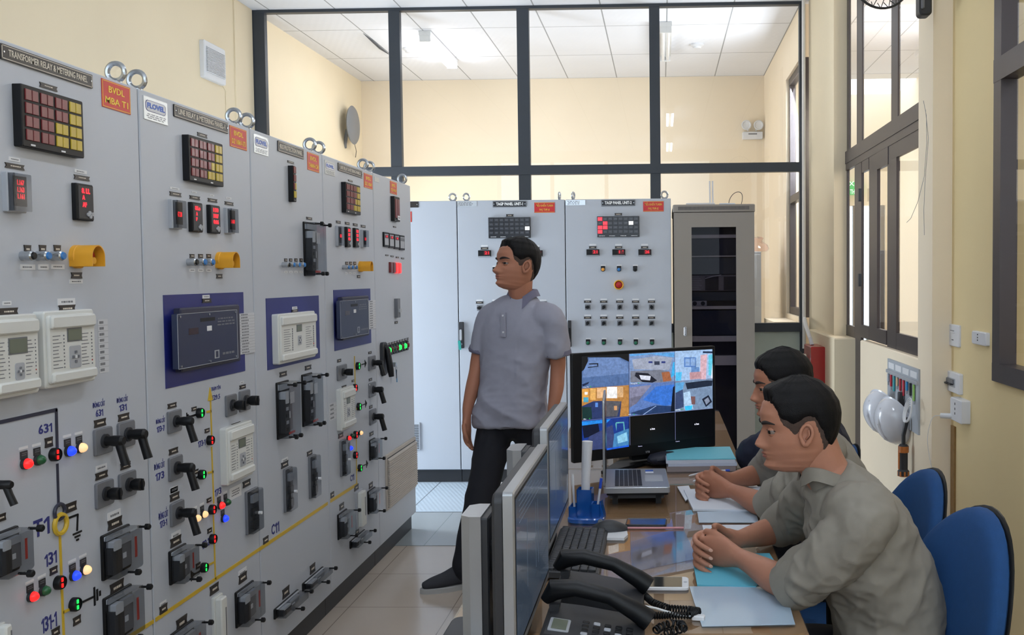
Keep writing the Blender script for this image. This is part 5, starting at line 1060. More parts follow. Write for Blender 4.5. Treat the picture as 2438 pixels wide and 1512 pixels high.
c = D(1510, 1103); m = MB(); m.slab(frz((c.x, c.y+.12, DZ), .3), -.09, .09, -.05, .05, 0, .045, mat('beige_box', 'b9ad98', .6), .008, .003); tag(m.build('small_box'), 'small beige box behind the stand of the video monitor', 'box')

# ================================================================ CHAIRS
BF = mat('blue_chair_fabric', '0b4074', .85, var=.05, nscale=60, bump=.3, bscale=900, sheen=0)
def chair(loc, ang, label, zt, fabric=BF, lean=.22):
    t = thing('office_chair', label, 'chair', loc, 'blue swivel chairs'); F = frz(loc, ang)   # +u = facing direction
    m = MB(); m.slab(F, -.24, .25, -.24, .24, .42, .50, fabric, .10, .02, n=6); m.build('seat', t)
    m = MB(); m.slab(F, -.23, .24, -.23, .23, .40, .42, BLK, .09); m.build('seat_pan', t)
    # backrest: egg outline, curved pad
    def pad(s, off, th, mt, nm):
        N = 40; H = .255; zc = zt-H; rs = []
        for k, (sc, dd) in enumerate(((.0, th*1.0), (.3, th), (.55, th*.99), (.75, th*.95), (.88, th*.86), (.95, th*.72), (.985, th*.52), (1, th*.3), (1, 0), (.93, -th*.3), (.0, -th*.3))):
            r = []
            for i in range(N):
                a = 2*math.pi*i/N; zz = H*s*math.sin(a)*sc; yy = .228*s*math.cos(a)*(1-.12*math.sin(a)*(1 if math.sin(a) > 0 else .2))*max(sc, .002)
                uu = -.25-lean*(zz+H)/(2*H)*.5-.03+off+dd+.9*yy*yy
                r.append(F.p(uu, yy, zc+zz))
            rs.append(r)
        m = MB(); m.rings(rs, mt); m.build(nm, t)
    pad(1, 0, .045, fabric, 'backrest'); pad(1.015, -.014, .014, BLK, 'backrest_shell')
    m = MB(); m.tube([F.p(-.1, 0, .39), F.p(-.27, 0, .39), F.p(-.33, 0, .46), F.p(-.33-lean*.3, 0, zt-.28)], .022, BLK, 10); m.build('back_bracket', t)
    for s in (-1, 1):
        m = MB(); m.tube([F.p(.05, s*.2, .41), F.p(.05, s*.29, .43), F.p(.055, s*.30, .56), F.p(.055, s*.295, .70), F.p(.02, s*.29, .76), F.p(-.06, s*.28, .768), F.p(-.16, s*.27, .73), F.p(-.2, s*.25, .55), F.p(-.18, s*.2, .43)], .017, BLK, 10); m.build('armrest', t)
    m = MB(); m.cyl(F, 0, 0, .10, .40, .025, BLK, 16); m.cyl(F, 0, 0, .07, .2, .035, BLK, 16); m.build('gas_lift', t)
    for i in range(5):
        a = 2*math.pi*i/5+.3; e = F.p(.27*math.cos(a), .27*math.sin(a), .07); m = MB(); m.tube([F.p(0, 0, .10), e], [.028, .016], BLK, 8); p = m.build('star_leg', t); m = MB(); m.cyl(Fr((e.x-.012, e.y, .028), (0, 1, 0), (0, 0, 1), (1, 0, 0)), 0, 0, 0, .024, .028, BLK, 16); m.build('castor', p)
    return t
CH = [((.425, 2.27, 0), math.pi+.22, 'blue office chair nearest the camera, behind the near seated man', .975), ((.505, 3.06, 0), math.pi+.14, 'blue office chair behind the middle seated man, below the plug socket', .915)]
for a in CH: chair(*a)
# ================================================================ PEOPLE
SKIN = mat('tanned_skin', 'ac7861', .55, var=.05, nscale=25, bump=.06, bscale=500, sss=.08, spec=.35)
SKIN2 = mat('tanned_skin_b', 'a8725a', .55, var=.05, nscale=25, bump=.06, bscale=500, sss=.08, spec=.35)
HAIR = mat('black_hair', '070608', .6, var=.1, nscale=120, bump=.5, bscale=450, spec=.22)
EYEW = mat('eye_white', '7c6e66', .4); IRIS = mat('dark_iris', '1a0f0a', .15); LIP = mat('lips', '96584c', .5, var=.04); BROW = mat('eyebrow', '1c1412', .7); NAIL = mat('finger_nail', 'c79a86', .35)
SHIRT = mat('grey_work_shirt', '857f75', .85, var=.03, nscale=30, bump=.25, bscale=1200)
SHIRT3 = mat('navy_jacket', '171b30', .8, var=.04, nscale=30, bump=.25, bscale=1200)
POLO = mat('grey_polo_knit', '9797a4', .85, var=.03, nscale=40, bump=.25, bscale=1500); COLL = mat('violet_grey_rib', '6e6c80', .85, var=.03, bump=.3, bscale=1500)
TROU = mat('dark_navy_trousers', '12131c', .85, var=.05, bump=.2, bscale=900)
SHOE = mat('dark_grey_knit_shoe', '33343a', .8, var=.06, bump=.5, bscale=500); SOLE = mat('light_sole', 'a9a8a6', .6)
def cr(P, n):
    """Catmull-Rom through tuples"""
    out = []; L = len(P)
    for i in range(L-1):
        a, b, c, d = P[max(i-1, 0)], P[i], P[i+1], P[min(i+2, L-1)]
        for k in range(n):
            t = k/n; out.append(tuple(.5*((2*b[j])+(-a[j]+c[j])*t+(2*a[j]-5*b[j]+4*c[j]-d[j])*t*t+(-a[j]+3*b[j]-3*c[j]+d[j])*t**3) for j in range(len(b))))
    out.append(tuple(P[-1])); return out
def loft(mb, P, ref, mt, n=20, sub=5, ex=2.0, ends=(1, 1)):
    """P: (x,y,z, ra, rb): ra along ref, rb across; rounded ends"""
    Q = cr(P, sub); rs = []; ref = V(ref).normalized(); L = len(Q)
    def ring(c, t, ra, rb):
        a = (ref-t*ref.dot(t)).normalized(); b = t.cross(a); r = []
        for i in range(n):
            th = 2*math.pi*i/n; cs, sn = math.cos(th), math.sin(th)
            r.append(c+a*(ra*math.copysign(abs(cs)**(2/ex), cs))+b*(rb*math.copysign(abs(sn)**(2/ex), sn)))
        return r
    for i, q in enumerate(Q):
        c = V(q[:3]); t = (V(Q[min(i+1, L-1)][:3])-V(Q[max(i-1, 0)][:3])).normalized()
        if i == 0 and ends[0]:
            for k in (0.15, .6, .88): rs.append(ring(c-t*min(q[3], q[4])*math.sqrt(1-k*k)*.9, t, q[3]*k, q[4]*k))
        rs.append(ring(c, t, q[3], q[4]))
        if i == L-1 and ends[1]:
            for k in (.88, .6, .15): rs.append(ring(c+t*min(q[3], q[4])*math.sqrt(1-k*k)*.9, t, q[3]*k, q[4]*k))
    mb.rings(rs, mt); return mb
def remesh(mb, vox, smooth=6, fold=None, mt=None):
    me = bpy.data.meshes.new('t'); me.from_pydata([tuple(p) for p in mb.v], [], mb.f); import bmesh
    bm = bmesh.new(); bm.from_mesh(me); bmesh.ops.recalc_face_normals(bm, faces=bm.faces); bm.to_mesh(me); bm.free()
    o = bpy.data.objects.new('t', me); COL.objects.link(o); md = o.modifiers.new('r', 'REMESH'); md.mode = 'VOXEL'; md.voxel_size = vox
    if smooth: s = o.modifiers.new('s', 'SMOOTH'); s.iterations = smooth; s.factor = .5
    dg = bpy.context.evaluated_depsgraph_get(); r = bpy.data.meshes.new_from_object(o.evaluated_get(dg)); out = MB(); vs = []
    for q in r.vertices:
        p = V(q.co); 
        if fold: p = p+V(q.normal)*fold(p, V(q.normal))
        vs.append(p)
    out.add(vs, [tuple(p.vertices) for p in r.polygons], mt or mb.mats[0]); bpy.data.objects.remove(o); bpy.data.meshes.remove(me); bpy.data.meshes.remove(r)
    return out
def interp(T, z):
    if z <= T[0][0]: return T[0][1]
    for (a, b), (c, d) in zip(T, T[1:]):
        if z <= c: t = (z-a)/(c-a); t = t*t*(3-2*t)*.5+t*.5; return b+(d-b)*t
    return T[-1][1]
FT_ = [(0, .27), (.03, .37), (.08, .425), (.14, .405), (.2, .42), (.27, .42), (.35, .41), (.45, .405), (.5, .41), (.56, .44), (.65, .445), (.75, .415), (.85, .33), (.93, .21), (.98, .09), (1, .001)]
BT_ = [(0, .02), (.05, .10), (.1, .16), (.2, .26), (.3, .325), (.4, .365), (.5, .385), (.6, .39), (.7, .378), (.8, .33), (.9, .23), (.97, .10), (1, .001)]
WT_ = [(0, .12), (.03, .165), (.08, .205), (.15, .245), (.25, .285), (.35, .31), (.45, .322), (.55, .335), (.65, .335), (.75, .31), (.85, .25), (.93, .165), (.98, .08), (1, .001)]
def g(x, s): return math.exp(-x*x/(2*s*s))
def hsurf(th, z):
    """head surface in head heights: (forward, side, up); th=0 is the nose"""
    c, s = math.cos(th), math.sin(th); W_ = interp(WT_, z); ff = interp(FT_, z) if c > 0 else interp(BT_, z)
    ex = 2.0/(1.75+.6*min(1, max(0, (z-.1)/.3))) if c > 0 else 2/2.15
    x = ff*math.copysign(abs(c)**ex, c); y = W_*math.copysign(abs(s)**ex, s)
    if c > 0:
        nz = [(.24, 0), (.262, .035), (.285, .085), (.31, .108), (.34, .100), (.4, .068), (.45, .045), (.5, .018), (.54, 0)]
        na = interp(nz, z) if .24 < z < .54 else 0
        sg = .036+.026*g(z-.29, .04)
        x += na*g(y, sg)*1.0
        x += .022*g(z-.29, .028)*(g(abs(y)-.062, .02))                       # nostril wings
        x -= .034*g(abs(y)-.15, .062)*g(z-.465, .042)                         # eye sockets
        x += .020*g(abs(y)-.15, .05)*(g(z-.490, .014)+.8*g(z-.438, .013))         # lids round the eyeball
        x += .010*g(abs(y)-.14, .09)*g(z-.545, .022)                          # brow
        x += .016*g(abs(y)-.2, .07)*g(z-.36, .05)                             # cheekbone
        x += .030*g(y, .075)*g(z-.218, .014)+.026*g(y, .066)*g(z-.178, .015)-.012*g(y, .085)*g(z-.198, .007)   # lips
        x += .014*g(y, .09)*g(z-.07, .035)
    return x, y, z-.44
def head(mb, Fh, Hh, mt, NU=72, NV=84):
    """Fh: frame U=forward, V=left side, W=up, origin between the ears"""
    def P(th, z): a = hsurf(th, z); return Fh.p(a[0]*Hh, a[1]*Hh, a[2]*Hh)
    rs = []
    for k in range(NV+1):
        t = k/NV; z = .001+.998*(t if t < .5 else .5+.5*math.sin((t-.5)*math.pi))
        r = []
        for i in range(NU):
            a = 2*math.pi*i/NU; a = a-.35*math.sin(a) if True else a      # denser at the face
            r.append(P(a, z))
        rs.append(r)
    mb.rings(rs, mt)
    for s in (1, -1):     # ears
        m2 = MB(); c = V((.025, s*.328, .0)); A = V((.30, -s*.0, .06)).normalized(); 
        def E(a, b, o): q = c+V((1, s*-.25, 0)).normalized()*a+V((-.12, s*.05, 1)).normalized()*b+V((0, s, 0))*o; return Fh.p(q.x*Hh, q.y*Hh, q.z*Hh)
        pts = []
        for i in range(28):
            t = 2*math.pi*i/28; w_ = .063 if math.sin(t) > 0 else .063*(1-.45*abs(math.sin(t))); pts.append(E(-w_*math.cos(t)-.008, .108*math.sin(t), .024+.018*(math.cos(t) > 0)*math.cos(t)))
        m2.tube(pts, [Hh*(.019+.007*(1 if math.sin(2*math.pi*i/28) < -.6 else 0)) for i in range(28)], mt, 8, closed=True)
        rr = [[E(-k_*.058*math.cos(2*math.pi*i/24)-.008, k_*.096*math.sin(2*math.pi*i/24), o_) for i in range(24)] for k_, o_ in ((1, .0), (1, .022), (.6, .012), (.3, .004), (.02, .002))]
        m2.rings(rr, mt)
        m2.tube([E(-.01, -.05, .015), E(-.04, .0, .03), E(-.03, .055, .03)], Hh*.012, mt, 6)
        mb.v_off = 0; k0 = len(mb.v); mb.v += m2.v; mi = mb.m_(mt)
        for f in m2.f: mb.f.append(tuple(x+k0 for x in f)); mb.mi.append(mi)
def face_parts(Fh, Hh, parent, gaze=(1, 0, 0), parent_skin=None):
    parent_skin = parent_skin or SKIN2
    for s in (1, -1):
        c = Fh.p(.336*Hh, s*.148*Hh, .024*Hh); m = MB(); m.sphere(c, .056*Hh, EYEW, 16, 12); p = m.build('eye', parent)
        d = (Fh.U*gaze[0]+Fh.V*gaze[1]+Fh.W*gaze[2]).normalized(); G = Fr(c, d.orthogonal().normalized(), d.cross(d.orthogonal().normalized()), d)
        m = MB(); m.lathe(G, 0, 0, [(.044*Hh, .036*Hh), (.040*Hh, .0420*Hh), (.028*Hh, .0515*Hh), (.014*Hh, .0565*Hh), (.001, .0578*Hh)], IRIS, 14); m.build('iris', p)
        for nm_, e0, e1 in (('upper_eyelid', 19, 90), ('lower_eyelid', -20, -90)):
            rr = []
            for rad, seq in ((.0615, range(9)), (.0585, range(8, -1, -1))):
                for k in seq:
                    e_ = math.radians(e0+(e1-e0)*k/8); cc, sn_ = math.cos(e_)*rad*Hh, math.sin(e_)*rad*Hh
                    rr.append([c+Fh.U*(cc*math.cos(2*math.pi*i/24))+Fh.V*(cc*math.sin(2*math.pi*i/24))+Fh.W*sn_ for i in range(24)])
            m = MB(); m.rings(rr, parent_skin, caps=False, closed=True); m.build(nm_, parent)
        # upper lid and lash line
        m = MB(); up = [Fh.p((.345+.062*math.cos(t*1.1))*Hh+.0, (s*.148+s*.066*t)*Hh, (.040+.012*(1-t*t))*Hh) for t in [-1+.2*i for i in range(11)]]
        up = [Fh.p(*[q*Hh for q in (hsurf_at(s*(.148+.068*t), .472+.010*(1-t*t))+.003, s*(.148+.068*t), .032+.010*(1-t*t))]) for t in [-1+.2*i for i in range(11)]]
        m.tube(up, [Hh*.004+Hh*.006*(1-abs(-1+.2*i)) for i in range(11)], BROW, 6); m.build('eyelashes', parent)
        m = MB(); pts = []; R_ = []
        for i in range(13):
            t = i/12; y = .065+.185*t; z = .545+.035*math.sin(t*2.2)-.02*t; pts.append(Fh.p((hsurf_at(s*y, z)-.002)*Hh, s*y*Hh, (z-.44)*Hh)); R_.append(Hh*(.006+.016*math.sin(math.pi*min(1, .2+t*.8))))
        m.tube(pts, R_, BROW, 8); m.build('eyebrow', parent)
    m = MB()
    for z0, h, w_ in ((.215, .014, .085), (.18, .017, .075)):
        rr = []
        for i in range(17):
            t = -1+i/8; y = w_*t; hh = h*(1-t*t)**.6+.0008; zc = z0-(.006 if z0 > .2 else -.004)*(t*t)
            rr.append([Fh.p((hsurf_at(y, zc+a*hh)+.0035)*Hh, y*Hh, (zc+a*hh-.44)*Hh) for a in (-.9, -.4, 0, .4, .9)]+[Fh.p((hsurf_at(y, zc)-.03)*Hh, y*Hh, (zc-.44)*Hh)])
        m.rings(rr, LIP)
    m.build('lips', parent)
def hsurf_at(y, z):
    lo, hi = 0, math.pi/2
    for _ in range(18):
        mid = (lo+hi)/2
        if hsurf(mid, z)[1] < abs(y): lo = mid
        else: hi = mid
    return hsurf(lo, z)[0]
CROP = mat('cropped_side_hair', '4a3931', .8, var=.1, nscale=150, bump=.6, bscale=700)
def hair(Fh, Hh, parent, mt, front=.775, top=.055, fringe=.02, seed=3, part_=.0, side_low=.50, thin=0):
    if not thin: hair(Fh, Hh, parent, CROP, front, top, fringe, seed, part_, side_low, 1)
    """thickness field over the head, tucked under the skin outside the hairline"""
    NU, NV = 110, 80
    def th_(a, z):
        A = abs(math.atan2(math.sin(a), math.cos(a))); d = math.degrees(A)
        line = interp([(0, front), (22, front+.005), (38, front-.02), (50, front-.09), (58, .60), (66, side_low+.08), (74, side_low+.03), (82, side_low+.06), (90, .62), (100, .61), (112, .48), (125, .33), (150, .21), (180, .18)], d)
        if thin: line -= interp([(0, -.05), (45, -.05), (55, .02), (70, .075), (80, .085), (90, .03), (100, .02), (112, .075), (130, .09), (180, .07)], d)
        line += .012*noise.noise(V((d*.35, seed, z*3)))*(0 if thin else 1)
        e = (z-line)/.035
        full = interp([(0, .0), (.2, .006), (.4, .010), (.55, .018), (.64, .040), (.75, top), (.9, top*1.15), (1, top*1.05)], z) if d > 45 else interp([(0, .02), (.7, .045), (.8, top*.85), (.9, top*1.2), (1, top*1.05)], z)
        if d > 105: full = max(full, interp([(0, .004), (.15, .006), (.3, .018), (.5, .034), (.7, .045), (1, top*1.05)], z))
        if d < 45: full += fringe*g(z-line-.03, .05)
        t = -.02+(full+.02)*(1/(1+math.exp(-e*2.2+1.2)))
        if thin: t = .0035*min(1, max(-3, (z-line)/.02))+.001
        if z-line < -.06: t = -.03
        return t
    rs = []
    for k in range(NV+1):
        z = .10+.8995*math.sin(k/NV*math.pi/2)**.92; r = []
        for i in range(NU):
            a = 2*math.pi*i/NU; x, y, zz = hsurf(a, z); t = th_(a, z); n = V((x+.02, y*1.15, (z-.48)*1.0)).normalized()
            st = .008*noise.noise(V((a*9, z*4, seed)))+.006*noise.noise(V((a*26, z*6, seed+5)))
            q = V((x, y, zz))+n*(t+(st if t > 0 else 0)); r.append(Fh.p(q.x*Hh, q.y*Hh, q.z*Hh))
        rs.append(r)
    MB().rings(rs, mt).build('cropped_hair' if thin else 'hair', parent, angle=60)
def frame_head(o, f, roll=0):
    f = V(f).normalized(); u = V((0, 0, 1)); s = u.cross(f).normalized(); u = f.cross(s)
    c, n = math.cos(roll), math.sin(roll); return Fr(o, f, s*c+u*n, u*c-s*n)
def fold_fn(amp, dirs, seed=0, damp=None):
    def fn(p, n):
        d = 0
        for (v_, fr, wt, st) in dirs:
            q = V(v_).normalized(); a = p-q*p.dot(q)*(1-st)       # stretch along q
            t = noise.noise(a*fr+V((seed, seed*2, 0))); d += wt*(1-abs(t)*2.6)
        d = amp*d
        if damp: d *= damp(p)
        return d
    return fn
def collar(F, rx, ry, h, drop, mt, parent, openang=24, tipdrop=.03, name='collar'):
    """folded shirt collar: F.U forward, F.V side, F.W up at the neck base"""
    rs = []; N = 40
    for i in range(N+1):
        a = math.radians(openang+(360-2*openang)*i/N); c, s = math.cos(a), math.sin(a); fr = max(0, c)**2.0
        zt = h-drop*fr; tp = tipdrop*max(0, (c-.55)/.45)
        P = [(1.0, zt-.004, 0), (1.03, zt+.003, 0), (1.12, zt, .0), (1.30, zt-.028-tp, .01*fr), (1.34, zt-.034-tp, .012*fr), (1.26, zt-.030-tp, .008*fr), (1.08, zt-.006, 0), (.99, -.012-drop*fr*.9, 0)]
        rs.append([F.p((rx+.0)*k*c+o_, ry*k*s, z) for k, z, o_ in P])
    MB().rings(rs, mt).build(name, parent, angle=50)
def cuff(A, B, r, mt, parent, w=.012, name='sleeve_cuff'):
    A, B = V(A), V(B); d = (B-A).normalized(); m = MB(); m.tube([A, A+d*.002, A.lerp(B, .3), A.lerp(B, .7), B-d*.002, B], [r*.9, r+w*.4, r+w*.55, r+w*.5, r+w*.3, r*.88], mt, 22); m.build(name, parent)
NAILS = []
def seated(off, label, shirt, skin, vox, hd=(0, 0, 0), face=(-1, -.02, -.06), Hh=.240, nails=True, top=.055, seed=3, front=.775, fringe=.03, grp='seated men at the desk', folded=False):
    o = V(off); T = lambda x, y, z: tuple(V((x, y, z))+o)
    Lp = lambda P: [(*T(*q[:3]), *q[3:]) for q in P]
    root = thing('person', label, 'person', T(.58, 2.42, .0), grp)
    b = MB()
    # inner body: torso, neck, arms
    loft(b, Lp([(.61, 2.42, .50, .15, .10), (.565, 2.42, .70, .135, .095), (.50, 2.415, .88, .155, .105), (.46, 2.41, .98, .15, .08), (.435, 2.405, 1.04, .07, .055)]), (0, 1, 0), skin)
    hx, hy, hz = hd
    loft(b, [(*T(.455, 2.41, .985), .062, .064), (*T(.425, 2.408, 1.04), .057, .060), (*T(.398+hx*.6, 2.405+hy*.6, 1.09+hz*.6), .055, .060), (*T(.375+hx, 2.40+hy, 1.15+hz), .052, .062)], (0, 1, 0), skin)
    tips = []
    if folded:
        LA = [(.47, 2.235, .985, .045, .045), (.40, 2.265, .90, .043, .043), (.30, 2.31, .83, .039, .037), (.27, 2.36, .82, .036, .035), (.28, 2.45, .83, .03, .03)]; RA = [(.44, 2.59, .985, .045, .045), (.40, 2.60, .90, .043, .043), (.36, 2.58, .85, .039, .037), (.345, 2.52, .85, .036, .035), (.35, 2.44, .86, .03, .03)]
        loft(b, Lp(LA), (0, 0, 1), skin); loft(b, Lp(RA), (0, 0, 1), skin)
    else:
        LA = [(.47, 2.235, .985, .045, .045), (.40, 2.265, .90, .043, .043), (.335, 2.305, .805, .039, .037), (.315, 2.325, .788, .036, .035), (.275, 2.39, .792, .041, .036), (.235, 2.465, .798, .031, .028), (.205, 2.52, .80, .025, .022)]
        RA = [(.44, 2.59, .985, .045, .045), (.41, 2.70, .90, .043, .043), (.375, 2.83, .81, .039, .037), (.355, 2.84, .792, .036, .035), (.305, 2.795, .795, .040, .036), (.25, 2.73, .80, .031, .028), (.215, 2.69, .803, .025, .022)]
        loft(b, Lp(LA), (0, 0, 1), skin); loft(b, Lp(RA), (0, 0, 1), skin)
        # legs inside trousers are built with the trousers
        # palms: (x,y,z, tall, thin)
        loft(b, Lp([(.225, 2.49, .80, .026, .023), (.20, 2.527, .80, .028, .021), (.172, 2.56, .802, .040, .018), (.145, 2.587, .800, .043, .0155), (.122, 2.604, .797, .040, .012)]), (0, 0, 1), skin, sub=4)
        loft(b, Lp([(.235, 2.712, .803, .026, .023), (.212, 2.686, .803, .028, .021), (.182, 2.668, .803, .040, .018), (.150, 2.657, .801, .043, .0155), (.124, 2.648, .798, .040, .012)]), (0, 0, 1), skin, sub=4)
        Z1 = (.834, .812, .790, .770); Z2 = (.823, .801, .780, .763); 
        for i in range(4):
            k = (1, 1.06, 1, .86)[i]; z = Z1[i]
            P = [(.135, 2.650, z, .0095, .0095), (.112, 2.640, z+.002, .0098, .0098), (.094-.004*k, 2.612, z, .0088, .0088), (.092-.004*k, 2.580, z-.005, .0084, .0084), (.106, 2.560-.004*k, z-.012, .0078, .0078), (.126, 2.551-.003*k, z-.020, .0066, .0066)]
            loft(b, Lp(P), (0, 0, 1), skin, n=10, sub=4); tips.append((V(T(*P[-1][:3])), V((.2, -1, .15))))
            z = Z2[i]; P = [(.135, 2.603, z, .0095, .0095), (.113, 2.612, z+.002, .0096, .0096), (.097, 2.636, z, .0088, .0088), (.096, 2.668, z-.005, .0084, .0084), (.112, 2.692, z-.012, .0078, .0078), (.132, 2.699, z-.02, .0066, .0066)]
            loft(b, Lp(P), (0, 0, 1), skin, n=10, sub=4)
        loft(b, Lp([(.190, 2.560, .815, .013, .013), (.163, 2.583, .832, .0125, .0125), (.140, 2.603, .844, .011, .011), (.118, 2.622, .846, .0085, .0085)]), (0, 0, 1), skin, n=10, sub=4)
        loft(b, Lp([(.195, 2.668, .818, .013, .013), (.170, 2.648, .838, .0125, .0125), (.152, 2.628, .856, .011, .011), (.140, 2.603, .866, .0085, .0085)]), (0, 0, 1), skin, n=10, sub=4)
    body = remesh(b, vox, 4, mt=skin)
    Fh = frame_head(T(.352+hx, 2.405+hy, 1.170+hz), face); head(body, Fh, Hh, skin)
    body.build('body', root, angle=180)
    face_parts(Fh, Hh, root, (1, 0, -.1), skin); hair(Fh, Hh, root, HAIR, front=front, top=top, seed=seed, fringe=fringe)
    if nails:
        m = MB()
        for c, nrm in tips:
            G = Fr(c+nrm.normalized()*.0052, V((1, .2, -.2)).normalized(), V((0, .2, 1)).normalized(), nrm.normalized()); m.lathe(G, 0, 0, [(.0048, 0), (.0044, .0012), (.001, .002)], NAIL, 10, su=1.3)
        m.build('finger_nails', root)
    # shirt
    s = MB()
    loft(s, Lp([(.575, 2.42, .47, .185, .118), (.572, 2.42, .56, .178, .125), (.575, 2.42, .70, .165, .138), (.53, 2.415, .83, .182, .135), (.487, 2.412, .93, .192, .122), (.46, 2.41, .985, .170, .098), (.436, 2.408, 1.022, .115, .078), (.42, 2.405, 1.045, .073, .068)]), (0, 1, 0), shirt, n=32, ex=2.3, ends=(1, 0))
    if folded:
        loft(s, Lp([(.475, 2.295, .985, .070, .085), (.475, 2.235, .985, .068, .074), (.36, 2.24, .91, .070, .070), (.25, 2.30, .84, .068, .066), (.235, 2.37, .82, .058, .055), (.26, 2.47, .83, .045, .045)]), (0, 0, 1), shirt, n=24); loft(s, Lp([(.455, 2.52, .985, .070, .085), (.445, 2.59, .985, .068, .074), (.39, 2.61, .90, .062, .062), (.345, 2.58, .85, .056, .056), (.335, 2.50, .85, .052, .050), (.345, 2.42, .86, .045, .045)]), (0, 0, 1), shirt, n=24)
    else:
        loft(s, Lp([(.475, 2.295, .985, .070, .085), (.475, 2.235, .985, .068, .074), (.435, 2.232, .925, .064, .066), (.385, 2.262, .865, .062, .062), (.348, 2.297, .822, .060, .060), (.330, 2.318, .800, .058, .056)]), (0, 0, 1), shirt, n=24, ends=(1, 0))
        loft(s, Lp([(.455, 2.52, .985, .070, .085), (.445, 2.59, .985, .068, .074), (.42, 2.66, .935, .064, .066), (.395, 2.745, .87, .062, .062), (.375, 2.81, .825, .058, .058), (.362, 2.835, .81, .056, .055)]), (0, 0, 1), shirt, n=24, ends=(1, 0))
    arm = lambda p: 1.0 if (p-o).z > .5 else .3
    def damp(p): q = p-o; return .45+1.1*g((q-V((.37, 2.29, .86))).length, .12)+.8*g((q-V((.39, 2.75, .87))).length, .12)+.5*g((q-V((.50, 2.27, .80))).length, .14)
    body_s = remesh(s, max(vox*1.6, .0055), 6, fold_fn(.0085, [((.5, .2, 1), 11, .8, .25), ((1, .6, .2), 17, .5, .3), ((.2, 1, .6), 26, .3, .5)], off[1]*3, damp), shirt)
    body_s.build('shirt', root, angle=180)
    if not folded: cuff(T(.366, 2.278, .842), T(.308, 2.334, .780), .056, shirt, root, .018); cuff(T(.385, 2.778, .850), T(.340, 2.850, .79), .054, shirt, root, .018)
    F2 = Fr(T(.425, 2.406, 1.022), V((-.93, 0, .36)).normalized(), V((0, -1, 0)), V((-.36, 0, .93)).normalized() if False else V((-.30, 0, .95)).normalized()); collar(F2, .070, .066, .052, .030, shirt, root)
    # placket with a button
    # trousers and shoes under the desk
    t = MB()
    for sy in (-.09, .09):
        loft(t, Lp([(.60, 2.42+sy, .50, .085, .095), (.42, 2.42+sy*1.3, .53, .078, .082), (.22, 2.42+sy*1.6, .52, .068, .068), (.16, 2.42+sy*1.7, .46, .062, .062), (.17, 2.42+sy*1.7, .28, .058, .058), (.19, 2.42+sy*1.7, .10, .055, .06)]), (0, 1, 0), TROU)
    loft(t, Lp([(.565, 2.42, .49, .16, .10), (.565, 2.42, .56, .155, .105)]), (0, 1, 0), TROU)
    remesh(t, .011, 5, mt=TROU).build('trousers', root, angle=180)
    for sy in (-.153, .153):
        m = MB(); loft(m, Lp([(.235, 2.42+sy, .045, .035, .035), (.16, 2.42+sy, .055, .042, .042), (.08, 2.42+sy, .036, .044, .028), (.01, 2.42+sy, .026, .036, .018)]), (0, 1, 0), SHOE); m.build('shoe', root)
    return root
seated((0, 0, 0), 'seated man nearest the camera, grey shirt, rolled sleeves, hands clasped on cyan folder', SHIRT, SKIN, .0034, hd=(.002, 0, -.004), face=(-1, -.03, -.05), Hh=.234, top=.050, front=.79, fringe=.055)
seated((.035, .80, .0), 'middle seated man partly hidden behind the near one, grey shirt, hands on white notebook', SHIRT, SKIN2, .0046, hd=(.026, -.01, .008), face=(-1, -.06, -.05), Hh=.230, nails=False, seed=8, top=.06, front=.755)
seated((.135, 1.62, -.02), 'third seated man in dark navy jacket, almost hidden behind the middle man', SHIRT3, SKIN2, .007, hd=(.02, 0, -.045), face=(-1, -.0, -.1), nails=False, seed=12, folded=True)
chair((.42, 3.97, 0), math.pi+.05, 'office chair of the third man, mostly hidden behind the two nearer men', .84)
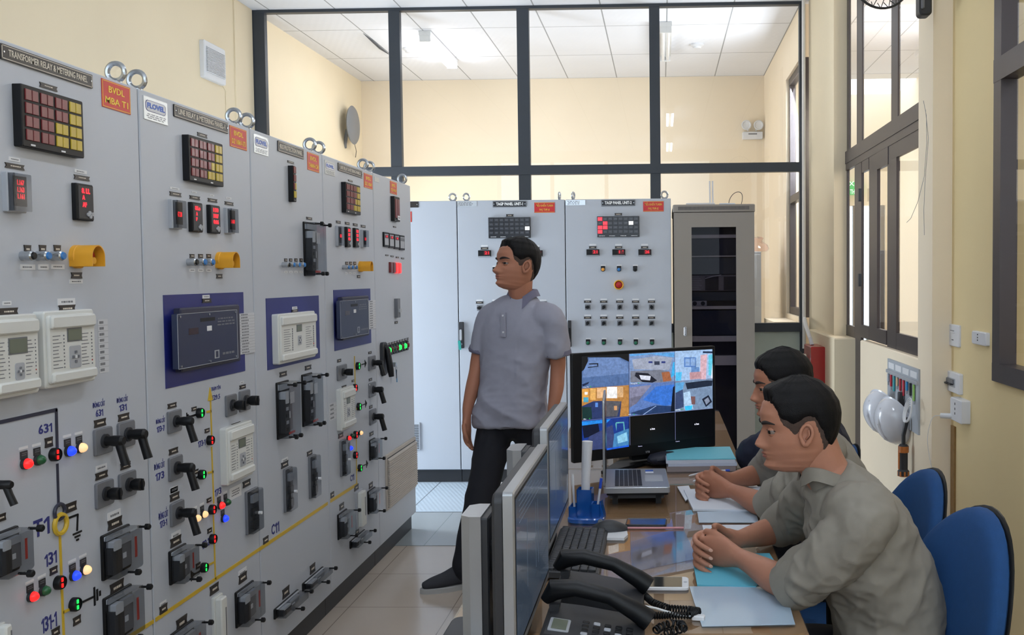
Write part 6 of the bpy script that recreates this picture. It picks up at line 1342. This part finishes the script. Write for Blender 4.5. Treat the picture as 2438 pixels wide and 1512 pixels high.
# ---------------------------------------------------------------- standing man
def standing():
    root = thing('person', 'standing man in grey polo shirt and dark trousers looking up at the panels', 'person', (-.82, 4.85, 0)); sk = SKIN2; b = MB()
    lat = V((.946, -.32, 0)); fw = V((-.32, -.946, 0))
    loft(b, [(-.80, 4.93, .82, .14, .10), (-.79, 4.93, 1.05, .13, .10), (-.77, 4.93, 1.25, .15, .10), (-.745, 4.93, 1.38, .13, .075), (-.73, 4.93, 1.44, .07, .05)], lat, sk)
    loft(b, [(-.728, 4.935, 1.38, .06, .062), (-.730, 4.925, 1.44, .060, .062), (-.738, 4.91, 1.49, .062, .066), (-.735, 4.90, 1.56, .064, .07)], lat, sk)
    loft(b, [(-.905, 4.965, 1.375, .048, .048), (-.945, 4.97, 1.25, .047, .047), (-.975, 4.965, 1.12, .043, .041), (-.985, 4.955, 1.06, .042, .038), (-1.0, 4.93, .98, .043, .037), (-1.018, 4.895, .89, .032, .028), (-1.022, 4.88, .84, .027, .022), (-1.022, 4.872, .80, .036, .019), (-1.020, 4.862, .765, .040, .017), (-1.018, 4.852, .74, .037, .013)], (.25, .97, 0), sk)
    loft(b, [(-.57, 4.855, 1.365, .048, .048), (-.55, 4.865, 1.25, .047, .047), (-.542, 4.875, 1.12, .043, .041), (-.545, 4.875, 1.06, .042, .038), (-.55, 4.86, .98, .043, .037), (-.565, 4.83, .89, .032, .028), (-.57, 4.815, .84, .027, .022), (-.575, 4.805, .80, .036, .019), (-.577, 4.795, .765, .040, .017), (-.578, 4.785, .74, .037, .013)], (-.1, 1, 0), sk)
    for bx, by, sg, dr in ((-1.018, 4.852, 1, (1, -.25, 0)), (-.578, 4.785, -1, (-1, -.1, 0))):
        ax = V((.25*sg, .97, 0)).normalized(); dr = V(dr).normalized()
        for i in range(4):
            c = V((bx, by, .745))+ax*(.030-.020*i); L = (.072, .080, .075, .058)[i]; cu = (.35, .5, .65, .8)[i]
            P = [c, c+V((0, 0, -L*.42))+dr*(L*.10*cu), c+V((0, 0, -L*.78))+dr*(L*.38*cu), c+V((0, 0, -L*.98))+dr*(L*.72*cu)]
            loft(b, [(*p, r_, r_) for p, r_ in zip(P, (.0095, .0088, .0082, .0068))], (0, 1, 0), sk, n=10, sub=4)
        c = V((bx, by, .80))-ax*.032; P = [c, c-ax*.012+V((0, 0, -.03))+dr*.008, c-ax*.010+V((0, 0, -.055))+dr*.016, c-ax*.002+V((0, 0, -.078))+dr*.022]
        loft(b, [(*p, r_, r_) for p, r_ in zip(P, (.013, .012, .0105, .0085))], (0, 1, 0), sk, n=10, sub=4)
    body = remesh(b, .0046, 4, mt=sk)
    Fh = frame_head((-.744, 4.895, 1.609), (-.80, -.57, .16), .03); head(body, Fh, .270, sk); body.build('body', root, angle=180)
    face_parts(Fh, .270, root, (1, .15, .15)); hair(Fh, .270, root, HAIR, front=.80, top=.06, fringe=.03, seed=21)
    s = MB()
    loft(s, [(-.800, 4.915, .785, .190, .150), (-.800, 4.92, .88, .186, .146), (-.787, 4.925, 1.0, .176, .128), (-.775, 4.93, 1.14, .185, .122), (-.765, 4.93, 1.26, .198, .120), (-.75, 4.93, 1.35, .192, .105), (-.738, 4.93, 1.41, .150, .085), (-.73, 4.932, 1.45, .095, .070), (-.728, 4.932, 1.465, .07, .062)], lat, POLO, n=36, ex=2.4, ends=(0, 0))
    loft(s, [(-.86, 4.955, 1.355, .07, .085), (-.905, 4.965, 1.35, .068, .07), (-.935, 4.97, 1.28, .066, .063), (-.952, 4.972, 1.20, .066, .062), (-.962, 4.972, 1.165, .066, .062)], (0, 1, 0), POLO, n=24, ends=(1, 0))
    loft(s, [(-.62, 4.87, 1.35, .07, .085), (-.572, 4.855, 1.345, .068, .07), (-.552, 4.86, 1.27, .068, .066), (-.543, 4.866, 1.19, .068, .066), (-.54, 4.87, 1.155, .068, .066)], (0, 1, 0), POLO, n=24, ends=(1, 0))
    def damp(p): return .35+1.2*g(p.z-.86, .09)+.6*g(p.z-1.12, .10)*(1 if p.x > -.75 else .4)
    remesh(s, .0075, 8, fold_fn(.0085, [((.9, -.3, -.45), 9, .9, .25), ((.6, 0, .9), 14, .5, .3), ((1, 0, .1), 24, .2, .4)], 4.2, damp), POLO).build('polo_shirt', root, angle=180)
    m = MB(); m.tube([V((-.955, 4.972, 1.182)), V((-.9625, 4.972, 1.164)), V((-.964, 4.972, 1.158))], [.0675, .0685, .062], COLL, 26); m.build('sleeve_cuff', root)
    m = MB(); m.tube([V((-.542, 4.868, 1.178)), V((-.5395, 4.87, 1.156)), V((-.539, 4.87, 1.150))], [.0695, .0705, .063], COLL, 26); m.build('sleeve_cuff', root)
    F2 = Fr((-.727, 4.928, 1.445), fw, lat, (0, 0, 1)); collar(F2, .070, .068, .050, .045, COLL, root, 26, .035)
    Fc = Fr(V((-.775, 4.93, 1.30))+fw*.121, lat, (0, 0, 1), fw); m = MB(); m.slab(Fc, -.014, .014, -.045, .08, -.006, .001, POLO, .002); p = m.build('placket', root)
    m = MB()
    for z in (.065, -.02): m.cyl(Fc, 0, z, .001, .004, .005, WHT, 12)
    m.build('button', p)
    t = MB()
    loft(t, [(-.80, 4.925, .80, .155, .105), (-.80, 4.925, .90, .15, .105)], lat, TROU, n=30)
    loft(t, [(-.865, 4.93, .84, .085, .098), (-.895, 4.880, .68, .090, .097), (-.925, 4.79, .48, .080, .084), (-.955, 4.725, .30, .078, .082), (-.985, 4.685, .13, .074, .078), (-.99, 4.68, .10, .072, .078)], lat, TROU, n=26)
    loft(t, [(-.735, 4.91, .84, .085, .098), (-.68, 4.96, .68, .095, .10), (-.645, 5.01, .48, .080, .084), (-.63, 5.06, .30, .074, .078), (-.615, 5.09, .12, .07, .076), (-.612, 5.09, .09, .07, .076)], lat, TROU, n=26)
    remesh(t, .009, 8, fold_fn(.005, [((0, 0, 1), 10, .8, .3), ((.5, .5, .6), 16, .4, .4)], 1.1), TROU).build('trousers', root, angle=180)
    for hx, hy, tx, ty in ((-.955, 4.71, -1.185, 4.60), (-.60, 5.12, -.66, 4.86)):
        h, t_ = V((hx, hy, 0)), V((tx, ty, 0)); d = (t_-h).normalized(); L = (t_-h).length; sd = V((-d.y, d.x, 0)); P = lambda k, z: h+d*(L*k)+V((0, 0, z))
        m = MB(); loft(m, [(*P(.0, .06), .036, .032), (*P(.15, .075), .042, .048), (*P(.35, .070), .044, .048), (*P(.6, .055), .047, .036), (*P(.85, .045), .043, .026), (*P(1.0, .038), .030, .018)], sd, SHOE, n=20); p = m.build('shoe', root)
        m = MB(); out = []
        for i in range(28):
            a = 2*math.pi*i/28; c, s_ = math.cos(a), math.sin(a); out.append((.5*L+(.5*L+.026)*c, (.038+.008*(c > 0)+.004*c)*s_))
        m.prism(Fr(h, d, sd, (0, 0, 1)), out, 0, .026, SOLE, .004); m.build('shoe_sole', p)
        m = MB()
        for k in range(4): q = P(.36+.09*k, .108-.011*k); m.tube([q-sd*.024-V((0, 0, .010)), q, q+sd*.024-V((0, 0, .010))], .0032, BLK, 6)
        m.tube([P(.32, .115), P(.26, .128)+sd*.01, P(.22, .12)+sd*.02], .003, BLK, 6); m.build('laces', p)
    return root
standing()
# ================================================================ FIXTURES AND THINGS ON THE WALLS
TUBE = mat('lit_tube', 'ffffff', .5, var=0, emit='e8f2ff', est=44); TUBEW = mat('lit_tube_warm', 'ffffff', .5, var=0, emit='eef4ff', est=40); OFFT = mat('unlit_tube', 'e8e8e8', .4)
def fixture(x, y, mt, label, grp, spread=.075):
    t = thing('tube_lamp', label, 'lamp', (x, y, ZC-.08), grp); m = MB(); m.box(x-.06, x+.06, y-.63, y+.63, ZC-.045, ZC, mat('lamp_housing', 'dededc', .4), .004); m.build('lamp_housing', t)
    for s in (-1, 1):
        m = MB(); m.tube([(x+s*spread/2, y-.6, ZC-.085), (x+s*spread/2, y+.6, ZC-.085)], .017, mt, 12); m.build('fluorescent_tube', t)
    m = MB()
    for e in (-.61, .61): m.box(x-.055, x+.055, y+e-.012, y+e+.012, ZC-.105, ZC-.04, MATS['lamp_housing'])
    m.build('tube_holder', t)
fixture(-2.32, 9.99, TUBEW, 'lit twin fluorescent lamp on the ceiling beyond the glass partition', 'ceiling lamps of the far room')
fixture(.056, 9.80, OFFT, 'unlit white batten lamp on the ceiling beyond the glass partition', 'ceiling lamps of the far room', .05)
fixture(.14, 2.9, TUBE, 'lit twin fluorescent lamp over the desks, seen as the upper reflection in the partition glass', 'ceiling lamps of the control room')
fixture(.155, -.1, TUBE, 'lit twin fluorescent lamp above the photographer, seen as the lower reflection in the partition glass', 'ceiling lamps of the control room')
for x, y, l in ((-2.66, 10.07, 'round white smoke detector on the far ceiling left of the lit lamp'), (.39, 10.08, 'round white smoke detector on the far ceiling right of the unlit lamp')):
    m = MB(); F = Fr((x, y, ZC), (1, 0, 0), (0, 1, 0), (0, 0, -1)); m.lathe(F, 0, 0, [(.07, 0), (.07, .015), (.045, .03), (.04, .045), (.01, .05)], WHT, 24); tag(m.build('smoke_detector'), l, 'smoke detector', 'smoke detectors')
# exhaust fan on the left wall
F = Fr((XLW, 0, 0), (0, 1, 0), (0, 0, 1), (1, 0, 0)); u0, u1, v0, v1 = F.rect(483, 93, 536, 205, .03); vf = thing('exhaust_fan', 'square white louvred exhaust fan high on the left wall', 'fan', F.p((u0+u1)/2, v0, 0))
m = MB(); m.slab(F, u0, u1, v0, v1, 0, .04, WHT, .015, .006); m.build('fan_frame', vf); m = MB(); n = 20; a0, a1 = v0+.05, v1-.045
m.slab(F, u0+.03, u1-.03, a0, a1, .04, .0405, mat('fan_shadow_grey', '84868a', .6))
for i in range(n): m.slab(F, u0+.028, u1-.028, a0+(a1-a0)*i/n, a0+(a1-a0)*(i+.55)/n, .04, .052, WHT, .001)
m.build('louvres', vf); m = MB(); m.tube([F.p(u1-.01, v0+.02, .004), F.p(u1+.06, v0-.02, .004), F.p(u1+.07, v0-.03, .004), F.p(u1+.07, v0-.9, .004)], .004, CREAM, 6); m.build('fan_cable', vf)
# round wall fan beyond the partition
c = on(845, 298, 0, XLW+.12); wf = thing('wall_fan', 'round grey wall fan seen edge-on beyond the glass partition', 'fan', (XLW, c.y, c.z-.2)); F = Fr((XLW+.10, c.y, c.z), V((0, 1, -.14)).normalized(), V((0, .14, 1)).normalized(), V((1, 0, 0))); GF = mat('fan_grey', '74777c', .5)
m = MB(); m.lathe(F, 0, 0, [(.02, -.04), (.10, -.038), (.21, -.015), (.225, 0), (.21, .012), (.10, .025), (.03, .03), (.001, .03)], GF, 40); m.build('fan_guard', wf)
m = MB(); m.tube([F.p(0, -.05, -.07), F.p(0, -.22, -.09), (XLW, c.y, c.z-.26)], .02, GF, 10); m.build('fan_bracket', wf); m = MB(); m.tube([F.p(.02, -.16, .0), (XLW+.05, c.y+.25, c.z-.27), (XLW+.01, c.y+.34, c.z-.33)], .004, BLK2, 6); m.build('fan_cable', wf)
# emergency light, socket on the far wall
F = Fr((0, YBW, 0), (1, 0, 0), (0, 0, 1), (0, -1, 0)); e = thing('emergency_light', 'white twin-headed emergency light on the far wall', 'lamp', F.p(1.125, 3.23, 0)); m = MB(); u0, u1, v0, v1 = F.rect(1768, 314, 1816, 331, .05); m.slab(F, u0, u1, v0, v1, 0, .06, WHT, .01, .005); m.slab(F, u0+.07, u1-.07, v1-.035, v1-.02, .06, .061, MGR); m.build('lamp_housing', e)
for px_, nm in ((1777, 0), (1806, 1)):
    u, v = F.uv(px_, 298, .08); m = MB(); m.lathe(F, u, v, [(.03, .02), (.055, .06), (.06, .09), (.05, .095), (.04, .085), (.001, .08)], WHT, 24); m.tube([F.p(u+(.03 if nm == 0 else -.03), v-.06, .04), F.p(u, v-.02, .04)], .012, WHT, 8); m.build('lamp_head', e)
u0, u1, v0, v1 = F.rect(1838, 684, 1852, 710, .01)
e = thing('wall_socket', 'small white socket on the far wall by the corner', 'socket', F.p(u0, v0, 0), 'sockets and switches'); m = MB(); m.slab(F, u0, u1, v0, v1, 0, .012, WHT, .006, .002); m.build('face_plate', e); m = MB(); m.slab(F, (u0+u1)/2-.012, (u0+u1)/2+.012, (v0+v1)/2-.02, (v0+v1)/2+.02, .012, .014, MGR, .003); m.build('socket_holes', e)
# grey cabinet and pink bag beyond the partition
c0 = thing('steel_cabinet', 'tall light grey steel cabinet beyond the partition, a pink bag on top', 'cabinet', (.8, 9.8, 0)); m = MB(); m.box(.50, 1.005, 9.6, 10.2, 0, 1.80, mat('pale_steel', '8d8d8c', .5), .006); m.build('cabinet_body', c0); m = MB(); m.box(.51, .75, 9.585, 9.6, .04, 1.77, MATS['pale_steel'], .003); m.box(.755, .995, 9.585, 9.6, .04, 1.77, MATS['pale_steel'], .003); m.build('cabinet_doors', c0)
m = MB(); rs = []
for k, (z, r_) in enumerate(((0, .12), (.03, .15), (.07, .13), (.10, .06), (.14, .09), (.15, .02))): rs.append([V((.98+r_*(1+.25*noise.noise(V((i*.7, k, 0))))*math.cos(2*math.pi*i/20)*.9, 9.85+r_*math.sin(2*math.pi*i/20), 1.805+z+.02*noise.noise(V((i*.5, k, 3))))) for i in range(20)])
m.rings(rs, glass('pink_plastic_film', 'fff4f3', .9, .99, .15)); tag(m.build('plastic_bag'), 'crumpled translucent pink plastic bag on top of the grey steel cabinet', 'bag')
# right wall: switches, sockets, charger
F = Fr((1.49, 0, 0), (0, -1, 0), (0, 0, 1), (-1, 0, 0))
def plate(x0, y0, x1, y1, w, nm, label, cat, kind):
    u0, u1, v0, v1 = F.rect(x0, y0, x1, y1, w); t = thing(nm, label, cat, F.p((u0+u1)/2, v0, 0), 'sockets and switches'); m = MB(); m.slab(F, u0, u1, v0, v1, 0, w, mat('white_switch_plastic', 'dcdde2', .4), .008, .004); m.build('face_plate', t); W_, H = u1-u0, v1-v0; m = MB()
    if kind == 's':
        for i in (.22, .58): m.slab(F, u0+W_*i, u0+W_*(i+.22), v0+H*.62, v0+H*.72, w, w+.004, WHT, .003, .001); m.slab(F, u0+W_*(i+.01), u0+W_*(i+.2), v0+H*.71, v0+H*.74, w+.003, w+.005, MGR); m.slab(F, u0+W_*(i+.05), u0+W_*(i+.15), v0+H*.28, v0+H*.32, w, w+.001, BLK2)
        m.build('switch_rocker', t)
    elif kind == 'p':
        for a, b in ((.42, .72), (.42, .5), (.42, .3)): m.slab(F, u0+W_*a, u0+W_*(a+.05), v0+H*b, v0+H*(b+.1), w, w+.001, BLK2)
        m.build('socket_holes', t)
    elif kind == 'b':
        m.slab(F, u0+W_*.25, u0+W_*.78, v0+H*.28, v0+H*.7, w, w+.002, LGR, .003); m.slab(F, u0+W_*.3, u0+W_*.73, v0+H*.45, v0+H*.66, w+.002, w+.008, MGR, .002)
        for i in (.34, .55): m.slab(F, u0+W_*i, u0+W_*(i+.15), v0+H*.38, v0+H*.46, w+.002, w+.018, BLK2, .002)
        m.build('breaker_toggle', t)
    return t
plate(2240, 768, 2282, 828, .012, 'light_switch', 'white two-gang light switch above the other wall fittings', 'switch', 's'); plate(2313, 787, 2346, 825, .02, 'doorbell_chime', 'small rounded white box on the right wall beside the light switch', 'wall box', 'p')
plate(2243, 878, 2283, 941, .02, 'circuit_breaker', 'white wall breaker box with two black toggles below the light switch', 'switch', 'b'); t = plate(2262, 944, 2288, 1011, .045, 'wall_socket', 'thick white wall socket below the breaker with a charger plugged in', 'socket', 'p')
a = F.uv(2262, 990, .045); ch = thing('phone_charger', 'white phone charger plugged into the wall socket, thin cord hanging', 'charger', F.p(a[0], a[1], .05)); P0 = F.p(a[0]+.01, a[1], .05); m = MB(); m.tube([P0+V((.03, 0, 0)), P0, P0+V((-.04, .02, .0))], [.014, .014, .013], WHT, 10); m.build('charger_body', ch)
E0 = P0+V((-.04, .02, 0)); pts = cr([tuple(E0), (E0.x-.03, E0.y+.04, E0.z-.02), (E0.x-.045, E0.y+.07, E0.z-.13), (E0.x-.03, E0.y+.06, E0.z-.26), (E0.x-.01, E0.y+.03, E0.z-.34)], 8); m = MB(); m.tube([V(p) for p in pts], .0015, WHT, 5); m.build('charger_cord', ch)
m = MB()
for (x0, y0, x1, y1) in ((2256, 250, 2261, 768), (2256, 828, 2260, 878)): u0, u1, v0, v1 = F.rect(x0, y0, x1, y1); m.slab(F, u0, u1, v0, v1 if v1 < ZC else ZC, 0, .008, CREAM)
tag(m.build('cable_conduit'), 'cream cable conduit running down the right wall to the light switch', 'conduit'); u0, u1, v0, v1 = F.rect(2268, 1012, 2275, 1290); tag(MB().slab(F, u0, u1, .1, v1, 0, .010, mat('rusty_brown_conduit', '8a6a3c', .6, var=.15, nscale=30)).build('cable_conduit'), 'brown stained conduit running down the right wall below the charger', 'conduit')
# thin wires on the pillar
G = Fr((0, 4.895, 0), (1, 0, 0), (0, 0, 1), (0, -1, 0)); m = MB(); m.tube([G.p(*G.uv(x, y), .004) for x, y in ((2198, 240), (2205, 275), (2206, 340), (2200, 420), (2185, 480), (2168, 520), (2158, 530))], .0012, MGR, 5); m.tube([G.p(*G.uv(x, y), .004) for x, y in ((2203, 262), (2210, 330), (2202, 430), (2199, 500), (2200, 560))], .0012, MGR, 5)
tag(m.build('hanging_wires'), 'thin loose wires hanging down the pale pillar', 'wire')
p = G.uv(2202, 5); sp = thing('wall_lamp', 'black rounded wall lamp at the top of the pale pillar', 'lamp', G.p(p[0], p[1]-.05, 0)); u0, u1, v0, v1 = G.rect(2187, -60, 2217, 38, .05); m = MB(); m.slab(G, u0, u1, v0, v1, 0, .07, BLK2, .02, .008); m.build('lamp_body', sp); MB().slab(G, u0+.008, u0+.022, v0+.03, v1, .07, .085, MGR, .006, .003).build('lamp_trim', sp)
c = on(2097, -62, 1, 4.55); fn = thing('wall_fan', 'bottom of a round dark fan guard at the top edge of the photo', 'fan', (c.x, c.y, c.z)); m = MB(); Fg = Fr(c, V((1, .3, 0)).normalized(), (0, 0, 1), V((.3, -1, 0)).normalized()); R_ = .16
for k in range(24): a = 2*math.pi*k/24; m.tube([Fg.p(R_*.2*math.cos(a), R_*.2*math.sin(a), .045), Fg.p(R_*.8*math.cos(a), R_*.8*math.sin(a), .03), Fg.p(R_*math.cos(a), R_*math.sin(a), 0), Fg.p(R_*.8*math.cos(a), R_*.8*math.sin(a), -.03)], .0022, BLK2, 5)
m.tube(arc(c, Fg.U, Fg.V, R_, 0, 360, 40)[:-1], .006, BLK2, 6, True); m.build('fan_guard', fn); m = MB(); m.lathe(Fg, 0, 0, [(.05, -.06), (.05, .02), (.02, .04)], BLK2, 20); m.tube([c+V((0, .05, 0)), c+V((.15, .1, .05)), V((1.39, 4.95, c.z+.1))], .02, BLK2, 8); m.build('fan_motor', fn)
# key board, helmets, torch on the low wall
K = Fr((1.39, 0, 0), (0, -1, 0), (0, 0, 1), (-1, 0, 0)); u0, u1, v0, v1 = K.rect(2113, 853, 2186, 1080, .01); kbd = thing('key_board', 'grey steel board with label strips and rows of hooks on the low wall', 'board', K.p((u0+u1)/2, v0, 0)); m = MB(); m.slab(K, u0, u1, v0+.1, v1, 0, .01, mat('grey_board', 'a8adb4', .5)); m.build('board_panel', kbd)
m = MB(); W_ = u1-u0
for i in range(4): m.slab(K, u0+W_*(.05+.24*i), u0+W_*(.24+.24*i), v1-.055, v1-.02, .01, .012, WHT)
m.slab(K, u0, u1, v1-.085, v1-.065, .01, .02, LGR, .002); m.build('label_strip', kbd)
cols = ['b8bcc2', 'c03040', '3aa0a8', 'd8b890', 'b02838', 'c83848', '2a88c0', '202228', '90c060']
for i in range(9):
    u = u0+W_*(.06+.105*i); L = .05+.02*(i % 3); t = thing('hanging_key', ('silver', 'red', 'teal', 'tan', 'dark red', 'bright red', 'blue', 'black', 'light green')[i]+' key tag hanging in the row on the grey key board', 'key', K.p(u, v1-.1, .015), 'keys on the key board'); m = MB(); m.slab(K, u-.012, u+.012, v1-.09-L, v1-.09, .014, .02, mat('tag_%d' % i, cols[i], .4), .005); m.build('key_tag', t); m = MB(); m.slab(K, u-.004, u+.004, v1-.09-L-.02, v1-.09-L, .014, .017, STEEL); m.build('key_blade', t)
m = MB(); um = u0+W_*.55; m.slab(K, um-.02, um+.02, v1-.26, v1-.16, .012, .04, BLK2, .008, .004); tag(m.build('handheld_radio'), 'small black handset hanging on the grey key board', 'handset')
HW = mat('white_helmet_shell', 'd4d6de', .2, spec=.6, coat=.3)
def helmet(px_, py, y, label):
    c = on(px_, py, 1, y); t = thing('safety_helmet', label, 'helmet', c, 'white safety helmets'); ax = V((-.72, -.35, -.42)).normalized(); s = V((0, 0, 1)).cross(ax).normalized(); F_ = Fr(c, s, ax.cross(s), ax)
    m = MB(); rs = []
    for k in range(12):
        a = k/11*math.pi/2; r_ = .125*math.cos(a)**.85+.0005; rs.append([F_.p(r_*math.cos(2*math.pi*i/32), r_*1.15*math.sin(2*math.pi*i/32), .13*math.sin(a)-.03) for i in range(32)])
    r0 = [F_.p((.132+.03*max(0, -math.sin(2*math.pi*i/32))**3)*math.cos(2*math.pi*i/32), (.132+.03*max(0, -math.sin(2*math.pi*i/32))**3)*1.15*math.sin(2*math.pi*i/32), -.035) for i in range(32)]
    m.rings([r0]+rs, HW); m.build('helmet_shell', t)
    m = MB(); m.tube([F_.p(0, -.12, .04), F_.p(0, -.05, .098), F_.p(0, .05, .098), F_.p(0, .12, .04)], .008, HW, 8); m.build('helmet_ridge', t); m = MB(); m.tube([F_.p(.11, 0, -.03), F_.p(.08, .03, -.12), F_.p(-.02, .04, -.14), F_.p(-.1, 0, -.03)], .005, WHT, 6); m.build('chin_strap', t)
helmet(2100, 985, 5.72, 'white safety helmet, the left and farther of the two on the low wall'); helmet(2128, 1005, 5.42, 'white safety helmet hanging in front of the farther one, beside coiled white cable')
m = MB(); c = on(2163, 985, 0, 1.32)
for k in range(5): m.tube(arc(c+V((0, .006*k, .004*k)), (0, 1, 0), (.25, 0, 1), .045+.005*k, 0, 360, 24)[:-1], .003, WHT, 6, True)
tag(m.build('coiled_cable'), 'coil of thin white cable hanging beside the nearer helmet', 'cable')
c = on(2151, 1062, 0, 1.34); t = thing('torch', 'orange and black torch hanging by its strap below the helmets', 'torch', c-V((0, 0, .17))); OR = mat('orange_rubber', 'b5692a', .5); Fz = frz((c.x, c.y, c.z), 0)
m = MB(); m.lathe(Fz, 0, 0, [(.025, -.17), (.032, -.165), (.032, -.14), (.024, -.13), (.024, -.03), (.028, -.02), (.028, .0), (.02, .01)], BLK2, 18); m.build('torch_body', t); m = MB(); m.lathe(Fz, 0, 0, [(.0335, -.168), (.0335, -.140)], OR, 8); m.lathe(Fz, 0, 0, [(.030, -.035), (.030, .0)], OR, 8); m.slab(Fr(Fz.p(-.024, 0, 0), (0, 1, 0), (0, 0, 1), (-1, 0, 0)), -.008, .014, -.13, -.03, -.002, .003, OR); m.build('torch_grip', t)
m = MB(); m.tube([c, c+V((0, 0, .06)), c+V((.02, -.01, .16))], .012, BLK2, 8); m.build('torch_strap', t)
# fire box with white conduit
fb = thing('fire_call_box', 'red steel fire alarm box by the partition, behind the middle man', 'alarm box', (1.2, 7.55, .5)); RED = mat('red_enamel', 'a01210', .35, coat=.3)
za = on(1955, 826, 1, 7.4).z; m = MB(); m.box(1.16, 1.27, 7.4, 7.75, .5, za, RED, .006); m.build('box_body', fb)
m = MB(); m.cyl(Fr((1.145, 7.57, za-.12), (0, 1, 0), (0, 0, 1), (-1, 0, 0)), 0, 0, 0, .025, .055, mat('chrome_bell', 'c8c8cc', .15, .9), 24, .005); m.build('alarm_bell', fb)
tag(MB().tube([V((1.20, 7.6, za)), V((1.19, 7.62, za+.05)), V((1.20, 7.9, za+.13)), V((1.235, 8.2, za+.16)), V((1.272, 8.47, za+.17))], [.016, .016, .018, .018, .018], WHT, 10).build('flexible_conduit'), 'white flexible conduit curving down into the red fire box', 'conduit')
# exit sign and poster seen through the glass
a = on(2018, 436, 1, 12.9); b = on(2038, 459, 1, 12.9); F = Fr((0, 13.0, 0), (1, 0, 0), (0, 0, 1), (0, -1, 0)); ex = thing('exit_sign', 'green lit exit sign seen through the glazing, above the bright doorway', 'sign', (a.x, 12.9, b.z)); m = MB(); m.slab(F, a.x-.05, b.x+.12, b.z-.02, a.z+.02, 0, .04, mat('exit_green', '109048', .4, emit='18c060', est=.8, var=0)); m.build('sign_box', ex); m = MB(); m.text(F, (a.x+b.x)/2+.03, (a.z+b.z)/2-.05, .041, 'LỐI THOÁT', .09, mat('sign_white', 'ffffff', .5, emit='ffffff', est=.9, var=0), fit=.26); m.text(F, (a.x+b.x)/2+.03, (a.z+b.z)/2+.06, .041, 'EXIT', .09, MATS['sign_white'], fit=.2); m.build('lettering', ex)
F = Fr((3.2, 0, 0), (0, -1, 0), (0, 0, 1), (-1, 0, 0)); u0, u1, v0, v1 = F.rect(2426, 592, 2470, 682); t = thing('wall_panel', 'white framed control panel seen through the near right window', 'panel', F.p(u0, v0, 0)); m = MB(); m.slab(F, u0, u1, v0, v1, 0, .05, WHT, .01, .005); m.build('panel_case', t); m = MB(); m.slab(F, u0+.05, u1-.05, v0+.05, v1-.05, .05, .055, LGR, .01); m.build('panel_door', t)
